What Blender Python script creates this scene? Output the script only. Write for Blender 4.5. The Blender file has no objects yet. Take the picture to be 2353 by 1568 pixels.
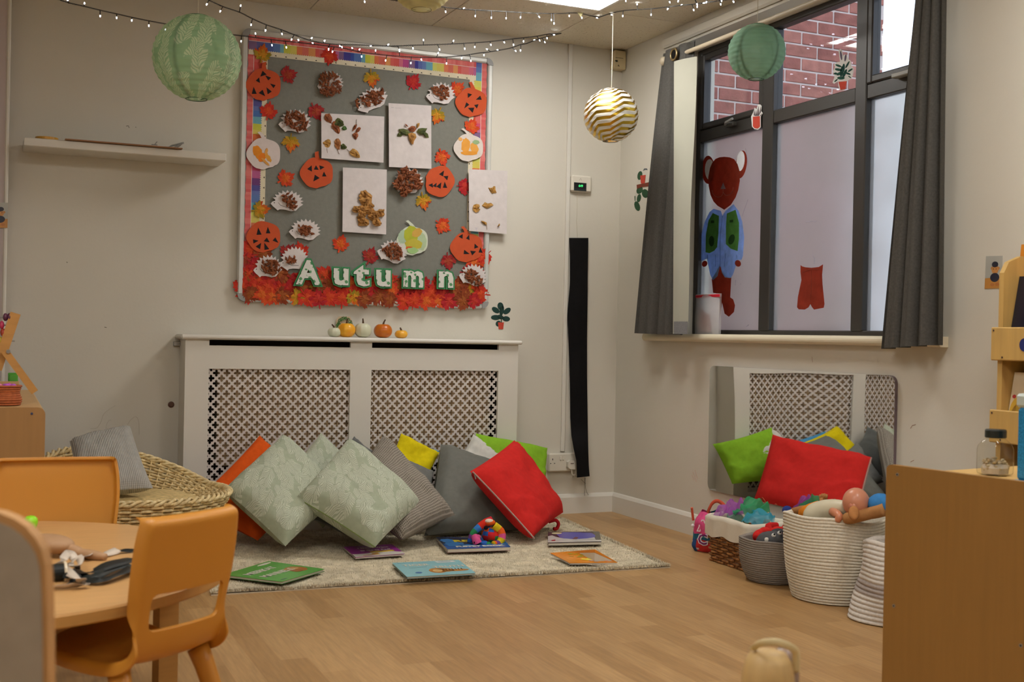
import bpy, bmesh, math, random
from math import sin, cos, pi, radians, sqrt, atan2, hypot
from mathutils import Vector, Matrix, noise
random.seed(7)
V = Vector
sc = bpy.context.scene
COL = bpy.context.collection

# ---------------------------------------------------------------- camera
FPX = 2692.63
YAW, PIT, ROL = 0.4162719, -0.00363189, 0.02043607
CAM = V((-2.974, -5.375, 0.90))
_F = V((sin(YAW)*cos(PIT), cos(YAW)*cos(PIT), sin(PIT)))
_r = V((cos(YAW), -sin(YAW), 0)); _u = _r.cross(_F)
CR = _r*cos(ROL)+_u*sin(ROL); CU = -_r*sin(ROL)+_u*cos(ROL); CF = _F
cd = bpy.data.cameras.new('camera'); co = bpy.data.objects.new('camera', cd); COL.objects.link(co)
m = Matrix((CR, CU, -CF)).transposed().to_4x4(); m.translation = CAM
co.matrix_world = m
cd.sensor_fit = 'HORIZONTAL'; cd.sensor_width = 36.0; cd.lens = FPX/2353*36
cd.clip_start = 0.05; cd.clip_end = 200
cd.dof.use_dof = True; cd.dof.focus_distance = 5.2; cd.dof.aperture_fstop = 6.3
sc.camera = co

# ---------------------------------------------------------------- world, light, exposure
w = bpy.data.worlds.new('sky'); sc.world = w; w.use_nodes = True
nt = w.node_tree; bg = nt.nodes['Background']
tc = nt.nodes.new('ShaderNodeTexCoord'); sx = nt.nodes.new('ShaderNodeSeparateXYZ')
rp = nt.nodes.new('ShaderNodeValToRGB'); nt.links.new(tc.outputs['Generated'], sx.inputs[0])
mr = nt.nodes.new('ShaderNodeMapRange'); mr.inputs[1].default_value = -0.1; mr.inputs[2].default_value = 0.6
nt.links.new(sx.outputs[2], mr.inputs[0]); nt.links.new(mr.outputs[0], rp.inputs[0])
rp.color_ramp.elements[0].color = (0.62, 0.72, 0.92, 1); rp.color_ramp.elements[1].color = (0.86, 0.92, 1.0, 1)
nt.links.new(rp.outputs[0], bg.inputs[0]); bg.inputs[1].default_value = 2.6
PANEL_STRENGTH = 18.5
sc.view_settings.view_transform = 'Standard'; sc.view_settings.look = 'None'
sc.view_settings.exposure = 0.0; sc.view_settings.gamma = 1.0; sc.view_settings.use_curve_mapping = False
sc.cycles.max_bounces = 6; sc.cycles.diffuse_bounces = 3; sc.cycles.glossy_bounces = 3
sc.cycles.use_adaptive_sampling = True; sc.cycles.adaptive_threshold = 0.12; sc.cycles.adaptive_min_samples = 16; sc.cycles.use_light_tree = False
sc.cycles.transmission_bounces = 5; sc.cycles.transparent_max_bounces = 16
sc.cycles.sample_clamp_indirect = 6.0
sc.cycles.use_denoising = True

# ---------------------------------------------------------------- maths helpers
def ray(x, y): return CF + CR*((x-1176.5)/FPX) - CU*((y-784)/FPX)
def P(x, y, ax, v):
    """point of the room seen at photograph pixel x, y on the plane axis = v"""
    d = ray(x, y); return CAM + d*((v-CAM[ax])/d[ax])
def B(x, y, yy=0.0): return P(x, y, 1, yy)       # on a plane parallel to the back wall
def W(x, y, xx=0.0): return P(x, y, 0, xx)       # on a plane parallel to the window wall
def G(x, y, z=0.0): return P(x, y, 2, z)         # on a horizontal plane
def D(x, y, d): return CAM + ray(x, y)*d
def s2l(c): c /= 255.0; return c/12.92 if c <= 0.04045 else ((c+0.055)/1.055)**2.4
def rgb(*c):
    if len(c) == 1: c = c[0]
    return (s2l(c[0]), s2l(c[1]), s2l(c[2]))
def mixc(a, b, t): return tuple(a[i]*(1-t)+b[i]*t for i in range(3))
def rnd(a, b): return random.uniform(a, b)

# ---------------------------------------------------------------- materials
MATS = {}
def mk(name, col=None, rough=0.65, metal=0.0, bump=None, var=None, uvbump=None, transl=0.0, alpha=None, coat=0.0, emit=None, spec=0.5, sheen=0.0):
    """Principled material. col None -> the mesh colour attribute 'Col'. var=(scale, amount, stretch)"""
    if name in MATS: return MATS[name]
    m = bpy.data.materials.new(name); m.use_nodes = True; nt = m.node_tree; N = nt.nodes; L = nt.links
    p = N['Principled BSDF']; out = N['Material Output']
    p.inputs['Roughness'].default_value = rough; p.inputs['Metallic'].default_value = metal
    p.inputs['Specular IOR Level'].default_value = spec
    if coat: p.inputs['Coat Weight'].default_value = coat
    if sheen: p.inputs['Sheen Weight'].default_value = sheen
    if col is None:
        a = N.new('ShaderNodeAttribute'); a.attribute_name = 'Col'; src = a.outputs['Color']
    else:
        a = N.new('ShaderNodeRGB'); a.outputs[0].default_value = (*col, 1); src = a.outputs[0]
    tc = N.new('ShaderNodeTexCoord')
    if var is None: var = (18, 0.05, None)
    mp = N.new('ShaderNodeMapping'); L.new(tc.outputs['Object'], mp.inputs[0])
    if var[2]: mp.inputs['Scale'].default_value = var[2]
    n = N.new('ShaderNodeTexNoise'); n.inputs['Scale'].default_value = var[0]; n.inputs['Detail'].default_value = 4
    L.new(mp.outputs[0], n.inputs[0])
    r = N.new('ShaderNodeMapRange'); r.inputs[1].default_value = 0.3; r.inputs[2].default_value = 0.7
    r.inputs[3].default_value = 1-var[1]; r.inputs[4].default_value = 1+var[1]; L.new(n.outputs[0], r.inputs[0])
    mx = N.new('ShaderNodeVectorMath'); mx.operation = 'SCALE'; L.new(src, mx.inputs[0]); L.new(r.outputs[0], mx.inputs['Scale'])
    L.new(mx.outputs[0], p.inputs['Base Color'])
    if bump:
        b = N.new('ShaderNodeTexNoise'); b.inputs['Scale'].default_value = bump[0]; b.inputs['Detail'].default_value = 3
        L.new(tc.outputs['Object'], b.inputs[0])
        bn = N.new('ShaderNodeBump'); bn.inputs['Strength'].default_value = bump[1]; bn.inputs['Distance'].default_value = bump[2] if len(bump) > 2 else 0.004
        L.new(b.outputs[0], bn.inputs['Height']); L.new(bn.outputs[0], p.inputs['Normal'])
    if emit: p.inputs['Emission Color'].default_value = (*emit[0], 1); p.inputs['Emission Strength'].default_value = emit[1]
    if transl:
        t = N.new('ShaderNodeBsdfTranslucent'); L.new(mx.outputs[0], t.inputs[0])
        ms = N.new('ShaderNodeMixShader'); ms.inputs[0].default_value = transl
        L.new(p.outputs[0], ms.inputs[1]); L.new(t.outputs[0], ms.inputs[2]); L.new(ms.outputs[0], out.inputs[0])
    if alpha is not None:
        t = N.new('ShaderNodeBsdfTransparent'); ms = N.new('ShaderNodeMixShader'); ms.inputs[0].default_value = alpha
        s = out.inputs[0].links[0].from_socket
        L.new(t.outputs[0], ms.inputs[1]); L.new(s, ms.inputs[2]); L.new(ms.outputs[0], out.inputs[0])
    MATS[name] = m; return m

def setpat(m, fn):
    """replace the base colour of material m by what fn(nodes, links, texcoord) returns"""
    nt = m.node_tree; N = nt.nodes; L = nt.links
    p = N['Principled BSDF']; tc = next(n for n in N if n.type == 'TEX_COORD')
    colsock, hsock = fn(N, L, tc)
    if colsock:
        mx = next((n for n in N if n.type == 'VECT_MATH' and n.operation == 'SCALE' and n.name == 'Vector Math'), None)
        L.new(colsock, mx.inputs[0])
    if hsock:
        bn = N.new('ShaderNodeBump'); bn.inputs['Strength'].default_value = 0.6; bn.inputs['Distance'].default_value = 0.003
        L.new(hsock, bn.inputs['Height']); L.new(bn.outputs[0], p.inputs['Normal'])
    return m
def nmath(N, L, op, a, b=None, c=None):
    n = N.new('ShaderNodeMath'); n.operation = op
    for i, v in enumerate((a, b, c)):
        if v is None: continue
        if isinstance(v, (int, float)): n.inputs[i].default_value = v
        else: L.new(v, n.inputs[i])
    return n.outputs[0]
def nmix(N, L, f, a, b):
    n = N.new('ShaderNodeMix'); n.data_type = 'RGBA'
    if isinstance(f, (int, float)): n.inputs[0].default_value = f
    else: L.new(f, n.inputs[0])
    for i, v in ((6, a), (7, b)):
        if isinstance(v, tuple): n.inputs[i].default_value = (*v, 1)
        else: L.new(v, n.inputs[i])
    return n.outputs[2]

def fern(ca, cb, scale, leaf=34.0, half=.40, ux=1.0, turn=1.6):
    """sprays of fern laid in random directions; ca leaf colour, cb ground"""
    def f(N, L, tc):
        mp = N.new('ShaderNodeVectorMath'); mp.operation = 'MULTIPLY'; mp.inputs[1].default_value = (scale*ux, scale, scale)
        L.new(tc.outputs['UV'], mp.inputs[0])
        nz = N.new('ShaderNodeTexNoise'); nz.inputs['Scale'].default_value = 1.5; L.new(mp.outputs[0], nz.inputs[0])
        ad = N.new('ShaderNodeVectorMath'); ad.operation = 'MULTIPLY_ADD'; L.new(nz.outputs['Color'], ad.inputs[0])
        ad.inputs[1].default_value = (0.5, 0.5, 0); L.new(mp.outputs[0], ad.inputs[2])
        vo = N.new('ShaderNodeTexVoronoi'); vo.voronoi_dimensions = '2D'; vo.inputs['Scale'].default_value = 1.0
        L.new(ad.outputs[0], vo.inputs['Vector'])
        sb = N.new('ShaderNodeVectorMath'); sb.operation = 'SUBTRACT'; L.new(ad.outputs[0], sb.inputs[0]); L.new(vo.outputs['Position'], sb.inputs[1])
        sc_ = N.new('ShaderNodeSeparateColor'); L.new(vo.outputs['Color'], sc_.inputs[0])
        an = nmath(N, L, 'MULTIPLY', sc_.outputs[0], turn)
        vr = N.new('ShaderNodeVectorRotate'); vr.rotation_type = 'Z_AXIS'; L.new(sb.outputs[0], vr.inputs[0]); L.new(an, vr.inputs['Angle'])
        s = N.new('ShaderNodeSeparateXYZ'); L.new(vr.outputs[0], s.inputs[0])
        ax = nmath(N, L, 'ABSOLUTE', s.outputs[0])
        cv = nmath(N, L, 'MULTIPLY', nmath(N, L, 'POWER', ax, 0.75), 0.9)
        ph = nmath(N, L, 'MULTIPLY', nmath(N, L, 'SUBTRACT', s.outputs[1], cv), leaf)
        st = nmath(N, L, 'SINE', ph)
        lf = N.new('ShaderNodeMapRange'); lf.inputs[1].default_value = -0.62; lf.inputs[2].default_value = -0.25; L.new(st, lf.inputs[0])
        stem = N.new('ShaderNodeMapRange'); stem.inputs[1].default_value = 0.006; stem.inputs[2].default_value = 0.02; L.new(ax, stem.inputs[0])
        edge = N.new('ShaderNodeMapRange'); edge.inputs[1].default_value = 0.76; edge.inputs[2].default_value = 0.70; L.new(vo.outputs['Distance'], edge.inputs[0])
        wd = N.new('ShaderNodeMapRange'); wd.inputs[1].default_value = half; wd.inputs[2].default_value = half-.03; L.new(ax, wd.inputs[0])
        k = nmath(N, L, 'MULTIPLY', nmath(N, L, 'MULTIPLY', nmath(N, L, 'MULTIPLY', lf.outputs[0], stem.outputs[0]), edge.outputs[0]), wd.outputs[0])
        return nmix(N, L, k, cb, ca), k
    return f

def schlick(N, L, k=1.0):
    """reflectance of a thin pane, the same from either side"""
    g = N.new('ShaderNodeNewGeometry'); d = N.new('ShaderNodeVectorMath'); d.operation = 'DOT_PRODUCT'; L.new(g.outputs['Normal'], d.inputs[0]); L.new(g.outputs['Incoming'], d.inputs[1])
    a = nmath(N, L, 'ABSOLUTE', d.outputs['Value']); p = nmath(N, L, 'POWER', nmath(N, L, 'SUBTRACT', 1.0, a), 5.0)
    return nmath(N, L, 'MULTIPLY', nmath(N, L, 'ADD', nmath(N, L, 'MULTIPLY', p, .96), .04), k)
# colour-attribute materials
paint = mk('painted_surface', rough=0.55, var=(6, 0.03, None))
paper = mk('coloured_paper', rough=0.85, var=(30, 0.05, None), bump=(60, 0.15), spec=0.2)
plast = mk('coloured_plastic', rough=0.35, var=(30, 0.02, None))
cloth = mk('coloured_cloth', rough=0.95, var=(60, 0.10, None), bump=(400, 0.35, 0.002), spec=0.15)
gloss = mk('glossy_print', rough=0.28, var=(20, 0.03, None))
metal = mk('brushed_metal', col=rgb(175, 176, 175), rough=0.35, metal=1.0)
dryleaf = mk('dried_leaf', rough=0.8, var=(55, 0.35, None), bump=(90, 0.5, 0.003), spec=0.2)
silkleaf = mk('silk_leaf', rough=0.7, var=(45, 0.25, None), bump=(120, 0.3, 0.002), spec=0.2)

# ---------------------------------------------------------------- mesh builder
class MB:
    def __init__(s): s.v = []; s.f = []; s.c = []; s.uv = []; s.hasuv = False
    def face(s, idx, col, uv=None):
        s.f.append(tuple(idx)); s.c.append(col or (0.8, 0.8, 0.8)); s.uv.append(uv)
        if uv: s.hasuv = True
    def add(s, pts): n = len(s.v); s.v += [tuple(p) for p in pts]; return n
    def box(s, a, b, col=None):
        x0, x1 = sorted((a[0], b[0])); y0, y1 = sorted((a[1], b[1])); z0, z1 = sorted((a[2], b[2]))
        n = s.add([(x0,y0,z0),(x1,y0,z0),(x1,y1,z0),(x0,y1,z0),(x0,y0,z1),(x1,y0,z1),(x1,y1,z1),(x0,y1,z1)])
        for q in ((0,3,2,1),(4,5,6,7),(0,1,5,4),(1,2,6,5),(2,3,7,6),(3,0,4,7)): s.face([n+i for i in q], col)
        return s
    def bbox(s, a, b, col=None, r=0.004):
        """box with chamfered edges"""
        lo = [min(a[i], b[i]) for i in range(3)]; hi = [max(a[i], b[i]) for i in range(3)]
        r = min(r, *[(hi[i]-lo[i])*0.45 for i in range(3)])
        ids = {}
        for sx in (0, 1):
            for sy in (0, 1):
                for sz in (0, 1):
                    c = [hi[0] if sx else lo[0], hi[1] if sy else lo[1], hi[2] if sz else lo[2]]
                    d = [-r if sx else r, -r if sy else r, -r if sz else r]
                    for ax in range(3):
                        p = [c[i]+(0 if i == ax else d[i]) for i in range(3)]
                        ids[(sx, sy, sz, ax)] = s.add([p])
        def fc(k):
            pts = [V(s.v[i]) for i in k]; ctr = sum(pts, V())/len(pts); mid = V([(lo[i]+hi[i])/2 for i in range(3)])
            nrm = (pts[1]-pts[0]).cross(pts[2]-pts[1])
            s.face(k if nrm.dot(ctr-mid) > 0 else k[::-1], col)
        for ax in range(3):
            o1, o2 = [i for i in range(3) if i != ax]
            for sd in (0, 1):
                k = []
                for (p, q) in ((0,0),(1,0),(1,1),(0,1)):
                    t = [0,0,0]; t[ax] = sd; t[o1] = p; t[o2] = q; k.append(ids[(*t, ax)])
                fc(k)
            for p in (0, 1):
                for q in (0, 1):
                    k = []
                    t0 = [0,0,0]; t0[o1] = p; t0[o2] = q; t1 = t0[:]; t1[ax] = 1
                    fc([ids[(*t0, o1)], ids[(*t1, o1)], ids[(*t1, o2)], ids[(*t0, o2)]])
        for sx in (0, 1):
            for sy in (0, 1):
                for sz in (0, 1): fc([ids[(sx,sy,sz,0)], ids[(sx,sy,sz,1)], ids[(sx,sy,sz,2)]])
        return s
    def prism(s, pts, off, col=None, side=None):
        pts = [V(p) for p in pts]; off = V(off); n = len(pts)
        nn = V((0,0,0))
        for i in range(n): nn += pts[i].cross(pts[(i+1) % n])
        if nn.dot(off) < 0: pts = pts[::-1]
        a = s.add(pts); b = s.add([p+off for p in pts])
        s.face([a+i for i in range(n)][::-1], col); s.face([b+i for i in range(n)], col)
        for i in range(n): j = (i+1) % n; s.face([a+i, a+j, b+j, b+i], side or col)
        return s
    def tube(s, path, r, seg=8, col=None, closed=False, cap=True, flat=1.0, up=None):
        path = [V(p) for p in path]; n = len(path); rings = []
        R = r if isinstance(r, (list, tuple)) else [r]*n
        prev = None
        for i, p in enumerate(path):
            if closed: t = path[(i+1) % n]-path[i-1]
            else: t = path[min(i+1, n-1)]-path[max(i-1, 0)]
            t = t.normalized() if t.length > 1e-9 else V((0,0,1))
            if up is not None: a = V(up)
            elif prev is None: a = V((0,0,1)) if abs(t.z) < 0.9 else V((1,0,0))
            else: a = prev
            a = (a-t*a.dot(t)); a = a.normalized() if a.length > 1e-6 else t.orthogonal().normalized()
            prev = a; b = t.cross(a)
            rings.append(s.add([p+a*(R[i]*flat*cos(2*pi*k/seg))+b*(R[i]*sin(2*pi*k/seg)) for k in range(seg)]))
        m = n if closed else n-1
        for i in range(m):
            x, y = rings[i], rings[(i+1) % n]
            for k in range(seg): q = (k+1) % seg; s.face([x+k, x+q, y+q, y+k], col[i % len(col)] if isinstance(col, list) else col)
        if cap and not closed:
            c0 = col[0] if isinstance(col, list) else col
            s.face([rings[0]+k for k in range(seg)][::-1], c0); s.face([rings[-1]+k for k in range(seg)], c0)
        return s
    def lathe(s, prof, seg=24, c=(0,0,0), col=None, cap=False, fn=None, uv=False):
        """prof [(r, z)] about the vertical axis through c"""
        c = V(c); rings = []
        for j, (r, z) in enumerate(prof):
            ring = []
            for k in range(seg):
                a = 2*pi*k/seg; p = V((r*cos(a), r*sin(a), z))
                if fn: p = fn(p, a, j)
                ring.append(c+p)
            rings.append(s.add(ring))
        nj = len(prof)
        for j in range(nj-1):
            cc = col[j % len(col)] if isinstance(col, list) else col
            for k in range(seg):
                q = (k+1) % seg
                u = [(k/seg, j/(nj-1)), ((k+1)/seg, j/(nj-1)), ((k+1)/seg, (j+1)/(nj-1)), (k/seg, (j+1)/(nj-1))] if uv else None
                s.face([rings[j]+k, rings[j]+q, rings[j+1]+q, rings[j+1]+k], cc, u)
        if cap:
            cc = col[0] if isinstance(col, list) else col
            s.face([rings[0]+k for k in range(seg)][::-1], cc); s.face([rings[-1]+k for k in range(seg)], cc)
        return s
    def grid(s, fn, nu, nv, col=None, cu=False, cv=False, flip=False):
        """fn(u, v) -> point, u, v in 0..1; col may be a function of (u, v)"""
        n0 = len(s.v); NU = nu if cu else nu+1; NV = nv if cv else nv+1
        for j in range(NV):
            for i in range(NU): s.v.append(tuple(fn(i/nu, j/nv)))
        for j in range(nv):
            for i in range(nu):
                a = n0+j*NU+i; b = n0+j*NU+(i+1) % NU; j2 = (j+1) % NV; c = n0+j2*NU+(i+1) % NU; d = n0+j2*NU+i
                u = [(i/nu, j/nv), ((i+1)/nu, j/nv), ((i+1)/nu, (j+1)/nv), (i/nu, (j+1)/nv)]
                k = [a, b, c, d]
                if flip: k = k[::-1]; u = u[::-1]
                s.face(k, col((i+.5)/nu, (j+.5)/nv) if callable(col) else col, u)
        return s
    def ball(s, c, r, col=None, seg=14, rings=9, fn=None):
        c = V(c); r = (r, r, r) if isinstance(r, (int, float)) else r
        def f(u, v):
            a = 2*pi*u; b = pi*v
            p = V((r[0]*sin(b)*cos(a), r[1]*sin(b)*sin(a), -r[2]*cos(b)))
            return c+(fn(p) if fn else p)
        return s.grid(f, seg, rings, col, cu=True)
    def build(s, name, mat=None, parent=None, smooth=False, origin=None, mods=None, world=True):
        me = bpy.data.meshes.new(name)
        if parent is not None and world: o0 = V(parent['_w'])
        elif origin is not None: o0 = V(origin)
        elif parent is None and s.v:
            xs = [p[0] for p in s.v]; ys = [p[1] for p in s.v]; zs = [p[2] for p in s.v]
            o0 = V(((min(xs)+max(xs))/2, (min(ys)+max(ys))/2, min(zs)))
        else: o0 = V((0,0,0))
        me.from_pydata([(p[0]-o0.x, p[1]-o0.y, p[2]-o0.z) for p in s.v], [], s.f)
        ca = me.color_attributes.new('Col', 'FLOAT_COLOR', 'CORNER')
        buf = []
        for f, c in zip(s.f, s.c): buf += [c[0], c[1], c[2], 1.0]*len(f)
        ca.data.foreach_set('color', buf)
        if s.hasuv:
            ul = me.uv_layers.new(name='UVMap'); ub = []
            for f, u in zip(s.f, s.uv):
                if u:
                    for q in u: ub += [q[0], q[1]]
                else: ub += [0.0, 0.0]*len(f)
            ul.data.foreach_set('uv', ub)
        if smooth: me.polygons.foreach_set('use_smooth', [True]*len(me.polygons))
        me.materials.append(mat or paint)
        o = bpy.data.objects.new(name, me); COL.objects.link(o)
        if parent is not None:
            o.parent = parent; o['_w'] = tuple(o0)
        else: o.location = o0; o['_w'] = tuple(o0)
        if mods: mods(o)
        return o

def thing(name, label, cat, loc, group=None, rz=0.0):
    o = bpy.data.objects.new(name, None); COL.objects.link(o); o.empty_display_size = 0.05
    o.location = loc; o.rotation_euler = (0, 0, rz); o['_w'] = tuple(loc)
    return tag(o, label, cat, group)
def tag(o, label, cat, group=None):
    o['label'] = label; o['category'] = cat
    if group: o['group'] = group
    return o
def struct(o, label=None):
    o['kind'] = 'structure'
    if label: o['label'] = label
    return o
def dup(root, loc, rz=0.0, label=None, rot=None, scale=None):
    r = root.copy(); COL.objects.link(r); r.location = loc; r.rotation_euler = rot or (0, 0, rz); r['_w'] = tuple(loc)
    if scale: r.scale = scale
    if label: r['label'] = label
    for ch in list(root.children):
        c = ch.copy(); COL.objects.link(c); c.parent = r
        for g in list(ch.children):
            d = g.copy(); COL.objects.link(d); d.parent = c
    return r
def evaluated_mesh(o):
    dg = bpy.context.evaluated_depsgraph_get(); me = bpy.data.meshes.new_from_object(o.evaluated_get(dg))
    return me
def text_mb(s, size, extrude=0.0005, offset=0.0, col=(1,1,1), frame=None, mb=None, align='LEFT', sx=1.0, res=2):
    """letters as geometry; frame = (origin, U, V, N) puts them on a surface"""
    cu = bpy.data.curves.new('t', 'FONT'); cu.body = s; cu.size = size; cu.extrude = extrude; cu.offset = offset
    cu.align_x = align; cu.resolution_u = res
    o = bpy.data.objects.new('t', cu); COL.objects.link(o)
    me = evaluated_mesh(o); bpy.data.objects.remove(o); bpy.data.curves.remove(cu)
    mb = mb or MB(); O, U, Vv, N_ = [V(q) for q in frame]; U = U.normalized(); Vv = Vv.normalized(); N_ = N_.normalized()
    n = mb.add([O+U*(v.co.x*sx)+Vv*v.co.y+N_*v.co.z for v in me.vertices])
    for p in me.polygons: mb.face([n+i for i in p.vertices], col)
    bpy.data.meshes.remove(me); return mb
def smoothpath(pts, n=6):
    """Catmull-Rom through pts"""
    pts = [V(p) for p in pts]; out = []
    for i in range(len(pts)-1):
        p0 = pts[max(i-1, 0)]; p1 = pts[i]; p2 = pts[i+1]; p3 = pts[min(i+2, len(pts)-1)]
        for k in range(n):
            t = k/n
            out.append(0.5*((2*p1)+(p2-p0)*t+(2*p0-5*p1+4*p2-p3)*t*t+(3*p1-p0-3*p2+p3)*t**3))
    out.append(pts[-1]); return out
def ngon(c, rx, ry, n=20, rot=0.0):
    return [(c[0]+rx*cos(2*pi*i/n)*cos(rot)-ry*sin(2*pi*i/n)*sin(rot), c[1]+rx*cos(2*pi*i/n)*sin(rot)+ry*sin(2*pi*i/n)*cos(rot)) for i in range(n)]

# ================================================================ THE ROOM
XL, YB, HC = -4.6, -8.2, 2.40
CREAM = rgb(213, 208, 195)
wallm = mk('cream_wall_paint', col=CREAM, rough=0.75, var=(1.3, 0.03, None), bump=(70, 0.12, 0.003), spec=0.3)
whitem = mk('white_satin_paint', col=rgb(222, 218, 208), rough=0.42, var=(4, 0.02, None))
offwhite = mk('off_white_plastic', col=rgb(220, 214, 200), rough=0.4, var=(8, 0.02, None))

# floor: sheet vinyl with a printed wood strip pattern
floorm = mk('wood_print_vinyl', col=rgb(170, 125, 75), rough=0.38, var=(7, 0.12, (18, 1.3, 1)), bump=(30, 0.03, 0.002), spec=0.4)
def floorpat(N, L, tc):
    mp = N.new('ShaderNodeMapping'); L.new(tc.outputs['Object'], mp.inputs[0]); mp.inputs['Rotation'].default_value = (0, 0, radians(90))
    br = N.new('ShaderNodeTexBrick'); L.new(mp.outputs[0], br.inputs[0])
    br.inputs['Scale'].default_value = 1.0; br.inputs['Brick Width'].default_value = 0.42; br.inputs['Row Height'].default_value = 0.075
    br.inputs['Mortar Size'].default_value = 0.0008; br.inputs['Mortar Smooth'].default_value = 0.3; br.offset = 0.37; br.offset_frequency = 3
    br.inputs['Color1'].default_value = (*rgb(192, 154, 104), 1); br.inputs['Color2'].default_value = (*rgb(166, 128, 80), 1)
    br.inputs['Mortar'].default_value = (*rgb(182, 140, 92), 1); br.inputs['Bias'].default_value = 0.0
    mp2 = N.new('ShaderNodeMapping'); L.new(tc.outputs['Object'], mp2.inputs[0]); mp2.inputs['Scale'].default_value = (60, 4, 1)
    nz = N.new('ShaderNodeTexNoise'); nz.inputs['Scale'].default_value = 1.0; nz.inputs['Detail'].default_value = 5; L.new(mp2.outputs[0], nz.inputs[0])
    k = nmath(N, L, 'MULTIPLY', nz.outputs[0], 0.35)
    return nmix(N, L, k, br.outputs['Color'], rgb(150, 110, 66)), None
setpat(floorm, floorpat)
struct(MB().box((XL, YB, -0.05), (0.12, 0.15, 0)).build('floor', floorm))

# walls
struct(MB().box((XL, 0, 0), (0.24, 0.14, HC+0.1)).build('wall_back', wallm))
XF = 0.14                                                    # inner face of the window frame
WY0, WY1, WZ0, WZ1 = -0.50, W(2146, 300, 0).y, 0.93, W(1800, 42, XF).z
TW = 0.24
mb = MB()
mb.box((0, 0, 0), (TW, WY0, HC+0.1)); mb.box((0, WY1, 0), (TW, YB, HC+0.1))
mb.box((0, WY0, 0), (TW, WY1, WZ0-0.03)); mb.box((0, WY0, WZ1), (TW, WY1, HC+0.1))
struct(mb.build('wall_right', wallm))
struct(MB().box((XL-0.12, YB, 0), (XL, 0.14, HC+0.1)).build('wall_left', wallm))
struct(MB().box((XL, YB-0.12, 0), (0.12, YB, HC+0.1)).build('wall_front', wallm))
# boxed pier at the far left of the back wall
pier = mk('pale_lilac_wall_paint', col=rgb(196, 184, 184), rough=0.7, var=(2, 0.03, None), spec=0.3)
px_ = B(14, 300, -0.10)
struct(MB().bbox((XL, -0.10, 0), (px_.x, 0, HC), r=0.004).build('trim_1', pier))
struct(MB().bbox((px_.x-0.004, -0.105, 0), (px_.x+0.012, -0.09, HC), r=0.005).build('trim_2', whitem))
# boxed head above the window
struct(MB().bbox((-0.02, -0.42, WZ1+.012), (0, -2.75, WZ1+.06), r=0.012).build('trim_3', wallm))
# skirting
def skirt(n, a, b, inner):
    mb = MB(); t = 0.016
    if a.y == b.y: prof = [(0, 0), (-t, 0), (-t, .082), (-t*.5, .096), (0, .10)]; mb.prism([(a.x, a.y+q[0], q[1]) for q in prof], (b.x-a.x, 0, 0))
    else: prof = [(0, 0), (-t, 0), (-t, .082), (-t*.5, .096), (0, .10)]; mb.prism([(a.x+q[0], a.y, q[1]) for q in prof], (0, b.y-a.y, 0))
    return struct(mb.build(n, whitem))
skirt('baseboard_back', V((px_.x+.012, 0, 0)), V((-.001, 0, 0)), 1)
skirt('baseboard_right', V((0, -.001, 0)), V((0, YB, 0)), 1)
# vertical cable trunking on the back wall
a = B(1308, 101); b = B(1293, 1036)
tx = (a.x+b.x)/2
struct(MB().bbox((tx-.010, -.014, .32), (tx+.010, 0, HC), r=.002).build('trim_4', whitem))

# ceiling of mineral tiles
ceilm = mk('backing_dark', col=rgb(70, 58, 42), rough=0.9)
tilem = mk('mineral_ceiling_tile', col=rgb(212, 202, 180), rough=0.9, var=(1.4, 0.05, None), bump=(110, 0.35, 0.003), spec=0.1)
def tilepat(N, L, tc):
    vo = N.new('ShaderNodeTexNoise'); vo.inputs['Scale'].default_value = 75; vo.inputs['Detail'].default_value = 2; L.new(tc.outputs['Object'], vo.inputs[0])
    r = N.new('ShaderNodeMapRange'); r.inputs[1].default_value = 0.62; r.inputs[2].default_value = 0.70; L.new(vo.outputs[0], r.inputs[0])
    return nmix(N, L, nmath(N, L, 'MULTIPLY', r.outputs[0], 0.5), rgb(212, 202, 180), rgb(140, 120, 90)), None
setpat(tilem, tilepat)
ceil = struct(MB().box((XL, YB, HC+0.012), (0, 0, HC+0.06)).build('ceiling', ceilm))
X0, Y0, T = -0.46, -0.617, 0.6
xs = [0, X0]; 
while xs[-1] > XL: xs.append(max(xs[-1]-T, XL))
ys = [0, Y0]
while ys[-1] > YB: ys.append(max(ys[-1]-T, YB))
LIGHTS = {(1, 1), (4, 5), (1, 5), (4, 9), (1, 9), (6, 6)}
glow = mk('lit_diffuser', col=(0.9, 0.9, 0.9), emit=((1.0, 0.975, 0.93), PANEL_STRENGTH))
tmesh = None
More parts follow.
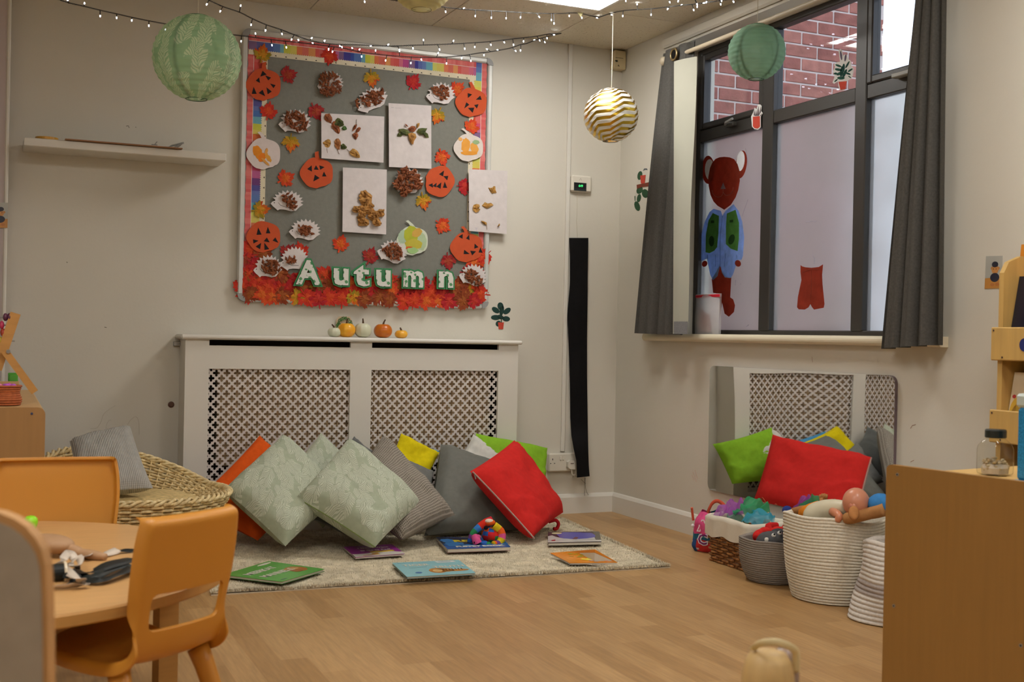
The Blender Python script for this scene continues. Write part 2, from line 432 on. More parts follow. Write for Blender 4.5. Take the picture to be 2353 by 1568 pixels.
for i in range(len(xs)-1):
    for j in range(len(ys)-1):
        x1, x0_, y1, y0_ = xs[i], xs[i+1], ys[j], ys[j+1]
        if x1-x0_ < .03 or y1-y0_ < .03: continue
        if (i, j) in LIGHTS:
            t = thing('ceiling_light', 'square lit ceiling panel light set among the mineral tiles' if (i, j) == (1, 1) else 'square lit ceiling panel light out of the picture behind the camera', 'ceiling light', ((x0_+x1)/2, (y0_+y1)/2, HC))
            if (i, j) != (1, 1): t['group'] = 'ceiling panel lights behind the camera'
            fr = MB(); g = .018
            fr.box((x0_+.003, y0_+.003, HC-.004), (x1-.003, y0_+g, HC+.012)); fr.box((x0_+.003, y1-g, HC-.004), (x1-.003, y1-.003, HC+.012))
            fr.box((x0_+.003, y0_+g, HC-.004), (x0_+g, y1-g, HC+.012)); fr.box((x1-g, y0_+g, HC-.004), (x1-.003, y1-g, HC+.012))
            fr.build('frame', whitem, t)
            MB().box((x0_+g, y0_+g, HC+.001), (x1-g, y1-g, HC+.008)).build('diffuser', glow, t)
            continue
        mbx = MB().bbox((x0_+.002, y0_+.002, HC), (x1-.002, y1-.002, HC+.012), r=.002)
        full = abs(x1-x0_-T) < 1e-6 and abs(y1-y0_-T) < 1e-6
        if full and tmesh:
            o = bpy.data.objects.new('ceiling_tile', tmesh); COL.objects.link(o); o.parent = ceil
            o.location = V(((x0_+x1)/2, (y0_+y1)/2, HC))-V(ceil['_w'])
        else:
            o = mbx.build('ceiling_tile', tilem, None); c = V(o['_w']); o.parent = ceil; o.location = c-V(ceil['_w'])
            if full: tmesh = o.data

# ================================================================ THE WINDOW
darkfr = mk('dark_bronze_frame', col=rgb(52, 48, 44), rough=0.45, var=(10, 0.05, None))
glass = bpy.data.materials.new('clear_glass'); glass.use_nodes = True
N = glass.node_tree.nodes; L = glass.node_tree.links; N.remove(N['Principled BSDF'])
t_ = N.new('ShaderNodeBsdfTransparent'); t_.inputs[0].default_value = (0.93, 0.95, 0.97, 1); g_ = N.new('ShaderNodeBsdfGlossy'); g_.inputs['Roughness'].default_value = 0.02
f_ = N.new('ShaderNodeFresnel'); f_.inputs[0].default_value = 1.5; ms = N.new('ShaderNodeMixShader')
L.new(schlick(N, L), ms.inputs[0]); L.new(t_.outputs[0], ms.inputs[1]); L.new(g_.outputs[0], ms.inputs[2]); L.new(ms.outputs[0], N['Material Output'].inputs[0])
# frosted film: scatters what stands behind it, a few rubbed clear-ish smears
frost = bpy.data.materials.new('frosted_glass'); frost.use_nodes = True
N = frost.node_tree.nodes; L = frost.node_tree.links; N.remove(N['Principled BSDF'])
rf = N.new('ShaderNodeBsdfRefraction'); rf.inputs['Roughness'].default_value = 0.30; rf.inputs['IOR'].default_value = 1.35; rf.inputs[0].default_value = (0.86, 0.87, 0.84, 1)
tl = N.new('ShaderNodeBsdfTranslucent'); tl.inputs[0].default_value = (0.56, 0.55, 0.57, 1)
df = N.new('ShaderNodeBsdfDiffuse'); df.inputs[0].default_value = (0.50, 0.49, 0.52, 1)
nz = N.new('ShaderNodeTexNoise'); nz.inputs['Scale'].default_value = 2.6; nz.inputs['Detail'].default_value = 3; tcx = N.new('ShaderNodeTexCoord'); L.new(tcx.outputs['Object'], nz.inputs[0])
m1 = N.new('ShaderNodeMixShader'); m1.inputs[0].default_value = 0.22; L.new(rf.outputs[0], m1.inputs[1]); L.new(tl.outputs[0], m1.inputs[2])
rr = N.new('ShaderNodeMapRange'); rr.inputs[1].default_value = .35; rr.inputs[2].default_value = .75; rr.inputs[3].default_value = .08; rr.inputs[4].default_value = .34; L.new(nz.outputs[0], rr.inputs[0])
m2 = N.new('ShaderNodeMixShader'); L.new(rr.outputs[0], m2.inputs[0]); L.new(m1.outputs[0], m2.inputs[1]); L.new(df.outputs[0], m2.inputs[2]); L.new(m2.outputs[0], N['Material Output'].inputs[0])

win = struct(thing('window_1', '', '', (XF, (WY0+WY1)/2, WZ0)));
for k in ('label', 'category'): del win[k]
ym1a, ym1b = W(1747, 560, XF).y, W(1771, 560, XF).y
ym2a, ym2b = W(1960, 500, XF).y, W(1986, 500, XF).y
zta, ztb = W(1768, 256, XF).z, W(1770, 286, XF).z
def bar(a, b, r=.004): MB().bbox(a, b, r=r).build('frame_bar', darkfr, win)
bar((XF, WY0, WZ0), (XF+.05, WY0-.035, WZ1)); bar((XF, WY1, WZ0), (XF+.05, WY1+.035, WZ1))
bar((XF, WY0-.035, WZ0), (XF+.05, WY1+.035, WZ0+.022)); bar((XF, WY0-.035, WZ1-.028), (XF+.05, WY1+.035, WZ1))
bar((XF-.004, ym1a, WZ0+.02), (XF+.05, ym1b, WZ1-.028)); bar((XF-.004, ym2a, WZ0+.02), (XF+.05, ym2b, WZ1-.028))
cols = [(WY0-.035, ym1a), (ym1b, ym2a), (ym2b, WY1+.035)]
for i, (ya, yb) in enumerate(cols):
    bar((XF, ya, ztb), (XF+.05, yb, zta))
    p_ = MB().box((XF+.022, ya, WZ0+.022), (XF+.028, yb, ztb)).build('frosted_pane', frost, win)
    # upper sash
    if i in (0, 2):
        fw = .03
        for a_, b_ in (((XF-.006, ya-.001, zta), (XF+.04, ya-fw, WZ1-.028)), ((XF-.006, yb+fw, zta), (XF+.04, yb+.001, WZ1-.028)),
                       ((XF-.006, ya-fw, zta), (XF+.04, yb+fw, zta+fw)), ((XF-.006, ya-fw, WZ1-.028-fw), (XF+.04, yb+fw, WZ1-.028))):
            MB().bbox(a_, b_, r=.005).build('sash_bar', darkfr, win)
        ya2, yb2, z2, z3 = ya-fw, yb+fw, zta+fw, WZ1-.028-fw
    else: ya2, yb2, z2, z3 = ya, yb, zta, WZ1-.028
    MB().box((XF+.020, ya2, z2), (XF+.024, yb2, z3)).build('clear_pane', glass, win)
# handle of the left sash and stay of the right one
c = W(1680, 285, XF-.012)
mb = MB(); mb.bbox(c+V((-.012, .035, -.012)), c+V((.012, -.03, .008)), rgb(90, 90, 88), .003); mb.tube([c+V((-.012, .03, 0)), c+V((-.03, .0, .004)), c+V((-.034, -.06, .012))], .006, 8, rgb(150, 150, 148))
mb.build('latch', plast, win)
c = W(2078, 172, XF-.012)
MB().bbox(c+V((-.02, .05, -.006)), c+V((.01, -.05, .012)), rgb(150, 148, 140), .003).build('stay', plast, win)
# sill
ms_ = MB(); prof = []
for k in range(9): a_ = -pi/2+pi*k/8; prof.append((-.030-.017*cos(a_), WZ0-.018+.018*sin(a_)*1.0))
prof = [(-.001, WZ0-.036)] + prof + [(-.001, WZ0)]
ms_.prism([(q[0], -.34, q[1]) for q in prof], (0, -1.985, 0)).box((-.001, WY0+.0, WZ0-.030), (XF+.06, WY1, WZ0)).build('window_sill', mk('cream_gloss', col=rgb(222, 212, 186), rough=.4, var=(3, .03, None)), win, smooth=False)

# outside: brick return wall seen through the panes, paving
brickm = mk('red_brick', rough=0.85, var=(14, 0.22, None), bump=(45, 0.5, 0.006), spec=0.2)
mort = mk('pale_mortar', col=rgb(190, 176, 170), rough=0.9, bump=(60, 0.4, 0.004))
bw = struct(MB().box((TW+.01, 0.160, -0.3), (1.86, 0.30, 4.2)).build('wall_outside', mort))
bh, bl, mo = 0.065, 0.215, 0.010
rows = 0; lower = MB()
def brick_col(): return mixc(rgb(136, 84, 76), rgb(158, 106, 95), rnd(0, 1))
for j in range(60):
    z = -0.3+j*(bh+mo)
    if z+bh > 4.2: break
    x = TW+.015-(0.112 if j % 2 else 0)
    while x < 1.86:
        xa, xb = max(x, TW+.015), min(x+bl, 1.855)
        if xb-xa > 0.03:
            e = rnd(0, .004)
            if 1.75 < z < 3.35: MB().bbox((xa, 0.156-e*.5, z), (xb, 0.2, z+bh), brick_col(), .003).build('brick', brickm, bw)
            else: lower.box((xa, 0.156-e*.5, z), (xb, 0.17, z+bh), brick_col())
        x += bl+mo
o = lower.build('brick_courses', brickm, bw); o['kind'] = 'stuff'
struct(MB().box((0.12, -14, -0.35), (12, 8, -0.3)).build('ground_outside', mk('grey_paving', col=rgb(150, 150, 148), rough=.9, var=(3, .1, None))))
# pale building beyond, low, seen only as a blur
fb = MB(); fb.box((7.0, -6.0, -.3), (9.5, 4.5, 3.1), rgb(196, 200, 208)); fb.prism([(6.8, -6.2, 3.1), (9.7, -6.2, 3.1), (8.2, -6.2, 3.9)], (0, 11, 0), rgb(170, 176, 186))
tag(fb.build('outbuilding', paint), 'pale grey pitched outbuilding far outside the right-hand window pane', 'building')

# ================================================================ DISPLAY BOARD
alum = mk('satin_aluminium', col=rgb(206, 206, 200), rough=0.4, metal=0.25)
felt = mk('grey_felt', col=rgb(128, 128, 120), rough=0.95, bump=(260, 0.4, 0.002), var=(60, 0.05, None), spec=0.1)
bx0, bx1, bz0, bz1 = -1.972, -0.742, 1.036, 2.272
board = thing('display_board', 'large grey felt display board in an aluminium frame on the back wall', 'notice board', ((bx0+bx1)/2, 0, bz0))
YB_ = -0.018
MB().box((bx0+.02, -.001, bz0+.02), (bx1-.02, YB_, bz1-.02)).build('felt_panel', felt, board)
def rail(a, b): MB().bbox(a, b, r=.006).build('frame_rail', alum, board)
rail((bx0, -.002, bz0+.03), (bx0+.026, -.030, bz1-.03)); rail((bx1-.026, -.002, bz0+.03), (bx1, -.030, bz1-.03))
rail((bx0+.03, -.002, bz0), (bx1-.03, -.030, bz0+.026)); rail((bx0+.03, -.002, bz1-.026), (bx1-.03, -.030, bz1))
for sx_, sz_ in ((0, 0), (1, 0), (0, 1), (1, 1)):
    cx, cz = (bx1 if sx_ else bx0), (bz1 if sz_ else bz0); dx, dz = (-1 if sx_ else 1), (-1 if sz_ else 1)
    R_ = .034; pts = [(cx+dx*(R_-R_*cos(pi/2*k/6)), -.002, cz+dz*(R_-R_*sin(pi/2*k/6))) for k in range(7)] + [(cx+dx*R_, -.002, cz+dz*.030), (cx+dx*.030, -.002, cz+dz*R_)]
    pts = pts[:7] + [(cx+dx*R_, -.002, cz+dz*.028), (cx+dx*.028, -.002, cz+dz*.028), (cx+dx*.028, -.002, cz+dz*R_)]
    MB().prism(pts, (0, -.031, 0), rgb(150, 150, 148)).build('corner_cap', plast, board)
# printed paper border strips
RB = [rgb(206, 84, 78), rgb(200, 78, 110), rgb(176, 66, 128), rgb(110, 66, 120), rgb(66, 62, 140), rgb(60, 84, 160), rgb(76, 110, 172), rgb(92, 160, 178), rgb(196, 196, 70), rgb(206, 190, 80), rgb(214, 112, 62), rgb(206, 92, 70), rgb(214, 142, 70), rgb(208, 86, 76)]
def border(p0, p1, inward, seed, lift=0.0):
    """strip from p0 to p1 (x, z); inward = unit (x, z) to the middle of the board"""
    random.seed(seed); mb = MB(); L_ = hypot(p1[0]-p0[0], p1[1]-p0[1]); tx_, tz_ = (p1[0]-p0[0])/L_, (p1[1]-p0[1])/L_
    def q(s, t, e=0): return (p0[0]+tx_*s+inward[0]*t, YB_-.0008-e-lift, p0[1]+tz_*s+inward[1]*t)
    n = int(L_/.012)
    # pink scalloped edge, white line, rainbow, cream band with saw edge
    for i in range(n):
        a, b = L_*i/n, L_*(i+1)/n; w0, w1 = .004*abs(sin(a*60)), .004*abs(sin(b*60))
        mb.face([mb.add([q(a, -.004+w0)]), mb.add([q(b, -.004+w1)]), mb.add([q(b, .024)]), mb.add([q(a, .024)])], mixc(rgb(206, 92, 92), rgb(222, 140, 132), rnd(0, .7)))
        mb.face([mb.add([q(a, .024)]), mb.add([q(b, .024)]), mb.add([q(b, .0262)]), mb.add([q(a, .0262)])], rgb(226, 214, 208))
    s = 0; k = seed*3
    while s < L_:
        w_ = rnd(.016, .042); e = min(s+w_, L_); c_ = RB[k % len(RB)]; c_ = mixc(c_, (1, 1, 1), rnd(0, .10))
        mb.face([mb.add([q(s, .0262)]), mb.add([q(e, .0262)]), mb.add([q(e, .062)]), mb.add([q(s, .062)])], c_)
        m_ = max(1, int((e-s)/.008))
        for h in range(m_):
            a, b = s+(e-s)*h/m_, s+(e-s)*(h+1)/m_
            mb.face([mb.add([q(a, .0615, .0004)]), mb.add([q(b, .0615, .0004)]), mb.add([q((a+b)/2+.002, .066, .0004)]), mb.add([q((a+b)/2-.002, .066, .0004)])], c_)
        s = e; k += 1
    mb.face([mb.add([q(0, .060, -.0003)]), mb.add([q(L_, .060, -.0003)]), mb.add([q(L_, .088, -.0003)]), mb.add([q(0, .088, -.0003)])], rgb(222, 212, 184))
    s = .03
    while s < L_-.02:
        mb.face([mb.add([q(s-.005, .084, .0006)]), mb.add([q(s+.005, .084, .0006)]), mb.add([q(s, .078, .0006)])], rgb(40, 36, 30)); s += .047
    mb.build('border_strip', paper, board)
i_ = .027
border((bx0+i_+.004, bz1-i_), (bx1-i_-.06, bz1-i_), (0, -1), 1, .0015)
border((bx0+i_+.004, bz1-i_-.0), (bx0+i_+.004, bz0+i_), (1, 0), 8)
border((bx1-i_-.004, bz1-i_), (bx1-i_-.004, bz0+i_), (-1, 0), 11)
random.seed(11)

# --------------------------- maple leaves
MAPLE = [(0, -.52), (.035, -.50), (.03, -.30), (.16, -.36), (.30, -.33), (.27, -.24), (.42, -.18), (.36, -.12), (.50, .06), (.40, .07), (.42, .18), (.27, .12), (.22, .10), (.26, .24), (.20, .24), (.18, .38), (.09, .34), (0, .54),
         (-.09, .34), (-.18, .38), (-.20, .24), (-.26, .24), (-.22, .10), (-.27, .12), (-.42, .18), (-.40, .07), (-.50, .06), (-.36, -.12), (-.42, -.18), (-.27, -.24), (-.30, -.33), (-.16, -.36), (-.03, -.30), (-.035, -.50)]
LC = {'Y': (rgb(214, 140, 34), rgb(196, 72, 30), rgb(140, 130, 36)), 'R': (rgb(204, 66, 36), rgb(188, 44, 34), rgb(208, 86, 40)), 'D': (rgb(166, 56, 44), rgb(150, 34, 40), rgb(150, 80, 40)),
      'O': (rgb(212, 92, 36), rgb(198, 56, 34), rgb(206, 116, 44)), 'B': (rgb(150, 76, 36), rgb(132, 54, 30), rgb(166, 98, 44)), 'X': (rgb(184, 44, 44), rgb(166, 30, 40), rgb(196, 70, 44))}
def leaf_mesh(kind, seed):
    random.seed(seed); c0, c1, c2 = LC[kind]; mb = MB(); n = len(MAPLE)
    def zz(x, y): return -.05-.10*(x*x+y*y)+.06*abs(sin(3.0*atan2(x, y+.1)))+rnd(-.02, .02)
    mid = [(x*.52+rnd(-.02, .02), y*.52, 0) for x, y in MAPLE]
    ctr = mb.add([(0, -.05, .04)]); M_ = [mb.add([(x, zz(x, y)*.6, y)]) for x, y, _ in [(a, b, 0) for a, b, c in mid]]
    # local frame: x right, y out of the board is negative, z up
    mb.v[ctr] = (0, -.06, -.02); O_ = [mb.add([(x+rnd(-.02, .02), zz(x, y), y+rnd(-.02, .02))]) for x, y in MAPLE]
    for i in range(n):
        j = (i+1) % n; t = rnd(0, 1)
        mb.face([ctr, M_[i], M_[j]], mixc(c0, c2, t*.6)); a = atan2(MAPLE[i][0], MAPLE[i][1])
        mb.face([M_[i], O_[i], O_[j], M_[j]], mixc(c0, c1 if abs(a) < 1.2 or kind != 'Y' else c2, rnd(.4, 1)))
    random.seed(seed+99)
    return mb
LM = {}
for ki, k in enumerate('YRDOBX'):
    for v in range(3):
        o = leaf_mesh(k, ki*7+v).build('maple_leaf', silkleaf, None, origin=(0, 0, 0)); LM[(k, v)] = o.data; bpy.data.objects.remove(o)
def put_leaf(px, py, kind, rot, size=.088, y=-.0215, label=None, group=None):
    o = bpy.data.objects.new('maple_leaf', LM[(kind, random.randrange(3))]); COL.objects.link(o)
    p = B(px, py, y); o.location = p; o.scale = (size, size*.6, size); o.rotation_euler = (0, radians(rot), 0); o['_w'] = tuple(p)
    return tag(o, label, 'leaf', group)
for px, py, k, rot, lb in [
    (603, 123, 'Y', 10, 'orange and green silk maple leaf at the top left corner of the grey display board'),
    (757, 130, 'R', 190, 'bright red silk maple leaf over the rainbow border at the top of the board'),
    (663, 172, 'D', 70, 'dark red silk maple leaf right of the top left orange pumpkin'),
    (854, 181, 'Y', 170, 'yellow and green silk maple leaf high in the middle of the board'),
    (950, 188, 'X', 30, 'crimson silk maple leaf above the white sheet with the green leaves'),
    (617, 255, 'R', 10, 'red silk maple leaf just below the top left orange pumpkin'),
    (726, 257, 'D', 150, 'dark red silk maple leaf tucked at the corner of the landscape sheet'),
    (668, 329, 'Y', 180, 'golden silk maple leaf left of the landscape sheet, above the middle pumpkin'),
    (657, 410, 'O', 60, 'orange-red silk maple leaf left of the middle orange pumpkin'),
    (1005, 267, 'Y', 200, 'golden silk maple leaf half behind the upright sheet, right edge'),
    (1052, 205, 'O', 40, 'orange-red silk maple leaf half behind the top right pumpkin'),
    (1016, 362, 'O', 160, 'orange silk maple leaf left of the white pumpkin cut-out on the right'),
    (1084, 290, 'O', 20, 'orange silk maple leaf between the top right pumpkin and the white one'),
    (1068, 429, 'X', 90, 'crimson silk maple leaf peeping from behind the sheet over the frame'),
    (973, 463, 'Y', 165, 'yellow-green silk maple leaf under the lopsided pumpkin'),
    (1018, 519, 'O', 120, 'orange-red silk maple leaf right of the green painted pumpkin'),
    (783, 560, 'O', 15, 'orange-red silk maple leaf below the sheet with the leaf figure'),
    (599, 482, 'Y', 80, 'yellow and green silk maple leaf above the lower left pumpkin'),
    (851, 588, 'D', 20, 'dark red silk maple leaf beside the letter t'),
    (1030, 601, 'D', 170, 'dark red silk maple leaf above the letter n'),
    (662, 580, 'D', 30, 'dark red silk maple leaf showing left behind the upper left hedgehog'),
    (690, 576, 'R', 340, 'red silk maple leaf showing right behind the upper left hedgehog')]:
    put_leaf(px, py, k, rot, .090, label=lb)
# leaves massed along the bottom and up both corners
def band_leaf(px, py, k, d=0, s=None):
    nm = {'R': 'red', 'O': 'orange', 'X': 'crimson', 'Y': 'yellow', 'B': 'brown', 'D': 'dark red'}[k]
    spots = [(560, 'at the left corner'), (612, 'below the corner hedgehog'), (650, 'left of the letter A'), (706, 'below the letter A'), (745, 'between A and u'), (783, 'below the first letter u'), (830, 'below the letter t'), (880, 'below the second letter u'), (915, 'between u and m'), (949, 'below the letter m'), (988, 'between m and n'), (1024, 'below the letter n'), (1062, 'left of the right corner'), (1098, 'at the right corner')]
    where = min(spots, key=lambda q: abs(q[0]-px))[1]; e_ = py-(655+(px-560)*.032); lv_ = 'high' if e_ < -20 else 'upper' if e_ < -4 else 'middle' if e_ < 15 else 'lowest'
    put_leaf(px, py, k, rnd(0, 360), s or rnd(.085, .105), -.0215-d, '%s silk maple leaf, %s of the leaf border, %s' % (nm, {'high': 'topmost', 'upper': 'upper row', 'middle': 'middle row', 'lowest': 'lowest row'}[lv_], where), 'maple leaves massed along the bottom of the board')
for row, (dy, st, off) in enumerate([(-13, 27, 0), (6, 29, 13), (23, 27, 5)]):
    x = 568+off
    while x < 1108:
        base = 655+(x-560)*.032
        band_leaf(x+rnd(-5, 5), base+dy+rnd(-3, 3), random.choice('RROXXOBYB'), .004*row+rnd(0, .004)); x += st
for px, py in [(575, 572), (604, 585), (566, 598), (590, 612), (572, 630), (556, 658), (560, 645), (566, 676), (640, 628), (1078, 628), (1092, 606), (1102, 628), (1094, 650), (1068, 645), (1104, 672), (1112, 590), (626, 640), (1012, 645), (700, 640), (745, 630)]:
    band_leaf(px, py, random.choice('RROXBD'), rnd(0, .004))

_by = {}
for o_ in list(COL.objects):
    if o_.get('group') == 'maple leaves massed along the bottom of the board': _by.setdefault(o_['label'], []).append(o_)
for lab_, os_ in _by.items():
    if len(os_) > 1:
        os_.sort(key=lambda q: q.location.x)
        for i_o, o_ in enumerate(os_): o_['label'] = ('left-hand ' if i_o == 0 else 'right-hand ' if i_o == len(os_)-1 else 'central ')+lab_
# --------------------------- paper pumpkins with stuck-on triangles
def cut(pts, y, th, col): return MB().prism([B(a, b, y) for a, b in pts], (0, -th, 0), col)
def pumpkin_pts(cx, cy, r, rot=0, stalk=None):
    pts = []
    for i in range(44):
        a = 2*pi*i/44; rr = r*(1+.035*cos(5*a+pi/2)); x, y = rr*1.0*sin(a), -rr*.93*cos(a)
        if y > r*.7: y += -.05*r*abs(sin(6*a))
        pts.append((x, y))
    st = stalk if stalk is not None else 0
    sp = [(-.10*r, -.88*r), (-.16*r+st*.4, -1.12*r), (-.22*r+st, -1.27*r), (-.02*r+st*1.2, -1.33*r), (.08*r+st*.3, -1.08*r), (.16*r, -.90*r)]
    def ro(p): return (cx+p[0]*cos(rot)-p[1]*sin(rot), cy+p[0]*sin(rot)+p[1]*cos(rot))
    return [ro(p) for p in pts], [ro(p) for p in sp]
def Z(ox, oy, k):
    return lambda pts: [(ox+x/k, oy+y/k) for x, y in pts]
z1, z2, z3, z4 = Z(520, 50, 4.612), Z(840, 80, 4.612), Z(520, 380, 4.612), Z(840, 380, 4.612)
blk = rgb(36, 34, 36)
for (cx, cy, r, rot, st, tr, lb) in [
    (606, 195, 40, 0, 6, [z1(t) for t in ([(385,520),(428,560),(360,582)],[(412,568),(475,592),(445,622)],[(348,590),(312,625),(358,650)],[(463,655),(522,672),(500,705)],[(290,690),(322,765),(270,765)],[(385,722),(342,755),(412,790)],[(425,695),(482,740),(438,770)])], 'orange paper pumpkin with black triangle face at the top left of the board'),
    (728, 398, 38, 0, 4, [z3(t) for t in ([(858,40),(905,0),(908,68)],[(950,0),(928,45),(980,48)],[(985,0),(1042,20),(995,48)],[(938,100),(990,135),(922,172)],[(1035,68),(1015,118),(1062,118)])], 'orange paper pumpkin with black triangles below the landscape sheet'),
    (606, 545, 39, 0, None, [z3(t) for t in ([(338,660),(375,735),(320,738)],[(440,652),(468,722),(420,722)],[(282,785),(342,800),(288,830)],[(430,765),(397,805),(460,818)],[(520,765),(490,798),(552,822)],[(370,822),(310,862),(358,890)],[(403,822),(455,888),(405,898)])], 'orange paper pumpkin with seven black triangles at the lower left of the board'),
    (1083, 236, 36, .1, -3, [z2(t) for t in ([(1083,618),(1130,632),(1085,670)],[(1215,645),(1232,690),(1168,688)],[(1068,715),(1100,742),(1045,782)],[(1150,745),(1198,735),(1180,782)],[(1085,775),(1152,772),(1135,828)])], 'orange paper pumpkin with black triangles over the right-hand border'),
    (1010, 417, 36, 1.9, None, [z4(t) for t in ([(832,55),(778,95),(822,118)],[(825,115),(877,112),(865,160)],[(665,210),(710,190),(715,238)],[(710,220),(752,185),(750,235)],[(750,225),(803,180),(795,250)],[(838,172),(820,238),(865,240)])], 'lopsided orange paper pumpkin with a row of black triangle teeth'),
    (1072, 569, 37, 0, -5, [z4(t) for t in ([(1030,728),(985,755),(1028,780)],[(1098,735),(1065,775),(1102,795)],[(1155,830),(1152,885),(1197,868)],[(1217,868),(1197,925),(1240,928)],[(1045,895),(1040,942),(1102,940)],[(1108,905),(1172,912),(1130,955)])], 'orange paper pumpkin with black triangles at the lower right of the board')]:
    body, sp = pumpkin_pts(cx, cy, r, rot, st)
    p = B(cx, cy+r, YB_); t = thing('paper_pumpkin', lb, 'paper pumpkin', p, 'orange paper pumpkins on the display board')
    oc = rgb(198, 86, 50)
    pk = cut(body, -.028, .0012, oc).build('pumpkin_shape', paper, t)
    if st is not None: cut(sp, -.0282, .0012, oc).build('stalk', paper, t)
    for q in tr: cut(q, -.0293, .0006, blk).build('triangle', paper, pk)
def paint_blobs(mb, y, spec):
    for (cx, cy, rx, ry, col, rot) in spec:
        pts = ngon((cx, cy), rx, ry, 22, rot); pts = [(a+rnd(-1, 1)*rx*.10, b+rnd(-1, 1)*ry*.10) for a, b in pts]
        mb.prism([B(a, b, y) for a, b in pts], (0, -.0004, 0), col)
for (cx, cy, r, st, lb, base, blobs) in [
    (606, 354, 39, -6, 'white paper pumpkin with orange paint on the left side of the board', rgb(216, 204, 200), [(592, 350, 10, 17, rgb(224, 140, 44), -.5), (602, 362, 8, 11, rgb(226, 128, 40), .6), (616, 362, 13, 4.5, rgb(222, 160, 70), 1.0), (610, 372, 13, 3.0, rgb(220, 160, 84), .75), (612, 348, 3.5, 8, rgb(222, 164, 90), .2)]),
    (1077, 340, 34, -10, 'white paper pumpkin with orange and green finger paint on the right border', rgb(216, 206, 198), [(1070, 335, 10, 18, rgb(224, 158, 70), .1), (1090, 340, 9, 13, rgb(224, 162, 78), -.4), (1078, 352, 20, 5, rgb(222, 152, 60), 0), (1094, 327, 8, 5, rgb(150, 176, 132), 0), (1058, 320, 5, 4, rgb(222, 168, 100), .5)]),
    (948, 554, 36, -8, 'white paper pumpkin painted green and yellow near the bottom of the board', rgb(206, 212, 194), [(925, 545, 10, 16, rgb(168, 190, 162), .2), (968, 555, 12, 20, rgb(176, 196, 158), 0), (945, 540, 16, 22, rgb(176, 182, 60), .2), (950, 562, 20, 12, rgb(190, 178, 70), 0), (958, 535, 13, 9, rgb(204, 164, 80), -.6), (940, 570, 8, 4, rgb(206, 96, 48), 0), (948, 576, 13, 7, rgb(160, 196, 130), 0)])]:
    body, sp = pumpkin_pts(cx, cy, r, 0, st)
    t = thing('painted_pumpkin', lb, 'paper pumpkin', B(cx, cy+r, YB_))
    cut(body, -.028, .0012, base).build('pumpkin_shape', paper, t); cut(sp, -.0282, .0012, base).build('stalk', paper, t)
    mb = MB(); yy = -.0293
    for b_ in blobs: paint_blobs(mb, yy, [b_]); yy -= .00025
    mb.build('paint_marks', paper, t)

# --------------------------- paper hedgehogs with crumbled leaves
def scraps(mb, poly, y, n, cols, size=.022, depth=.014):
    """bent shards of dried leaf filling a polygon of pixels"""
    xs_ = [p[0] for p in poly]; ys_ = [p[1] for p in poly]
    def inside(x, y_):
        c = False; j = len(poly)-1
        for i in range(len(poly)):
            if (poly[i][1] > y_) != (poly[j][1] > y_) and x < (poly[j][0]-poly[i][0])*(y_-poly[i][1])/(poly[j][1]-poly[i][1])+poly[i][0]: c = not c
            j = i
        return c
    k = 0; tries = 0
    while k < n and tries < n*30:
        tries += 1; x, y_ = rnd(min(xs_), max(xs_)), rnd(min(ys_), max(ys_))
        if not inside(x, y_): continue
        c = B(x, y_, y-rnd(0, depth)); a = rnd(0, 6.28); s = size*rnd(.5, 1.1)
        U = V((cos(a), rnd(-.6, .6), sin(a))).normalized(); W_ = V((-sin(a), rnd(-.6, .6), cos(a))).normalized()
        col = mixc(cols[0], cols[1], rnd(0, 1)); col = mixc(col, cols[2] if len(cols) > 2 else col, rnd(0, .5))
        p = [c-U*s, c-U*s*.2+W_*s*.5, c+U*s, c+U*s*.1-W_*s*.45]; m_ = c+V((0, -s*.35, 0))
        i0 = mb.add(p+[m_])
        for q in range(4): mb.face([i0+q, i0+(q+1) % 4, i0+4], col)
        k += 1
    return mb
BR = (rgb(140, 80, 50), rgb(108, 60, 42), rgb(160, 98, 62)); OK_ = (rgb(160, 112, 58), rgb(126, 86, 46), rgb(178, 136, 80))
def hog_pts(cx, cy, w_, h_, flip=1, rot=0, spikes=11):
    """snout at the left; spiky back"""
    pts = [(-.50, .12), (-.44, .02), (-.36, -.02)]
    for i in range(spikes):
        a = pi*(.93-.98*i/(spikes-1)); r1, r2 = .50, .40
        pts += [(.06+.44*cos(a+.07)*.95, -.02-.40*sin(a+.07)), (.06+.52*cos(a-.05), -.02-.53*sin(a-.05))]
    pts += [(.46, .20), (.34, .38), (.18, .42), (.12, .40), (-.05, .36), (-.20, .36), (-.26, .42), (-.32, .34), (-.42, .24)]
    out = []
    for x, y in pts:
        x *= w_*flip; y *= h_; out.append((cx+x*cos(rot)-y*sin(rot), cy+x*sin(rot)+y*cos(rot)))
    return out
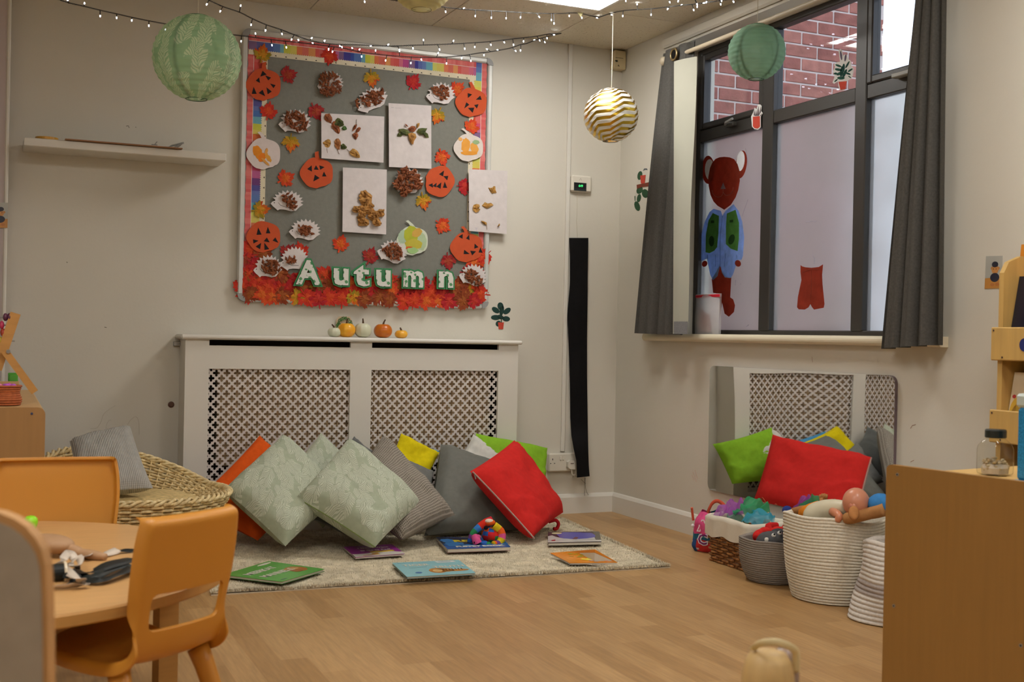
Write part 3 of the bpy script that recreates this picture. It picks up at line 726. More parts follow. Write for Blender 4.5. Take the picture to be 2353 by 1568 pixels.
for (cx, cy, w_, h_, rot, body, n, lb) in [
    (757, 192, 56, 52, .0, [(740,168),(758,164),(772,172),(780,190),(786,205),(775,218),(752,220),(735,212),(733,192)], 110, 'paper hedgehog wholly covered in brown leaves near the top of the board'),
    (852, 232, 72, 52, -.45, [(815,236),(826,222),(838,215),(852,208),(880,206),(882,225),(872,238),(850,243),(836,240),(820,248)], 75, 'tilted paper hedgehog with brown leaf coat above the two white sheets'),
    (675, 281, 70, 56, .05, [(652,262),(668,254),(690,258),(704,270),(708,288),(700,302),(680,298),(660,288)], 95, 'paper hedgehog with bare white face and dark leaf coat, left of the landscape sheet'),
    (1010, 217, 62, 52, .05, [(990,205),(1005,196),(1030,196),(1038,215),(1020,232),(1002,226)], 55, 'white spiky paper hedgehog beside the top right pumpkin'),
    (657, 464, 70, 50, .05, [(645,448),(665,444),(678,455),(682,475),(672,482),(655,468)], 45, 'white paper hedgehog with a small leaf patch, upper one left of the leaf-figure sheet'),
    (698, 530, 68, 50, .1, [(685,515),(700,520),(715,520),(722,530),(718,540),(705,541),(692,537),(684,530)], 42, 'white paper hedgehog with two leaf clumps, beside the lower left pumpkin'),
    (613, 615, 62, 54, .0, [(600,600),(625,596),(640,605),(642,625),(625,632),(600,625)], 60, 'white paper hedgehog in the leaves at the bottom left corner'),
    (673, 597, 62, 56, -.15, [(655,592),(670,588),(682,594),(680,604),(665,606)], 24, 'white paper hedgehog with little leaf, just left of the letter A'),
    (899, 580, 64, 54, .3, [(875,575),(890,562),(905,558),(920,565),(924,588),(915,600),(895,592),(885,585)], 75, 'paper hedgehog with leaf coat overlapping the green painted pumpkin'),
    (1085, 634, 60, 52, .25, [(1066,622),(1080,618),(1100,630),(1112,645),(1102,655),(1085,650),(1070,642)], 70, 'paper hedgehog with leaf coat at the bottom right corner of the board')]:
    t = thing('paper_hedgehog', lb, 'paper hedgehog', B(cx, cy+h_*.4, YB_), 'paper hedgehogs on the display board')
    cut(hog_pts(cx, cy, w_, h_, 1, rot), -.031, .0012, rgb(214, 206, 204)).build('hedgehog_shape', paper, t)
    mb = MB(); ca, sa = cos(rot), sin(rot)
    def hp(x, y): return B(cx+x*w_*ca-y*h_*sa, cy+x*w_*sa+y*h_*ca, -.0324)
    mb.tube([hp(-.25, .05), hp(-.18, .16), hp(-.02, .24), hp(.18, .27)], .0008, 4, blk); mb.ball(hp(-.38, .07), .0022, blk, 8, 5)
    mb.build('drawn_lines', paper, t)
    o = scraps(MB(), body, -.033, n, BR, .016, .012).build('leaf_scraps', dryleaf, t); o['kind'] = 'stuff'
t = thing('leaf_cluster', 'big bunch of brown leaves glued over a paper hedgehog, left of the lopsided pumpkin', 'leaf picture', B(937, 445, YB_))
cut(hog_pts(935, 418, 66, 60, 1, .1), -.031, .0012, rgb(214, 206, 204)).build('hedgehog_shape', paper, t)
o = scraps(MB(), [(915,395),(935,385),(955,388),(970,420),(968,436),(945,432),(930,455),(918,440),(903,432),(905,418),(922,412)], -.033, 130, BR, .021, .02).build('leaf_scraps', dryleaf, t); o['kind'] = 'stuff'

# --------------------------- white sheets with real leaves
def dried(pts, y, cols, parent, name='dried_leaf', curl=.006):
    mb = MB(); c = [sum(p[0] for p in pts)/len(pts), sum(p[1] for p in pts)/len(pts)]
    ce = mb.add([B(c[0], c[1], y-curl*1.3)]); rim = [mb.add([B(a, b, y-rnd(0, curl))]) for a, b in pts]; mid = [mb.add([B((a+c[0])/2, (b+c[1])/2, y-curl*rnd(.5, 1.6))]) for a, b in pts]; n = len(pts)
    for i in range(n):
        j = (i+1) % n; mb.face([ce, mid[i], mid[j]], mixc(cols[0], cols[1], rnd(0, 1))); mb.face([mid[i], rim[i], rim[j], mid[j]], mixc(cols[0], cols[2], rnd(0, .7)))
    return mb.build(name, dryleaf, parent)
GL = (rgb(74, 82, 44), rgb(54, 60, 38), rgb(96, 98, 54)); TAN = (rgb(170, 126, 62), rgb(146, 102, 50), rgb(190, 150, 90))
sheet = rgb(212, 204, 202)
def sheetthing(corners, y, lb):
    t = thing('paper_sheet', lb, 'paper sheet', B((corners[2][0]+corners[3][0])/2, corners[2][1], YB_))
    (a, b, c_, d) = [B(p[0], p[1], y) for p in corners]
    def f(u, v): 
        p = (a*(1-u)+b*u)*(1-v)+(d*(1-u)+c_*u)*v
        return p+V((0, -.004*(abs(u-.5)*2)**3*v-.002*sin(3*u+2*v), 0))
    mb = MB(); mb.grid(f, 8, 10, sheet); mb.grid(lambda u, v: f(u, v)+V((0, .0006, 0)), 8, 10, sheet, flip=True); mb.build('sheet', paper, t, smooth=True)
    return t
def leafpts(cx, cy, l, w_, rot, jag=.12, n=14):
    out = []
    for i in range(n):
        a = 2*pi*i/n; x, y = l*cos(a), w_*sin(a)*(1-.35*cos(a)); k = 1+rnd(-jag, jag); x *= k; y *= k
        out.append((cx+x*cos(rot)-y*sin(rot), cy+x*sin(rot)+y*cos(rot)))
    return out
def Zp(z, x, y): return z([(x, y)])[0]
t = sheetthing([(738, 260), (883, 268), (881, 374), (738, 364)], -.036, 'white landscape sheet with nine dried leaves glued on')
for (x, y, l, w_, r, cl) in [(1083, 1025, 12, 8, 1.0, BR), (1165, 1125, 15, 8, 1.1, BR), (1200, 1075, 11, 10, .3, GL), (1253, 1130, 6, 5, .5, (rgb(80, 110, 60),)*3), (1360, 1125, 9, 3, 2.1, BR), (1395, 1150, 8, 4, 2.2, BR), (1370, 1210, 8, 6, 1.4, BR), (1070, 1295, 10, 9, 1.2, TAN), (1180, 1300, 13, 7, 1.4, (rgb(150, 96, 54), rgb(126, 76, 44), rgb(170, 120, 80))), (1245, 1325, 7, 6, .3, GL), (1368, 1400, 14, 8, .7, TAN)]:
    q = Zp(z1, x, y); dried(leafpts(*q, l, w_, r), -.038, cl, t)
mb = MB()
for a in ([(1065,1340),(1072,1390)], [(1175,1350),(1198,1405)], [(1275,1350),(1320,1390)], [(1378,1090),(1380,1035)]):
    q = z1(a); mb.tube([B(*q[0], -.040), B(*q[1], -.040)], .0009, 5, rgb(110, 80, 50))
mb.build('leaf_stalks', dryleaf, t)
t = sheetthing([(893, 237), (991, 243), (991, 388), (893, 384)], -.037, 'white upright sheet with a winged figure of green leaves')
for pts, cl in (([(350,1000),(400,995),(440,1005),(468,1030),(462,1065),(430,1072),(400,1060),(380,1078),(333,1078),(345,1045),(360,1030)], GL), ([(540,1030),(560,995),(600,988),(655,992),(635,1030),(660,1050),(672,1092),(640,1090),(615,1060),(580,1060)], GL),
                ([(452,990),(490,965),(525,970),(538,1000),(515,1030),(475,1025),(458,1010)], BR), ([(450,1050),(490,1035),(530,1050),(540,1085),(515,1125),(505,1165),(480,1150),(460,1110)], OK_), ([(415,940),(440,955),(455,975),(430,970)], BR), ([(540,985),(545,940),(575,935),(570,965),(552,990)], TAN)):
    dried(z2(pts), -.039, cl, t, curl=.009)
mb = MB(); mb.prism([B(*p, -.0392) for p in z2([(272,770),(300,768),(300,772),(272,774)])], (0, -.0002, 0), rgb(170, 165, 165)); mb.prism([B(*p, -.0392) for p in z2([(310,774),(378,778),(378,781),(310,777)])], (0, -.0002, 0), rgb(176, 170, 170)); mb.build('pencil_note', paper, t)
t = sheetthing([(788, 385), (889, 390), (887, 539), (786, 533)], -.035, 'white upright sheet with a seated figure made of brown leaves')
for x, y, l, w_, r in [(1475, 320, 15, 11, .3), (1480, 385, 15, 13, 1.2), (1385, 470, 9, 9, .3), (1450, 470, 14, 10, .4), (1520, 480, 16, 9, .5), (1440, 520, 10, 9, 0), (1590, 520, 18, 9, .1), (1640, 500, 10, 9, -.8), (1460, 600, 14, 11, .3), (1560, 560, 18, 8, .6), (1600, 610, 12, 8, .2), (1430, 560, 9, 9, 1.2), (1530, 430, 9, 8, 0)]:
    q = Zp(z3, x, y); dried(leafpts(*q, l, w_, r, .2), -.037-rnd(0, .006), OK_, t, curl=.010)
t = sheetthing([(1077, 389), (1166, 393), (1164, 538), (1077, 531)], -.039, 'white upright sheet hanging over the right frame of the board with small dry leaves')
for pts in ([(1300,235),(1325,240),(1345,235),(1355,222),(1375,222),(1378,260),(1390,292),(1365,295),(1345,300),(1320,280)], [(1145,420),(1175,410),(1205,415),(1212,440),(1195,455),(1218,465),(1200,490),(1170,502),(1140,480),(1137,450)],
            [(1232,428),(1265,390),(1295,405),(1330,398),(1357,422),(1320,440),(1290,458),(1255,445)], [(1220,588),(1250,592),(1282,605),(1283,632),(1255,625)], [(1420,615),(1425,635),(1405,650),(1393,657),(1408,630)]):
    dried(z4(pts), -.041, TAN, t, curl=.007)
mb = MB(); q = z4([(1283, 610), (1287, 682)]); mb.tube([B(*q[0], -.043), B(*q[1], -.043)], .0009, 5, rgb(150, 120, 80))
for r_, (ya, yb) in enumerate(((660, 668), (678, 690))):
    pts = [B(*q, -.0412) for q in z4([(1120+8*i, ya+(5 if i % 2 else -2)+i*.9) for i in range(9)])]; mb.tube(pts, .0005, 4, rgb(96, 96, 170))
mb.build('pen_note', paper, t)

# --------------------------- the word Autumn, letter by letter
lm = mk('printed_leaf_paper', rough=.8, col=rgb(216, 216, 208), spec=.2)
def leafprint(N, L, tc):
    vo = N.new('ShaderNodeTexVoronoi'); vo.inputs['Scale'].default_value = 42; L.new(tc.outputs['Object'], vo.inputs['Vector'])
    nz = N.new('ShaderNodeTexNoise'); nz.inputs['Scale'].default_value = 230; L.new(tc.outputs['Object'], nz.inputs[0])
    k = nmath(N, L, 'ADD', vo.outputs['Distance'], nmath(N, L, 'MULTIPLY', nz.outputs[0], .32))
    r = N.new('ShaderNodeMapRange'); r.inputs[1].default_value = .47; r.inputs[2].default_value = .50; L.new(k, r.inputs[0])
    return nmix(N, L, r.outputs[0], rgb(96, 148, 104), rgb(216, 216, 208)), None
setpat(lm, leafprint)
grn, dgrn = rgb(70, 140, 92), rgb(28, 78, 50)
for ch, px, py, h_, wd in (('A', 708, 652, .150, 1.0), ('u', 783, 653, .150, 1.06), ('t', 830, 655, .150, 1.3), ('u', 880, 656, .150, 1.06), ('m', 949, 658, .150, .92), ('n', 1024, 659, .150, 1.12)):
    w0 = B(px, py, -.044)
    which = {783: ' between A and t', 880: ' between t and m'}.get(px, '')
    t = thing('letter', 'green-edged white letter %s with leaf print%s, on the board' % (ch, which), 'letter', w0, 'letters of the word Autumn')
    fr = lambda y: ((w0.x, y, w0.z), (1, 0, 0), (0, 0, 1), (0, -1, 0))
    text_mb(ch, h_, .0015, .0135, grn, fr(-.0435), align='CENTER', sx=wd).build('green_backing', paper, t)
    text_mb(ch, h_, .0010, .0070, dgrn, fr(-.0462), align='CENTER', sx=wd).build('dark_outline', paper, t)
    text_mb(ch, h_, .0010, .0055, None, fr(-.0482), align='CENTER', sx=wd).build('letter_face', lm, t)

# ================================================================ FLOATING SHELF
shelf = struct  # noqa
a, b = B(55, 306, -.2), B(520, 361, -.2); zt = (a.z+b.z)/2
sh = tag(MB().bbox((a.x, -.001, zt-.034), (b.x, -.2, zt), r=.003).build('floating_shelf', whitem), 'white floating wall shelf left of the display board', 'shelf')
t = thing('clipboard', 'brown clipboard lying flat on the white wall shelf, its clip to the right', 'clipboard', B(290, 318, -.17))
c0, c1 = B(150, 306, -.215), B(420, 331, -.215)
for k, dz in enumerate((0.001,)):
    MB().bbox((c0.x, -.215, zt+dz), (c1.x, -.02, zt+dz+.005), rgb(150, 108, 70), .001).build('board', mk('hardboard', rough=.7, var=(20, .12, None)), t)
MB().box((c0.x+.01, -.213, zt+.006), (c1.x-.06, -.025, zt+.008), rgb(206, 200, 196)).build('papers', paper, t)
mb = MB(); mb.bbox((c1.x-.05, -.16, zt+.008), (c1.x-.012, -.07, zt+.016), rgb(150, 148, 140), .002)
mb.tube([(c1.x-.05, -.115, zt+.014), (c1.x-.03, -.115, zt+.028), (c1.x+.0, -.115, zt+.038), (c1.x+.018, -.115, zt+.044)], .004, 8, rgb(160, 158, 150))
mb.prism([(c1.x-.03, -.16, zt+.016), (c1.x+.005, -.16, zt+.036), (c1.x+.008, -.16, zt+.033), (c1.x-.024, -.16, zt+.012)], (0, .09, 0), rgb(140, 138, 130)); mb.build('clip', plast, t)
mb = MB(); q = B(355, 320, -.205); mb.bbox((q.x-.012, -.21, zt+.006), (q.x+.012, -.17, zt+.012), rgb(120, 118, 112), .001); mb.tube([(q.x, -.2, zt+.01), (q.x+.012, -.2, zt+.026)], .002, 6, rgb(150, 148, 142))
mb.build('small_clip', plast, t)
q = B(108, 303, -.15); zs = zt+.012
tag(MB().lathe([(.030, 0), (.045, 0), (.045, .011), (.030, .011), (.030, 0)], 28, (q.x, -.15, zt+.0005), [rgb(196, 140, 40), rgb(206, 152, 48)]).build('tape_roll', plast), 'roll of amber sticky tape at the left end of the wall shelf', 'tape')

# ================================================================ RADIATOR AND COVER
YC = -0.17
A_ = B(424, 900, YC); Bq = B(1189, 900, YC); CX0, CX1 = A_.x, Bq.x; ZT = B(800, 786, YC-.02).z
cov = thing('radiator_cover', 'white painted radiator cover with pierced quatrefoil grilles on the back wall', 'radiator cover', ((CX0+CX1)/2, YC/2, 0))
MB().bbox((CX0-.022, -.001, ZT-.0), (CX1+.016, YC-.022, ZT+.020), r=.007).build('top_shelf', whitem, cov)
g1 = (B(478, 950, YC).x, B(803, 950, YC).x); g2 = (B(852, 950, YC).x, B(1143, 950, YC).x); gz1 = B(640, 849, YC).z; gz0 = .10
sz1, sz0 = B(640, 783, YC).z, B(640, 796.5, YC).z
TH = .018
def fpan(x0, x1, z0, z1): return (x0, YC, z0), (x1, YC+TH, z1)
mb = MB()
for a, b in (fpan(CX0, g1[0], 0, ZT), fpan(g1[1], g2[0], 0, ZT), fpan(g2[1], CX1, 0, ZT)): mb.box(a, b)
for x0, x1 in (g1, g2):
    for a, b in (fpan(x0, x1, 0, gz0), fpan(x0, x1, gz1, sz0), fpan(x0, x1, sz1, ZT)): mb.box(a, b)
mb.build('front_frame', whitem, cov)
for x0, x1 in ((CX0, CX0+TH), (CX1-TH, CX1)): MB().box((x0, YC+TH, 0), (x1, -.001, ZT)).build('side_panel', whitem, cov)
def grille(x0, x1, z0, z1, ph):
    s = .0455/2; bm = bmesh.new(); T_ = .004
    # hole outline (four petals) inside a diamond cell
    hole = []
    for k in range(24):
        a = 2*pi*k/24+pi/4; c4 = abs(cos(2*a)); r = .0066+.0090*c4**0.85
        hole.append((r*cos(a), r*sin(a)))
    # hole starts at 45 deg; diamond corners at 0, 90, ...
    nx = int((x1-x0)/(2*s))+3; nz_ = int((z1-z0)/(2*s))+3
    verts = {}
    def vtx(x, z):
        k = (round(x, 5), round(z, 5))
        if k not in verts: verts[k] = bm.verts.new((x, 0, z))
        return verts[k]
    for i in range(-1, nx*2):
        for j in range(-1, nz_*2):
            if (i+j) % 2: continue
            cx, cz = x0+ph+i*s, z0+j*s
            if cx < x0-s or cx > x1+s or cz < z0-s or cz > z1+s: continue
            cor = [vtx(cx+s, cz), vtx(cx, cz+s), vtx(cx-s, cz), vtx(cx, cz-s)]
            H_ = [bm.verts.new((cx+h[0], 0, cz+h[1])) for h in hole]
            # hole index 0 at 45deg, 6 at 135, 12 at 225, 18 at 315
            for q in range(4):
                c0, c1 = cor[q], cor[(q+1) % 4]; m_ = q*6   # vertex at 45+90q between corners q and q+1
                # from corner q (angle 90q) to corner q+1: hole verts -3..+3 about m_
                seq = [H_[(m_+d) % 24] for d in range(-3, 4)]
                try:
                    bm.faces.new([c0, c1]+seq[::-1])
                except ValueError: pass
    for co_, no in (((x0, 0, 0), (-1, 0, 0)), ((x1, 0, 0), (1, 0, 0)), ((0, 0, z0), (0, 0, -1)), ((0, 0, z1), (0, 0, 1))):
        bmesh.ops.bisect_plane(bm, geom=bm.verts[:]+bm.edges[:]+bm.faces[:], plane_co=co_, plane_no=no, clear_outer=True)
    mb = MB(); bm.verts.ensure_lookup_table(); bm.verts.index_update()
    yb = YC+.012; n = len(bm.verts)
    mb.add([(v.co.x, yb, v.co.z) for v in bm.verts]); mb.add([(v.co.x, yb+T_, v.co.z) for v in bm.verts])
    for f in bm.faces:
        k = [v.index for v in f.verts]
        nrm = f.normal.y
        f1 = k if nrm < 0 else k[::-1]
        mb.face(f1, None); mb.face([n+i for i in f1[::-1]], None)
    for e in bm.edges:
        if len(e.link_faces) == 1:
            a, b = e.verts[0].index, e.verts[1].index; mb.face([a, b, n+b, n+a], None)
    bm.free(); return mb
gm = mk('white_mdf_grille', col=rgb(214, 206, 200), rough=.5)
grille(g1[0]-.002, g1[1]+.002, gz0, gz1, .014).build('grille_panel', gm, cov); grille(g2[0]-.002, g2[1]+.002, gz0, gz1, .018).build('grille_panel', gm, cov)
# radiator inside
MB().box((CX0+TH, -.001, 0), (CX1-TH, -.006, ZT-.004)).build('inner_shade_sheet', mk('dark_shade_brown', col=rgb(74, 64, 54), rough=.9), cov)  # added dark sheet, its colour stands in for the shade inside the cover
rx0, rx1 = B(497, 900, -.08).x, B(1118, 900, -.08).x; rz0, rz1 = .30, ZT-.030
radm = mk('warm_beige_enamel', col=rgb(200, 172, 134), rough=.5)
rad = thing('radiator', 'beige panel radiator seen through the holes of the white cover', 'radiator', ((rx0+rx1)/2, -.08, rz0))
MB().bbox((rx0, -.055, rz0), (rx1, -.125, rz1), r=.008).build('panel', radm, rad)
mb = MB(); x = rx0+.04
while x < rx1-.03: mb.bbox((x, -.124, rz0+.03), (x+.014, -.131, rz1-.03), None, .004); x += .033
o = mb.build('flutes', radm, rad); o['kind'] = 'stuff'
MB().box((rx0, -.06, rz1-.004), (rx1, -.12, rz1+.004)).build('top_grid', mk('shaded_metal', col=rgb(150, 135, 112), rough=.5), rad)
# little fixing bracket at the left of the cover
q = B(406, 790, -.012)
tag(MB().bbox((q.x-.014, -.0005, q.z-.010), (CX0, -.022, q.z+.010), rgb(130, 130, 130), .002).build('bracket', metal), 'small grey metal bracket at the upper left of the radiator cover', 'bracket')
q = B(393, 930, 0); mb = MB(); mb.lathe([(.010, 0), (.014, .003), (.008, .006), (.0, .006)], 14, (0, 0, 0), rgb(96, 66, 54)); mb.v = [(q.x+v[0], -v[2]-.0003, q.z+v[1]) for v in mb.v]
tag(mb.build('wall_plug', plast), 'small brown wall plug in the wall left of the radiator cover', 'wall plug')

# pumpkins on top
ZS = ZT+.020
def pumpkin(cx, r, h_, c1, c2, stem, lb):
    q = B(cx, 770, -.105); t = thing('pumpkin', lb, 'pumpkin', (q.x, -.105, ZS), 'row of small pumpkins on the radiator cover')
    def f(u, v):
        a = 2*pi*u; b = pi*v; k = 1-.055*abs(sin(4.5*a))**.5*sin(b)*1.0; x = r*k*sin(b)**.8
        z = h_/2-h_/2*cos(b); z -= h_*.10*(max(0, v-.86)/.14)**1.5; z = max(z, .001)
        return (q.x+x*cos(a), -.105+x*sin(a), ZS+z)
    MB().grid(f, 48, 14, lambda u, v: mixc(c1, c2, .5+.5*noise.noise(V((u*9, v*3, cx*.1)))), cu=True).build('fruit', gloss, t, smooth=True)
    MB().tube([(q.x, -.105, ZS+h_*.90), (q.x+stem*.3, -.105, ZS+h_*1.08), (q.x+stem, -.105, ZS+h_*1.28)], [.0055, .004, .003], 8, rgb(84, 62, 42)).build('stalk', dryleaf, t)
OC = (rgb(236, 158, 30), rgb(240, 178, 60))
pumpkin(768, .032, .046, rgb(216, 216, 192), rgb(200, 204, 176), -.012, 'smallest white pumpkin at the left end of the row on the radiator cover')
pumpkin(796, .043, .068, rgb(238, 150, 26), rgb(244, 186, 50), .004, 'bright orange pumpkin between the two white pumpkins')
pumpkin(834, .042, .070, rgb(220, 216, 192), rgb(204, 208, 176), -.002, 'taller white pumpkin in the middle of the row')
pumpkin(880, .045, .068, rgb(212, 124, 26), rgb(196, 92, 22), .010, 'darker orange pumpkin with a reddish streak, second from the right')
pumpkin(922, .032, .040, rgb(238, 168, 40), rgb(244, 186, 70), -.006, 'smallest orange pumpkin at the right end of the row')
t = thing('photo_card', 'small card with a green leafy wreath behind the pumpkins', 'card', B(791, 772, -.02))
mb = MB(); q = B(791, 772, -.012); mb.prism([(q.x-.040, -.010, ZS+.0), (q.x+.040, -.010, ZS), (q.x+.040, -.004, ZS+.075), (q.x+.028, -.003, ZS+.098), (q.x-.026, -.003, ZS+.098), (q.x-.040, -.004, ZS+.08)], (0, -.0015, 0), rgb(206, 180, 150)); mb.build('card', paper, t)
mb = MB()
for k in range(420):
    a = rnd(-.3, pi+.3); rr = rnd(.026, .040); x, z = q.x+rr*cos(a), ZS+.052+rr*1.08*sin(a)*1.05
    if rnd(0, 1) < .45: x, z = q.x+random.choice((-1, 1))*rnd(.02, .038), ZS+rnd(.005, .07)
    s = .0035; c_ = mixc(rgb(50, 96, 48), rgb(96, 138, 72), rnd(0, 1)); p = V((x, -.0125-rnd(0, .003), z)); u = V((rnd(-1, 1), rnd(-.3, .3), rnd(-1, 1))).normalized()*s; v = V((-u.z, 0, u.x))*.5
    i0 = mb.add([p-u, p+v, p+u, p-v]); mb.face([i0, i0+1, i0+2, i0+3], c_)
o = mb.build('wreath_leaves', silkleaf, t); o['kind'] = 'stuff'

# ================================================================ WALL BITS ON THE BACK WALL
def sticker_leaf(mb, pts, y, col, plane=B, off=(0, -.0006, 0)): mb.prism([plane(a, b, y) for a, b in pts], off, col)
def sticker(name, lb, outline, leaves, pot, plane, base, off, parentloc, extra=()):
    t = thing(name, lb, 'sticker', parentloc)
    d = -.0007
    if outline: MB().prism([plane(a, b, base) for a, b in outline], off, rgb(214, 212, 208)).build('white_border', paper, t)
    for pts, col in leaves: MB().prism([plane(a, b, base+(d if outline else 0)) for a, b in pts], off, col).build('leaf', paper, t)
    for pts, col in extra: MB().prism([plane(a, b, base+2*d) for a, b in pts], off, col).build('stem', paper, t)
    if pot: MB().prism([plane(a, b, base+2*d) for a, b in pot], off, rgb(190, 72, 56)).build('pot', paper, t)
    return t
def el(cx, cy, rx, ry, deg): return ngon((cx, cy), rx, ry, 14, radians(deg))
dg = rgb(38, 66, 60)
z6 = Z(800, 700, 4.355)
outl = [(1137,702),(1146,698),(1160,696),(1168,702),(1174,712),(1174,738),(1164,742),(1160,758),(1144,758),(1140,750),(1134,742),(1128,730),(1128,712)]
sticker('plant_sticker', 'rubber plant sticker with red pot on the wall below the display board', None,
        [(el(1150, 704, 9, 7, 80), dg), (el(1139, 713, 10, 6, 35), dg), (el(1165, 715, 10, 6, -38), dg), (el(1153, 714, 5, 12, 10), dg), (el(1139, 730, 11, 6, 0), dg), (el(1163, 733, 9, 6, 5), dg), (el(1150, 729, 8, 5, 20), dg), (el(1145, 744, 6, 7, 20), dg)],
        [(1144, 741), (1158, 741), (1156, 757), (1146, 757)], B, -.0005, (0, -.0006, 0), B(1151, 757, 0), extra=[([(1151, 705), (1153, 705), (1153, 742), (1151, 742)], rgb(40, 60, 50))])
# thermometer display
t = thing('room_thermometer', 'small white square wall thermometer with black screen and green digits', 'thermometer', B(1331, 446, 0))
q0, q1 = B(1309, 403, 0), B(1354, 446, 0)
MB().bbox((q0.x, 0, q1.z+.004), (q1.x, -.026, q0.z), r=.007).build('body', offwhite, t)
a, b = B(1319, 419, -.026), B(1347, 440, -.026)
mb = MB().box((a.x, -.0255, b.z), (b.x, -.0275, a.z), rgb(14, 14, 18)); mb.box((a.x, -.0276, b.z), (b.x, -.0279, b.z+.011), rgb(34, 40, 44)); mb.build('screen', gloss, t)
gl = mk('green_led_digits', col=rgb(60, 210, 110), emit=(rgb(60, 220, 120), 1.2))
text_mb('649', .017, .0002, .0004, None, (((a.x+b.x)/2+.003, -.0282, b.z+.020), (1, 0, 0), (0, 0, 1), (0, -1, 0)), align='CENTER').build('digits', gl, t)
mb = MB(); q = B(1334, 413, -.026); mb.tube([(q.x-.006, -.027, q.z-.004), (q.x, -.027, q.z+.008), (q.x+.006, -.027, q.z-.004)], .0008, 5, rgb(170, 160, 145)); mb.build('logo_mark', paint, t)
cordm = mk('white_cord', col=rgb(200, 192, 172), rough=.6)
tag(MB().tube(smoothpath([B(1326, 446, -.004), B(1326, 480, -.003), B(1325, 510, -.004), B(1327, 548, -.005)], 5), .0012, 6).build('thin_wire', cordm), 'thin white wire hanging from the wall thermometer', 'wire')
# black fabric cable cover
L_ = [(1308, 547), (1310, 590), (1310, 650), (1306, 700), (1304, 722), (1307, 790), (1310, 880), (1311, 960), (1313, 1000), (1319, 1035), (1325, 1060), (1326, 1098)]
R_ = [(1352, 547), (1351, 610), (1350, 700), (1349, 780), (1349, 860), (1350, 940), (1351, 1000), (1352, 1040), (1353, 1070), (1355, 1095)]
def along(pl_, t_):
    ys_ = [p[1] for p in pl_]; y = ys_[0]+(ys_[-1]-ys_[0])*t_
    for i in range(len(pl_)-1):
        if pl_[i][1] <= y <= pl_[i+1][1]+1e-6: k = (y-pl_[i][1])/(pl_[i+1][1]-pl_[i][1]); return (pl_[i][0]+(pl_[i+1][0]-pl_[i][0])*k, y)
    return pl_[-1]
def f(u, v):
    a, b = along(L_, v), along(R_, v); x, y = a[0]+(b[0]-a[0])*u, a[1]+(b[1]-a[1])*u
    return B(x, y, -.018-.008*sin(pi*u)-.003*sin(v*23+u*2)-(.0 if v < .80 else .062*min(1, (v-.80)/.07)))
mb = MB(); mb.grid(f, 8, 40, rgb(22, 21, 22)); mb.grid(lambda u, v: f(u, v)+V((0, .002, 0)), 8, 40, rgb(22, 21, 22), flip=True)
tag(mb.build('cable_cover', cloth, smooth=True), 'long black fabric strip hanging on the back wall over the cable', 'cable cover')
mb = MB()
for pts in ([(1345, 1098), (1345, 1115), (1347, 1128), (1352, 1138)], [(1344, 1098), (1343, 1125), (1344, 1165)], [(1325, 1096), (1318, 1093), (1316, 1098)], [(1335, 1102), (1341, 1108), (1346, 1112)]):
    mb.tube(smoothpath([B(a, b, -.012) for a, b in pts], 4), .0009, 5, rgb(90, 78, 66))
tag(mb.build('loose_threads', cloth), 'loose dark threads hanging below the black fabric strip', 'threads')
# double socket with plug
t = thing('double_socket', 'white double wall socket with switches beside the black fabric strip', 'socket', B(1288, 1081, 0))
sx0, sx1, sz0_, sz1_ = B(1256, 1041, 0).x, B(1319, 1041, 0).x, B(1288, 1082, 0).z, B(1288, 1041, 0).z
MB().bbox((sx0, 0, sz0_), (sx1, -.034, sz1_), r=.005).build('face_plate', offwhite, t)
for k, xx in enumerate((B(1288, 1052, -.034).x, B(1294, 1046, -.034).x)):
    MB().bbox((xx-.005, -.033, sz1_-.034), (xx+.005, -.039, sz1_-.014) if k == 0 else (xx+.005, -.037, sz1_-.010), r=.002).build('switch', offwhite, t)
mb = MB(); c_ = B(1270, 1062, -.0345)
mb.box((c_.x-.002, -.0338, c_.z+.008), (c_.x+.002, -.0346, c_.z+.017), blk); mb.box((c_.x-.014, -.0338, c_.z-.010), (c_.x-.008, -.0346, c_.z-.006), blk); mb.box((c_.x+.008, -.0338, c_.z-.010), (c_.x+.014, -.0346, c_.z-.006), blk)
mb.build('pin_holes', plast, t)
t = thing('plug', 'white mains plug in the right half of the double socket', 'plug', B(1311, 1083, -.04))
c_ = B(1312, 1068, -.05)
mb = MB(); mb.prism([(c_.x-.020, -.036, c_.z-.012), (c_.x-.006, -.036, c_.z-.024), (c_.x+.02, -.036, c_.z-.024), (c_.x+.024, -.036, c_.z+.020), (c_.x-.006, -.036, c_.z+.024), (c_.x-.02, -.036, c_.z+.014)], (0, -.022, 0)); mb.build('body', offwhite, t)
MB().box((c_.x-.006, -.0578, c_.z+.004), (c_.x+.012, -.059, c_.z+.008), rgb(110, 90, 84)).build('label_strip', plast, t)
MB().tube(smoothpath([(c_.x+.005, -.05, c_.z-.022), (c_.x+.008, -.05, c_.z-.05), (c_.x+.03, -.04, c_.z-.05), (c_.x+.036, -.024, c_.z+.0), (c_.x+.032, -.008, c_.z+.10)], 5), .003, 8).build('flex', offwhite, t)
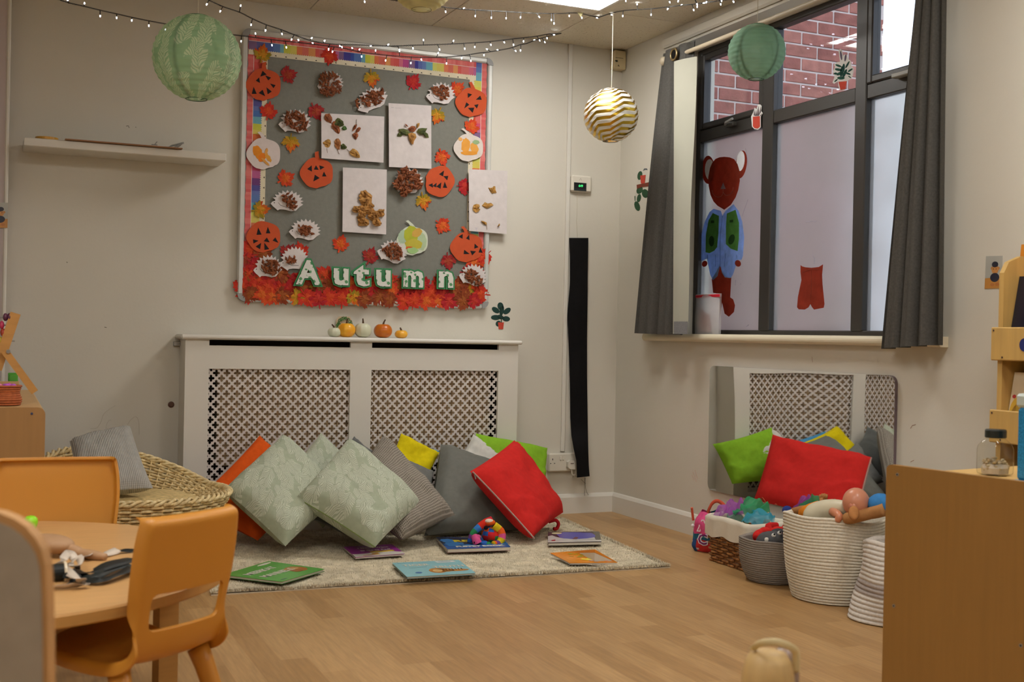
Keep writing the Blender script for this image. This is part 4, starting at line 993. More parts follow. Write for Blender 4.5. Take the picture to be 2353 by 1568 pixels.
# sensor box in the ceiling corner
t = thing('sensor_box', 'cream box sensor with dark marks high in the corner of the room', 'sensor', B(1418, 161, -.02))
MB().bbox((-.075, 0, 2.295), (-.004, -.05, 2.392), r=.006).build('housing', mk('yellowed_plastic', col=rgb(206, 190, 150), rough=.5), t)
a = B(1406, 131, -.0505); mb = MB(); mb.box((-.070, -.0498, a.z-.001), (-.024, -.0508, a.z+.001), blk)
mb.prism([B(x, y, -.0506) for x, y in ((1413, 138), (1419, 138), (1420, 142), (1415, 142.5))], (0, -.0004, 0), rgb(50, 56, 44)); mb.prism([B(x, y, -.0506) for x, y in ((1421, 148), (1424, 153), (1419, 152))], (0, -.0004, 0), rgb(96, 84, 58)); mb.build('markings', paint, t)
# faint pencil scribbles
mb = MB()
for pts in ([(208, 985), (222, 984), (232, 970), (240, 950), (265, 932)], [(243, 998), (244, 980), (250, 967), (256, 966)], [(291, 980), (300, 966), (312, 958), (319, 970), (320, 1000)]):
    mb.tube(smoothpath([B(a, b, -.0004) for a, b in pts], 5), .0007, 4, rgb(192, 184, 168))
for pts in ([(290, 290), (295, 289), (297, 294)], [(311, 292), (313, 293)], [(153, 602), (155, 604)], [(240, 752), (245, 753)]): mb.tube([B(a, b, -.0004) for a, b in pts], .0012, 4, rgb(96, 90, 82))
tag(mb.build('scribbles', paper), 'faint pencil scribbles on the cream wall left of the radiator cover', 'wall marks')

# ================================================================ WINDOW WALL
# painted bears on the frosted film (paint layers on the inner face of the panes)
XP = XF+.0215
zb = Z(1430, 350, 3.267)
brn, lb_, gn, wht = rgb(176, 74, 54), rgb(170, 196, 240), rgb(112, 176, 88), rgb(240, 240, 244)
paintm = mk('window_paint', rough=.8, var=(26, .16, (1, 1, 1)), bump=(70, .4, .002), transl=.6, spec=.2)
def pnt(t, name, pts, col, lay, z_=zb, m_=None): return MB().prism([W(a, b, XP-.0003*lay) for a, b in z_(pts)], (-.0003, 0, 0), col).build(name, m_ or paintm, t)
t = thing('painted_bear', 'bear in blue shirt and green waistcoat painted on the left frosted window pane', 'window painting', W(1665, 728, XP))
pnt(t, 'ear', ngon((645, 132), 48, 106, 24), brn, 0); pnt(t, 'ear', ngon((892, 92), 42, 106, 24, .14), brn, 0)
pnt(t, 'inner_ear', ngon((655, 130), 35, 78, 22), wht, 1, m_=paper); pnt(t, 'inner_ear', ngon((888, 66), 30, 76, 22, .1), wht, 1, m_=paper)
pnt(t, 'head', [(700,50),(730,38),(765,34),(805,38),(840,52),(865,90),(880,140),(882,215),(870,285),(850,340),(815,395),(765,432),(715,402),(685,370),(662,320),(648,250),(645,190),(658,120),(676,78)], brn, 2)
pnt(t, 'legs', [(672,955),(735,850),(765,930),(818,940),(810,1090),(832,1105),(846,1150),(838,1200),(800,1236),(768,1212),(750,1130),(738,1205),(728,1212),(725,1065),(682,1055)], brn, 0)
pnt(t, 'shirt', [(685,425),(740,440),(752,478),(775,440),(835,390),(872,440),(900,520),(915,640),(905,780),(895,808),(862,808),(850,860),(830,920),(812,946),(770,940),(748,905),(735,850),(715,930),(680,962),(660,920),(648,860),(635,800),(592,818),(583,740),(592,620),(620,520),(655,450)], lb_, 1)
pnt(t, 'waistcoat_panel', [(680,457),(725,478),(722,600),(712,712),(690,740),(655,758),(625,752),(628,620),(648,510)], gn, 3); pnt(t, 'waistcoat_panel', [(785,460),(850,432),(876,530),(875,650),(865,742),(815,725),(778,690),(778,560)], gn, 3)
dk = rgb(58, 98, 50)
for q in (ngon((670, 668), 20, 40, 14), ngon((820, 655), 22, 40, 14, .3), [(665,512),(690,512),(690,532),(665,532)], [(806,510),(832,506),(832,526),(806,528)]): pnt(t, 'pocket', q, dk, 4)
pnt(t, 'paw', ngon((618, 838), 20, 24, 14, .5), brn, 2); pnt(t, 'paw', ngon((868, 835), 22, 26, 14, -.5), brn, 2)
pnt(t, 'nose', [(757,228),(738,276),(776,276)], rgb(190, 170, 176), 4)
def stroke(t, pts, col, lay, r=.0012, z_=zb): 
    q = z_(pts); return MB().tube(smoothpath([W(a, b, XP-.0003*lay-.0006) for a, b in q], 5), r, 5, col).build('brush_line', paintm, t)
stroke(t, [(757,278),(752,318),(735,334),(705,335),(682,312),(674,284)], rgb(196, 130, 112), 4); stroke(t, [(757,300),(775,322),(805,318),(828,290),(832,262)], rgb(196, 130, 112), 4)
for q in ([(735,860),(735,640),(752,480)], [(640,800),(640,770)], [(860,800),(858,770)], [(765,860),(775,760)], [(700,860),(700,770)]): stroke(t, q, rgb(120, 144, 200), 5, .0009)
stroke(t, [(900,480),(920,420),(943,355)], rgb(205, 200, 208), 0, .0009); stroke(t, [(942,100),(940,60),(925,-30)], rgb(205, 200, 208), 0, .0009)
t = thing('painted_trousers', 'pair of brown bear legs painted alone on the middle frosted pane', 'window painting', W(1862, 712, XP))
pnt(t, 'paint_shape', [(1338,848),(1352,858),(1375,864),(1420,868),(1475,862),(1507,842),(1500,920),(1503,990),(1512,1080),(1518,1140),(1512,1168),(1440,1182),(1425,1165),(1412,1140),(1398,1165),(1370,1182),(1325,1180),(1312,1165),(1318,1090),(1328,1040),(1345,960),(1338,900)], brn, 0)
stroke(t, [(1350,905),(1420,880),(1495,885)], rgb(190, 110, 90), 1, .0008); stroke(t, [(1418,880),(1420,1000),(1412,1130)], rgb(178, 96, 78), 1, .0008)
mb = MB()
for pts in ([(1378,524),(1415,520),(1460,516)], [(1430,770),(1442,800)], [(1440,840),(1442,790)], [(890,640+350),(884,990)], [(850,960),(848,1000)], [(930,1310),(948,1296)]):
    mb.tube([W(a, b, XP-.0006) for a, b in zb(pts)], .0014, 5, rgb(214, 212, 220))
for k in range(26):
    a, b = zb([(735+rnd(0, 90), 1338+rnd(0, 18))])[0]; p = W(a, b, XP-.0006); mb.box(p-V((0, .0025, .0015)), p+V((-.0004, .0025, .0015)), rgb(212, 210, 216))
tag(mb.build('paint_flecks', paintm), 'white scratches and flecks of paint left on the frosted panes', 'paint flecks')

# stickers on the window
zw = Z(1750, 0, 3.902)
XG = XF-.008
out = zw([(690,450),(706,438),(722,450),(730,500),(748,488),(768,492),(778,530),(800,548),(806,590),(826,616),(824,650),(810,700),(775,722),(762,740),(752,800),(732,812),(702,808),(690,775),(686,730),(650,752),(636,742),(655,690),(648,660),(640,640),(660,600),(650,580),(680,556),(704,555)])
lvs = []
for cx, cy, rx, ry, dgz in [(713,498,8,42,-8),(752,520,8,32,8),(690,590,30,10,20),(770,580,8,36,30),(795,630,26,8,-35),(690,625,34,12,10),(720,640,16,50,10),(745,660,12,44,25),(700,660,30,13,-25),(775,660,26,9,20),(790,690,16,5,35),(668,722,20,6,-40),(712,700,34,14,0),(735,610,12,40,5),(664,660,16,10,0)]:
    lvs.append((zw(ngon((cx, cy), rx, ry, 12, radians(dgz))), rgb(32, 70, 62) if rx < 30 else rgb(36, 78, 66)))
for k in (0, 1): lvs[k] = (lvs[k][0], rgb(96, 84, 104))
st = sticker('lily_sticker', 'peace lily sticker with red pot on the middle upper clear pane', out, lvs, zw([(690,734),(764,728),(752,800),(708,806)]), W, XF+.018, (-.0005, 0, 0), W(1938, 208, XF+.018))
zc = Z(1200, 0, 3.92)
out = zc([(2080,1015),(2095,970),(2110,985),(2125,940),(2145,942),(2158,955),(2152,1000),(2168,1020),(2150,1050),(2150,1145),(2128,1168),(2092,1165),(2070,1140),(2062,1050)])
lvs = [(zc(p), rgb(96, 84, 86)) for p in ([(2085,1040),(2090,985),(2100,1045)], [(2098,1045),(2108,990),(2115,1045)], [(2112,1045),(2128,950),(2134,1045)], [(2130,1045),(2148,958),(2150,1010)], [(2140,1045),(2163,1018),(2150,1045)])]
sticker('cactus_sticker', 'red potted cactus sticker on the dark window frame beside the left opening light', out, lvs, zc([(2078,1052),(2140,1046),(2142,1140),(2122,1158),(2094,1156),(2078,1138)]), W, XF-.008, (-.0005, 0, 0), W(1740, 297, XF-.012))
# wall sticker left of the curtain
zs_ = Z(1430, 350, 3.267); gr = rgb(50, 82, 56)
lv = [(zs_(el_), c_) for el_, c_ in ((ngon((132, 175), 18, 34, 12, .2), gr), ([(155,140),(165,122),(185,122),(190,135),(175,130)], rgb(88, 96, 100)), (ngon((130, 285), 22, 30, 12, .5), gr), (ngon((172, 310), 25, 34, 12, -.2), gr), (ngon((125, 345), 15, 32, 12, .2), gr), (ngon((112, 405), 20, 38, 12, -.3), gr))]
sticker('hanging_plant_sticker', 'trailing plant sticker on the cream wall just left of the left curtain', None, lv, zs_([(135,175),(175,170),(168,236),(140,236)]), W, -.0005, (-.0006, 0, 0), W(1470, 490, 0),
        extra=[(zs_([(108,245),(200,225),(212,225),(212,255),(150,262),(110,275)]), rgb(118, 62, 46)), (zs_([(92,330),(98,328),(98,365),(94,365)]), gr)])

# curtain pole
XR = -.10
zr = .5*(W(1567, 116, XR).z+W(1908, 0, XR).z)
polem = mk('cream_painted_pole', col=rgb(186, 172, 148), rough=.5)
t = thing('curtain_pole', 'cream wooden curtain pole across the top of the window', 'curtain pole', (XR, -1.6, zr-.012))
MB().tube([(XR, -.60, zr), (XR, -2.46, zr)], .0100, 14).build('pole', polem, t)
for y in (-.585, -2.47): MB().ball((XR, y, zr), .022, None, 14, 10).build('finial', polem, t, smooth=True)
for y in (-.66, -2.40): MB().bbox((-.001, y-.010, zr-.03), (XR, y+.010, zr-.012), r=.003).build('bracket', polem, t)

# curtains
ctm = mk('charcoal_curtain_cloth', col=rgb(84, 82, 78), rough=.95, var=(140, .14, None), bump=(500, .3, .002), spec=.1)
lin = mk('ivory_blackout_lining', col=rgb(168, 167, 152), rough=.8, var=(5, .03, None))
hem = mk('grey_hem', col=rgb(120, 120, 122), rough=.9, var=(140, .1, None))
def curtain(lb, top, bot, folds, amp, zt_, name='curtain', ph=0, xr=XR, rowsN=36, side=None):
    """top / bottom = (y_left, y_right) on the pole plane, and the bottom height z per side"""
    t = thing(name, lb, 'curtain', (xr, (bot[0]+bot[1])/2, bot[2]))
    def f(u, v):
        e = v**.85; y0 = top[0]*(1-e)+bot[0]*e; y1 = top[1]*(1-e)+bot[1]*e; z = zt_*(1-v)+(bot[2]+(bot[3]-bot[2])*u)*v
        a = 2*pi*folds*u+ph; s_ = sin(a); s_ = s_*(1.25-.25*s_*s_)
        x = xr+amp*(.7+.5*v)*s_-.012*v*sin(2.1*a+1); y = y0+(y1-y0)*(u+.05*cos(a)*(1-v*.3)*u*(1-u)*4)
        return V((x, y, z))
    mb = MB(); mb.grid(f, int(folds*18), rowsN, None); mb.grid(lambda u, v: f(u, v)+V((.0025, 0, 0)), int(folds*18), rowsN, None, flip=True)
    mb.build('cloth', ctm, t, smooth=True)
    return t, f
yl = lambda x, y: W(x, y, XR).y
tl_ = curtain('left charcoal curtain bunched to the left of the window, bottom left corner flared out', (yl(1521, 100), yl(1596, 104)), (yl(1455, 766), yl(1566, 768), W(1455, 766, XR).z, W(1560, 770, XR).z), 2.4, .020, zr+.042, ph=.6)
t = tl_[0]
# turned-back lining strip on its window side
def f(u, v):
    ya = yl(1563+(1572-1563)*v, 150); yb_ = yl(1599, 150); ya = ya*(1-v*.25)+yl(1566, 768)*(v*.25)
    z = zr-.035+(W(1570, 768, XR).z-(zr-.035))*v
    return V((XR-.034+.030*u+.010*sin(3*v+2)*u-.008*sin(pi*u), ya*(1-u)+(yb_-.004*sin(9*v))*u, z))
MB().grid(f, 8, 30, None).build('lining', lin, t, smooth=True)
MB().grid(lambda u, v: f(.12+.88*u, .955+.045*v)+V((-.0025, 0, 0)), 8, 3, None).build('hem_band', hem, t, smooth=True)
ey = W(1569, 118, XR-.02)
mb = MB(); R0 = .026
path = [(XR-.030, -.70+R0*cos(2*pi*k/28)-.02, zr+R0*sin(2*pi*k/28)) for k in range(28)]
mb.tube(path, .0055, 8, rgb(140, 128, 104), closed=True); mb.build('eyelet_ring', mk('antique_brass', col=rgb(150, 132, 96), rough=.35, metal=.8), t, smooth=True)
mb = MB(); mb.prism([(XR-.0285, p[1], p[2]) for p in path], (.001, 0, 0), rgb(18, 16, 15)); mb.build('eyelet_hole', cloth, t)
curtain('right charcoal curtain hanging in four folds beside the bare right-hand wall', (yl(2114, 30), yl(2166, 30)-.005), (yl(2027, 800), yl(2161, 800), W(2027, 802, XR).z, W(2160, 800, XR).z+.012), 3.6, .026, zr+.042, ph=.2)
# ziplock bag on the sill
t = thing('zip_bag', 'clear plastic zip bag with red seal standing on the sill by the left curtain', 'plastic bag', W(1626, 768, .0))
bagm = mk('clear_polythene', col=rgb(224, 222, 224), rough=.25, alpha=.45)
def f(u, v): 
    p = W(1598+(1653-1598)*u, 676, .004); q = W(1600, 767, .004)
    return V((.006-.012*sin(pi*u)*sin(pi*v)-.002*sin(7*u+5*v), p.y, WZ0+.001+(p.z-WZ0)*v if False else WZ0+.001+(W(1626, 676, .004).z-WZ0)*v))
mb = MB(); mb.grid(f, 10, 12, None); mb.grid(lambda u, v: V((.016, f(u, v).y, f(u, v).z)), 10, 12, None, flip=True); mb.build('pouch', bagm, t, smooth=True)
a, b = f(0, .93), f(1, .93); MB().bbox((.0035, a.y, a.z-.004), (.0095, b.y, a.z+.010), rgb(206, 44, 60), .002).build('red_seal', gloss, t)
MB().grid(lambda u, v: f(.15+.5*u, .05+.6*v*(1-.3*u))+V((.006, 0, 0)), 6, 6, rgb(226, 190, 190)).build('contents', paper, t)

# ================================================================ MIRROR
mir = mk('mirror_acrylic', col=(.86, .86, .85), rough=.02, metal=1.0, var=(5, .0, None))
my0, my1, mz0, mz1 = W(1628, 1000, -.012).y, W(2055, 1000, -.012).y, .228, W(1640, 841, -.012).z
t = thing('wall_mirror', 'wide frameless acrylic mirror with rounded corners low under the window', 'mirror', (-.006, (my0+my1)/2, mz0))
def rr_out(y0, y1, z0, z1, r, n=8):
    pts = []
    for (cy, cz, a0) in ((y0-r, z1-r, pi/2), (y0-r, z0+r, 0), (y1+r, z0+r, -pi/2), (y1+r, z1-r, -pi)):
        pass
    for (cy, cz, s) in ((y0-r, z0+r, 0), (y1+r, z0+r, 1), (y1+r, z1-r, 2), (y0-r, z1-r, 3)):
        for k in range(n+1):
            a = -pi/2*s+0 - pi/2*k/n
            pts.append((cy+r*cos(a), cz+r*sin(a)))
    return pts
Rm = .030; nU, nV = 90, 44
def msurf(u, v):
    y = my0+(my1-my0)*u; z = mz0+(mz1-mz0)*v
    # clamp to rounded corners
    dy = max(0, Rm-(my0-y), Rm-(y-my1)); dz = max(0, Rm-(z-mz0), Rm-(mz1-z))
    if dy > 0 and dz > 0:
        l_ = hypot(dy, dz)
        if l_ > Rm:
            k = Rm/l_; ndy, ndz = dy*k, dz*k
            y = (my0-Rm+ndy) if (my0-y) < Rm else (my1+Rm-ndy); z = (mz0+Rm-ndz) if (z-mz0) < Rm else (mz1-Rm+ndz)
    wob = .0011*sin(8*u+.9*v+2.2)+.00045*sin(13*u-2*v+1)*v+.0005*sin(4*v+2*u)
    return V((-.0125+wob, y, z))
mb = MB(); mb.grid(msurf, nU, nV, None, flip=False); mb.build('mirror_sheet', mir, t, smooth=True)
mb = MB(); rim = [msurf(i/nU, 0) for i in range(nU)]+[msurf(1, j/nV) for j in range(nV)]+[msurf(1-i/nU, 1) for i in range(nU)]+[msurf(0, 1-j/nV) for j in range(nV)]
n = len(rim); a = mb.add([p+V((.0002, 0, 0)) for p in rim]); b = mb.add([(-.001, p.y, p.z) for p in rim])
for i in range(n): j = (i+1) % n; mb.face([a+i, a+j, b+j, b+i], rgb(120, 104, 110))
mb.build('edge', gloss, t)
# scuffs on the wall near the mirror
mb = MB()
for pts in ([(1592,1085),(1596,1095),(1600,1108)], [(1597,1080),(1600,1092),(1603,1100)], [(1590,1092),(1594,1104)]): mb.tube([W(a, b, -.0004) for a, b in pts], .0009, 4, rgb(196, 150, 130))
for pts in ([(1866,820),(1867,833)], [(2092,985),(2096,978),(2104,976)], [(2092,1062),(2100,1058)]): mb.tube([W(a, b, -.0004) for a, b in pts], .0009, 4, rgb(170, 130, 110))
tag(mb.build('wall_scuffs', paper), 'small reddish scuffs on the wall around the mirror', 'wall marks')

# ================================================================ BASKETS AND TOYS BY THE WALL
# ---- alphabet bag
def basket_frame(x, y): return V((x, y, 0))
bq = G(1618, 1258, 0); bc = V((-.150, -1.135, 0))
t = thing('alphabet_bag', 'pink and blue spotted fabric bag with capital letters, leftmost beside the wicker basket', 'bag', bc)
def bf(u, v):
    a = 2*pi*u; r = .068*(1+.10*sin(3*a+4*v)+.05*sin(7*a))*(1-.35*max(0, v-.75)/.25)*(.82+.18*min(1, v/.12)); return bc+V((r*1.15*cos(a), r*.95*sin(a), .002+.165*v+.006*sin(4*a)*v))
BC = [rgb(216, 70, 120), rgb(220, 84, 140), rgb(40, 110, 140), rgb(206, 60, 60), rgb(226, 196, 60), rgb(206, 92, 150), rgb(48, 80, 130)]
def bagcol(u, v):
    q = V((u*6, v*3.2, 1.7)); n_ = noise.cell(q)
    base = rgb(218, 84, 136) if v > .45 else rgb(46, 104, 130)
    if n_ > .5: base = BC[int((n_*97) % 7)]
    return rgb(226, 216, 222) if noise.noise(V((u*22, v*11, 3))) > .42 else base
MB().grid(bf, 40, 22, bagcol, cu=True).build('cloth_body', cloth, t, smooth=True)
dirv = Matrix.Rotation(radians(-22), 3, 'Z') @ (V((CAM.x, CAM.y, 0))-bc).normalized(); sv = V((-dirv.y, dirv.x, 0))
for ch, zz_, c1, c2 in (('A', .095, rgb(222, 104, 140), rgb(236, 226, 232)), ('C', .038, rgb(120, 50, 110), rgb(230, 226, 232))):
    o0 = bc+dirv*.079+sv*(-.004)+V((0, 0, zz_))
    text_mb(ch, .062, .0006, .005, c2, (o0, -sv if False else sv*1, (0, 0, 1), dirv), align='CENTER').build('letter_border', cloth, t)
    text_mb(ch, .062, .0012, .0005, c1, (o0+dirv*.001, sv*1, (0, 0, 1), dirv), align='CENTER').build('letter', cloth, t)
MB().tube(smoothpath([bc+V((.0, .03, .155)), bc+V((.01, .01, .20)), bc+V((.02, -.02, .215)), bc+V((.03, -.06, .195)), bc+V((.03, -.08, .15))], 6), .009, 6, rgb(196, 84, 60), flat=.3).build('handle', cloth, t, smooth=True)
mb = MB(); mb.tube([bc+V((-.07, .03, .13)), bc+V((-.085, .02, .185))], .006, 6, rgb(200, 90, 60)); mb.ball(bc+V((-.085, .01, .11)), .008, rgb(226, 220, 220), 8, 6); mb.build('toggle', plast, t)
# ---- wicker basket with liner
kx0, kx1, ky0, ky1, kh = -.285, -.075, -1.30, -1.60, .185
t = thing('wicker_basket', 'rectangular brown wicker basket with folded white cloth liner', 'basket', ((kx0+kx1)/2, (ky0+ky1)/2, 0))
wk = mk('brown_willow', rough=.6, var=(40, .2, None))
def rrect(x0, x1, y0, y1, r, n=5):
    out = []
    for cx, cy, a0 in ((x1-r, y0-r, 0), (x0+r, y0-r, pi/2), (x0+r, y1+r, pi), (x1-r, y1+r, 3*pi/2)):
        for k in range(n+1): a = a0+pi/2*k/n; out.append((cx+r*cos(a), cy+r*sin(a)))
    return out
def resample(pts, n):
    P_ = [V((*p, 0)) for p in pts]+[V((*pts[0], 0))]; L2 = [0]
    for i in range(len(P_)-1): L2.append(L2[-1]+(P_[i+1]-P_[i]).length)
    out = []; j = 0
    for k in range(n):
        s = L2[-1]*k/n
        while L2[j+1] < s: j += 1
        out.append(P_[j].lerp(P_[j+1], (s-L2[j])/max(1e-9, L2[j+1]-L2[j])))
    return out
base = resample(rrect(kx0+.012, kx1-.012, ky0-.012, ky1+.012, .02), 96); top = resample(rrect(kx0, kx1, ky0, ky1, .025), 96)
ctr = V(((kx0+kx1)/2, (ky0+ky1)/2, 0))
mb = MB(); nr = 15
for r_ in range(nr):
    z = .006+r_*.0115; k = z/kh; path = []
    for i in range(96):
        p = base[i].lerp(top[i], k); o_ = (p-ctr).normalized()*.0045*(1 if ((i//4)+r_) % 2 else -1)
        path.append(V((p.x+o_.x, p.y+o_.y, z+rnd(-.0006, .0006))))
    mb.tube(path, .0052, 5, [mixc(rgb(168, 118, 66), rgb(132, 84, 42), rnd(0, 1)) for _ in range(7)], closed=True)
o = mb.build('woven_strands', wk, t, smooth=True); o['kind'] = 'stuff'
mb = MB()
for i in range(0, 96, 4): mb.tube([V((base[i].x, base[i].y, 0)), V((top[i].x, top[i].y, kh))], .003, 5, rgb(120, 76, 40))
o = mb.build('stakes', wk, t); o['kind'] = 'stuff'
MB().box((kx0+.012, ky0-.012, .003), (kx1-.012, ky1+.012, .008), rgb(120, 80, 46)).build('base', wk, t)
lc = mk('white_cotton', col=rgb(216, 208, 190), rough=.95, var=(12, .04, None), bump=(25, .5, .004))
def f(u, v):
    i = int(u*96) % 96; p = top[i]; n_ = (p-ctr).normalized(); w_ = sin(2*pi*v-.5*pi)
    if v < .5: z = kh+.006-(.082+.005*sin(i*.5))*(1-2*v); off = .013+.003*sin(i*.7)
    elif v < .56: z = kh+.008; off = .002
    else: z = kh+.004-.10*(v-.56)/.44; off = -.010
    return V((p.x+n_.x*off, p.y+n_.y*off, z+.003*sin(i*.21)))
MB().grid(f, 96, 18, None, cu=True).build('liner', lc, t, smooth=True)
# ---- sheer scarves in it
def scarf(lb, c, sz, col, seed, h_=.06, name='sheer_scarf'):
    m_ = mk('organza_%s' % seed, col=col, rough=.5, alpha=.66, transl=.5, spec=.3)
    random.seed(seed); a0 = rnd(0, 6)
    def f(u, v):
        x, y = (u-.5)*2, (v-.5)*2; q = V((x*1.4+seed, y*1.4, .3)); n1 = noise.noise_vector(q); n2 = noise.noise_vector(q*1.9)
        r_ = x*x+y*y; z = h_*(1.15-.55*r_)+h_*.65*n1.z+h_*.28*n2.z
        return V((c[0]+sz[0]*(x*.8+.35*n1.x+.12*n2.x), c[1]+sz[1]*(y*.8+.35*n1.y+.12*n2.y), max(c[2]+z, c[2]-.02)))
    return tag(MB().grid(f, 34, 34, None).build(name, m_, None, smooth=True), lb, 'scarf', 'sheer play scarves in the wicker basket')
scarf('sheer purple play scarf at the back of the wicker basket', (-.20, -1.375, .165), (.072, .060), rgb(196, 110, 206), 3, .072)
scarf('sheer green play scarf standing highest in the wicker basket', (-.175, -1.46, .17), (.080, .066), rgb(70, 190, 130), 5, .080)
scarf('sheer turquoise play scarf at the front of the wicker basket', (-.205, -1.55, .165), (.070, .060), rgb(80, 196, 226), 9, .055)
scarf('sheer grey-green play scarf over the left corner of the wicker basket', (-.225, -1.42, .158), (.048, .055), rgb(140, 180, 160), 12, .04)
random.seed(21)
# ---- grey felt/rope basket
def rope_basket(lb, c, r0, r1, h_, col, rope=.008, squash=None, name='rope_basket', inner=None, lean=(0, 0), band=None):
    t = thing(name, lb, 'basket', (c[0], c[1], 0)); mb = MB(); nr = max(6, int(h_/(rope*1.25)))
    m_ = mk('rope_'+name+str(round(c[1], 2)), rough=.95, var=(120, .10, None), bump=(420, .6, .003), spec=.1)
    prof = []
    for k in range(nr):
        v = k/(nr-1); r = r0+(r1-r0)*min(1, (v*2.2)**.6 if v < .45 else 1); r = r0*.93+(r1-r0*.93)*(1-(1-v)**3.0)
        prof.append((r, v*h_))
    P2 = [(0.001, .006), (r0*.5, .004), (r0*.85, .004)]
    for r, z in prof:
        for q in range(5):
            a = -pi/2+pi*q/4*1.0; P2.append((r+rope*.45*cos(a), max(.003, z+rope*.6*sin(a)+rope*.6)))
    rt = prof[-1][0]; P2 += [(rt-.002, h_+rope*1.3), (rt-.010, h_+rope*.6)]
    for k in range(8): v = 1-k/7*.8; P2.append((prof[int(v*(nr-1))][0]-.012, v*h_))
    P2.append((.001, h_*.2))
    def fn(p, a, j):
        z = p.z; k = squash(a, z/h_) if squash else 1.0
        return V((p.x*k+lean[0]*z, p.y*k+lean[1]*z, p.z*(1+(.02*sin(2*a+1)+.012*sin(5*a)) if z > h_*.5 else 1)))
    cols = []
    for i in range(len(P2)-1):
        zz_ = P2[i][1]/h_; cc = col
        if band and band[0] < zz_ < band[1]: cc = band[2]
        cols.append(mixc(cc, (0, 0, 0), rnd(0, .04)))
    mb.lathe(P2, 56, (c[0], c[1], 0), cols, fn=fn); mb.build('coiled_body', m_, t, smooth=True)
    return t
GB = (-.262, -1.735); rope_basket('small round grey felt basket of soft toys between the wicker and the big white basket', GB, .105, .132, .155, rgb(146, 138, 130), .006)
WB = (-.232, -2.045); t = rope_basket('large round cream rope basket heaped with dolls', WB, .160, .178, .288, rgb(228, 220, 202), .0082, squash=lambda a, z: 1+.02*sin(2*a+z*2))
# side handle loops of the big basket
mb = MB(); q = V((WB[0]-.0, WB[1], 0)); a_ = radians(-65)
pc = q+V((.186*cos(a_), .186*sin(a_), .25)); mb.tube(smoothpath([pc+V((.02, .01, .02)), pc+V((.01, -.015, .0)), pc+V((-.01, -.02, -.035)), pc+V((-.03, -.005, -.03))], 5), .007, 8, rgb(214, 206, 186)); mb.build('handle', cloth, t, smooth=True)
SB = (-.275, -2.385); rope_basket('slumped pale rope basket with a grey band, half hidden by the beech cabinet', SB, .140, .128, .245, rgb(214, 206, 196), .0105, squash=lambda a, z: 1-.10*z*(1+sin(a*2+1.5))+.05*sin(3*a+6*z), lean=(.10, -.05), band=(.36, .52, rgb(176, 166, 160)))

# ---- toys in the grey basket
def softtoy(name, lb, cat, loc, parts, mats=cloth, group=None):
    t = thing(name, lb, cat, loc, group)
    for nm, mb in parts: mb.build(nm, mats, t, smooth=True)
    return t
c = V((GB[0], GB[1], .10))
dgy = rgb(84, 84, 86)
p1 = c+V((-.040, -.035, .058))
body = MB().ball(p1, (.062, .050, .036), dgy, 18, 12, fn=lambda p: p*(1+.10*noise.noise(p*40)))
eyes = MB(); ez = MB()
for e in (V((-.018, -.035, .026)), V((.012, -.030, .032))): eyes.ball(p1+e, .0085, rgb(214, 212, 206), 10, 7); ez.ball(p1+e+V((-.001, -.005, .004)), .0042, rgb(30, 30, 30), 8, 6)
tm = MB().bbox(p1+V((-.052, -.034, .0)), p1+V((-.036, -.022, .018)), rgb(222, 218, 208), .004)
softtoy('grey_soft_toy', 'dark grey soft toy with two white eyes lying in the grey basket', 'soft toy', p1-V((0, 0, .036)), [('body', body), ('eyes', eyes), ('pupils', ez), ('label', tm), ('ear', MB().ball(p1+V((.045, .02, .028)), (.03, .02, .012), rgb(70, 70, 74), 12, 8))])
p2 = c+V((.015, .045, .060)); mb = MB(); mb.tube(smoothpath([p2+V((-.08, -.02, -.006)), p2+V((-.045, .0, .014)), p2+V((0, -.005, .012)), p2+V((.04, -.03, .026)), p2+V((.05, -.06, .05))], 6), [.014+.007*abs(sin(k*.55)) for k in range(25)], 12, rgb(204, 44, 40))
softtoy('red_soft_toy', 'knobbly red soft toy at the back of the grey basket', 'soft toy', p2-V((0, 0, .02)), [('body', mb), ('limb', MB().tube(smoothpath([p2+V((.0, 0, .01)), p2+V((.01, .03, .03)), p2+V((.05, .03, .03))], 5), [.014]*11, 10, rgb(190, 38, 38)))])
p3 = c+V((.045, -.060, .050)); mb = MB(); mb.ball(p3, (.030, .026, .024), rgb(222, 60, 130), 14, 10); mb.ball(p3+V((-.03, -.015, -.014)), (.022, .018, .014), rgb(222, 60, 130), 12, 8)
softtoy('pink_soft_toy', 'bright pink soft toy at the right of the grey basket', 'soft toy', p3-V((0, 0, .024)), [('body', mb), ('ear', MB().ball(p3+V((.0, .02, .024)), (.012, .012, .016), rgb(206, 46, 116), 10, 8))])
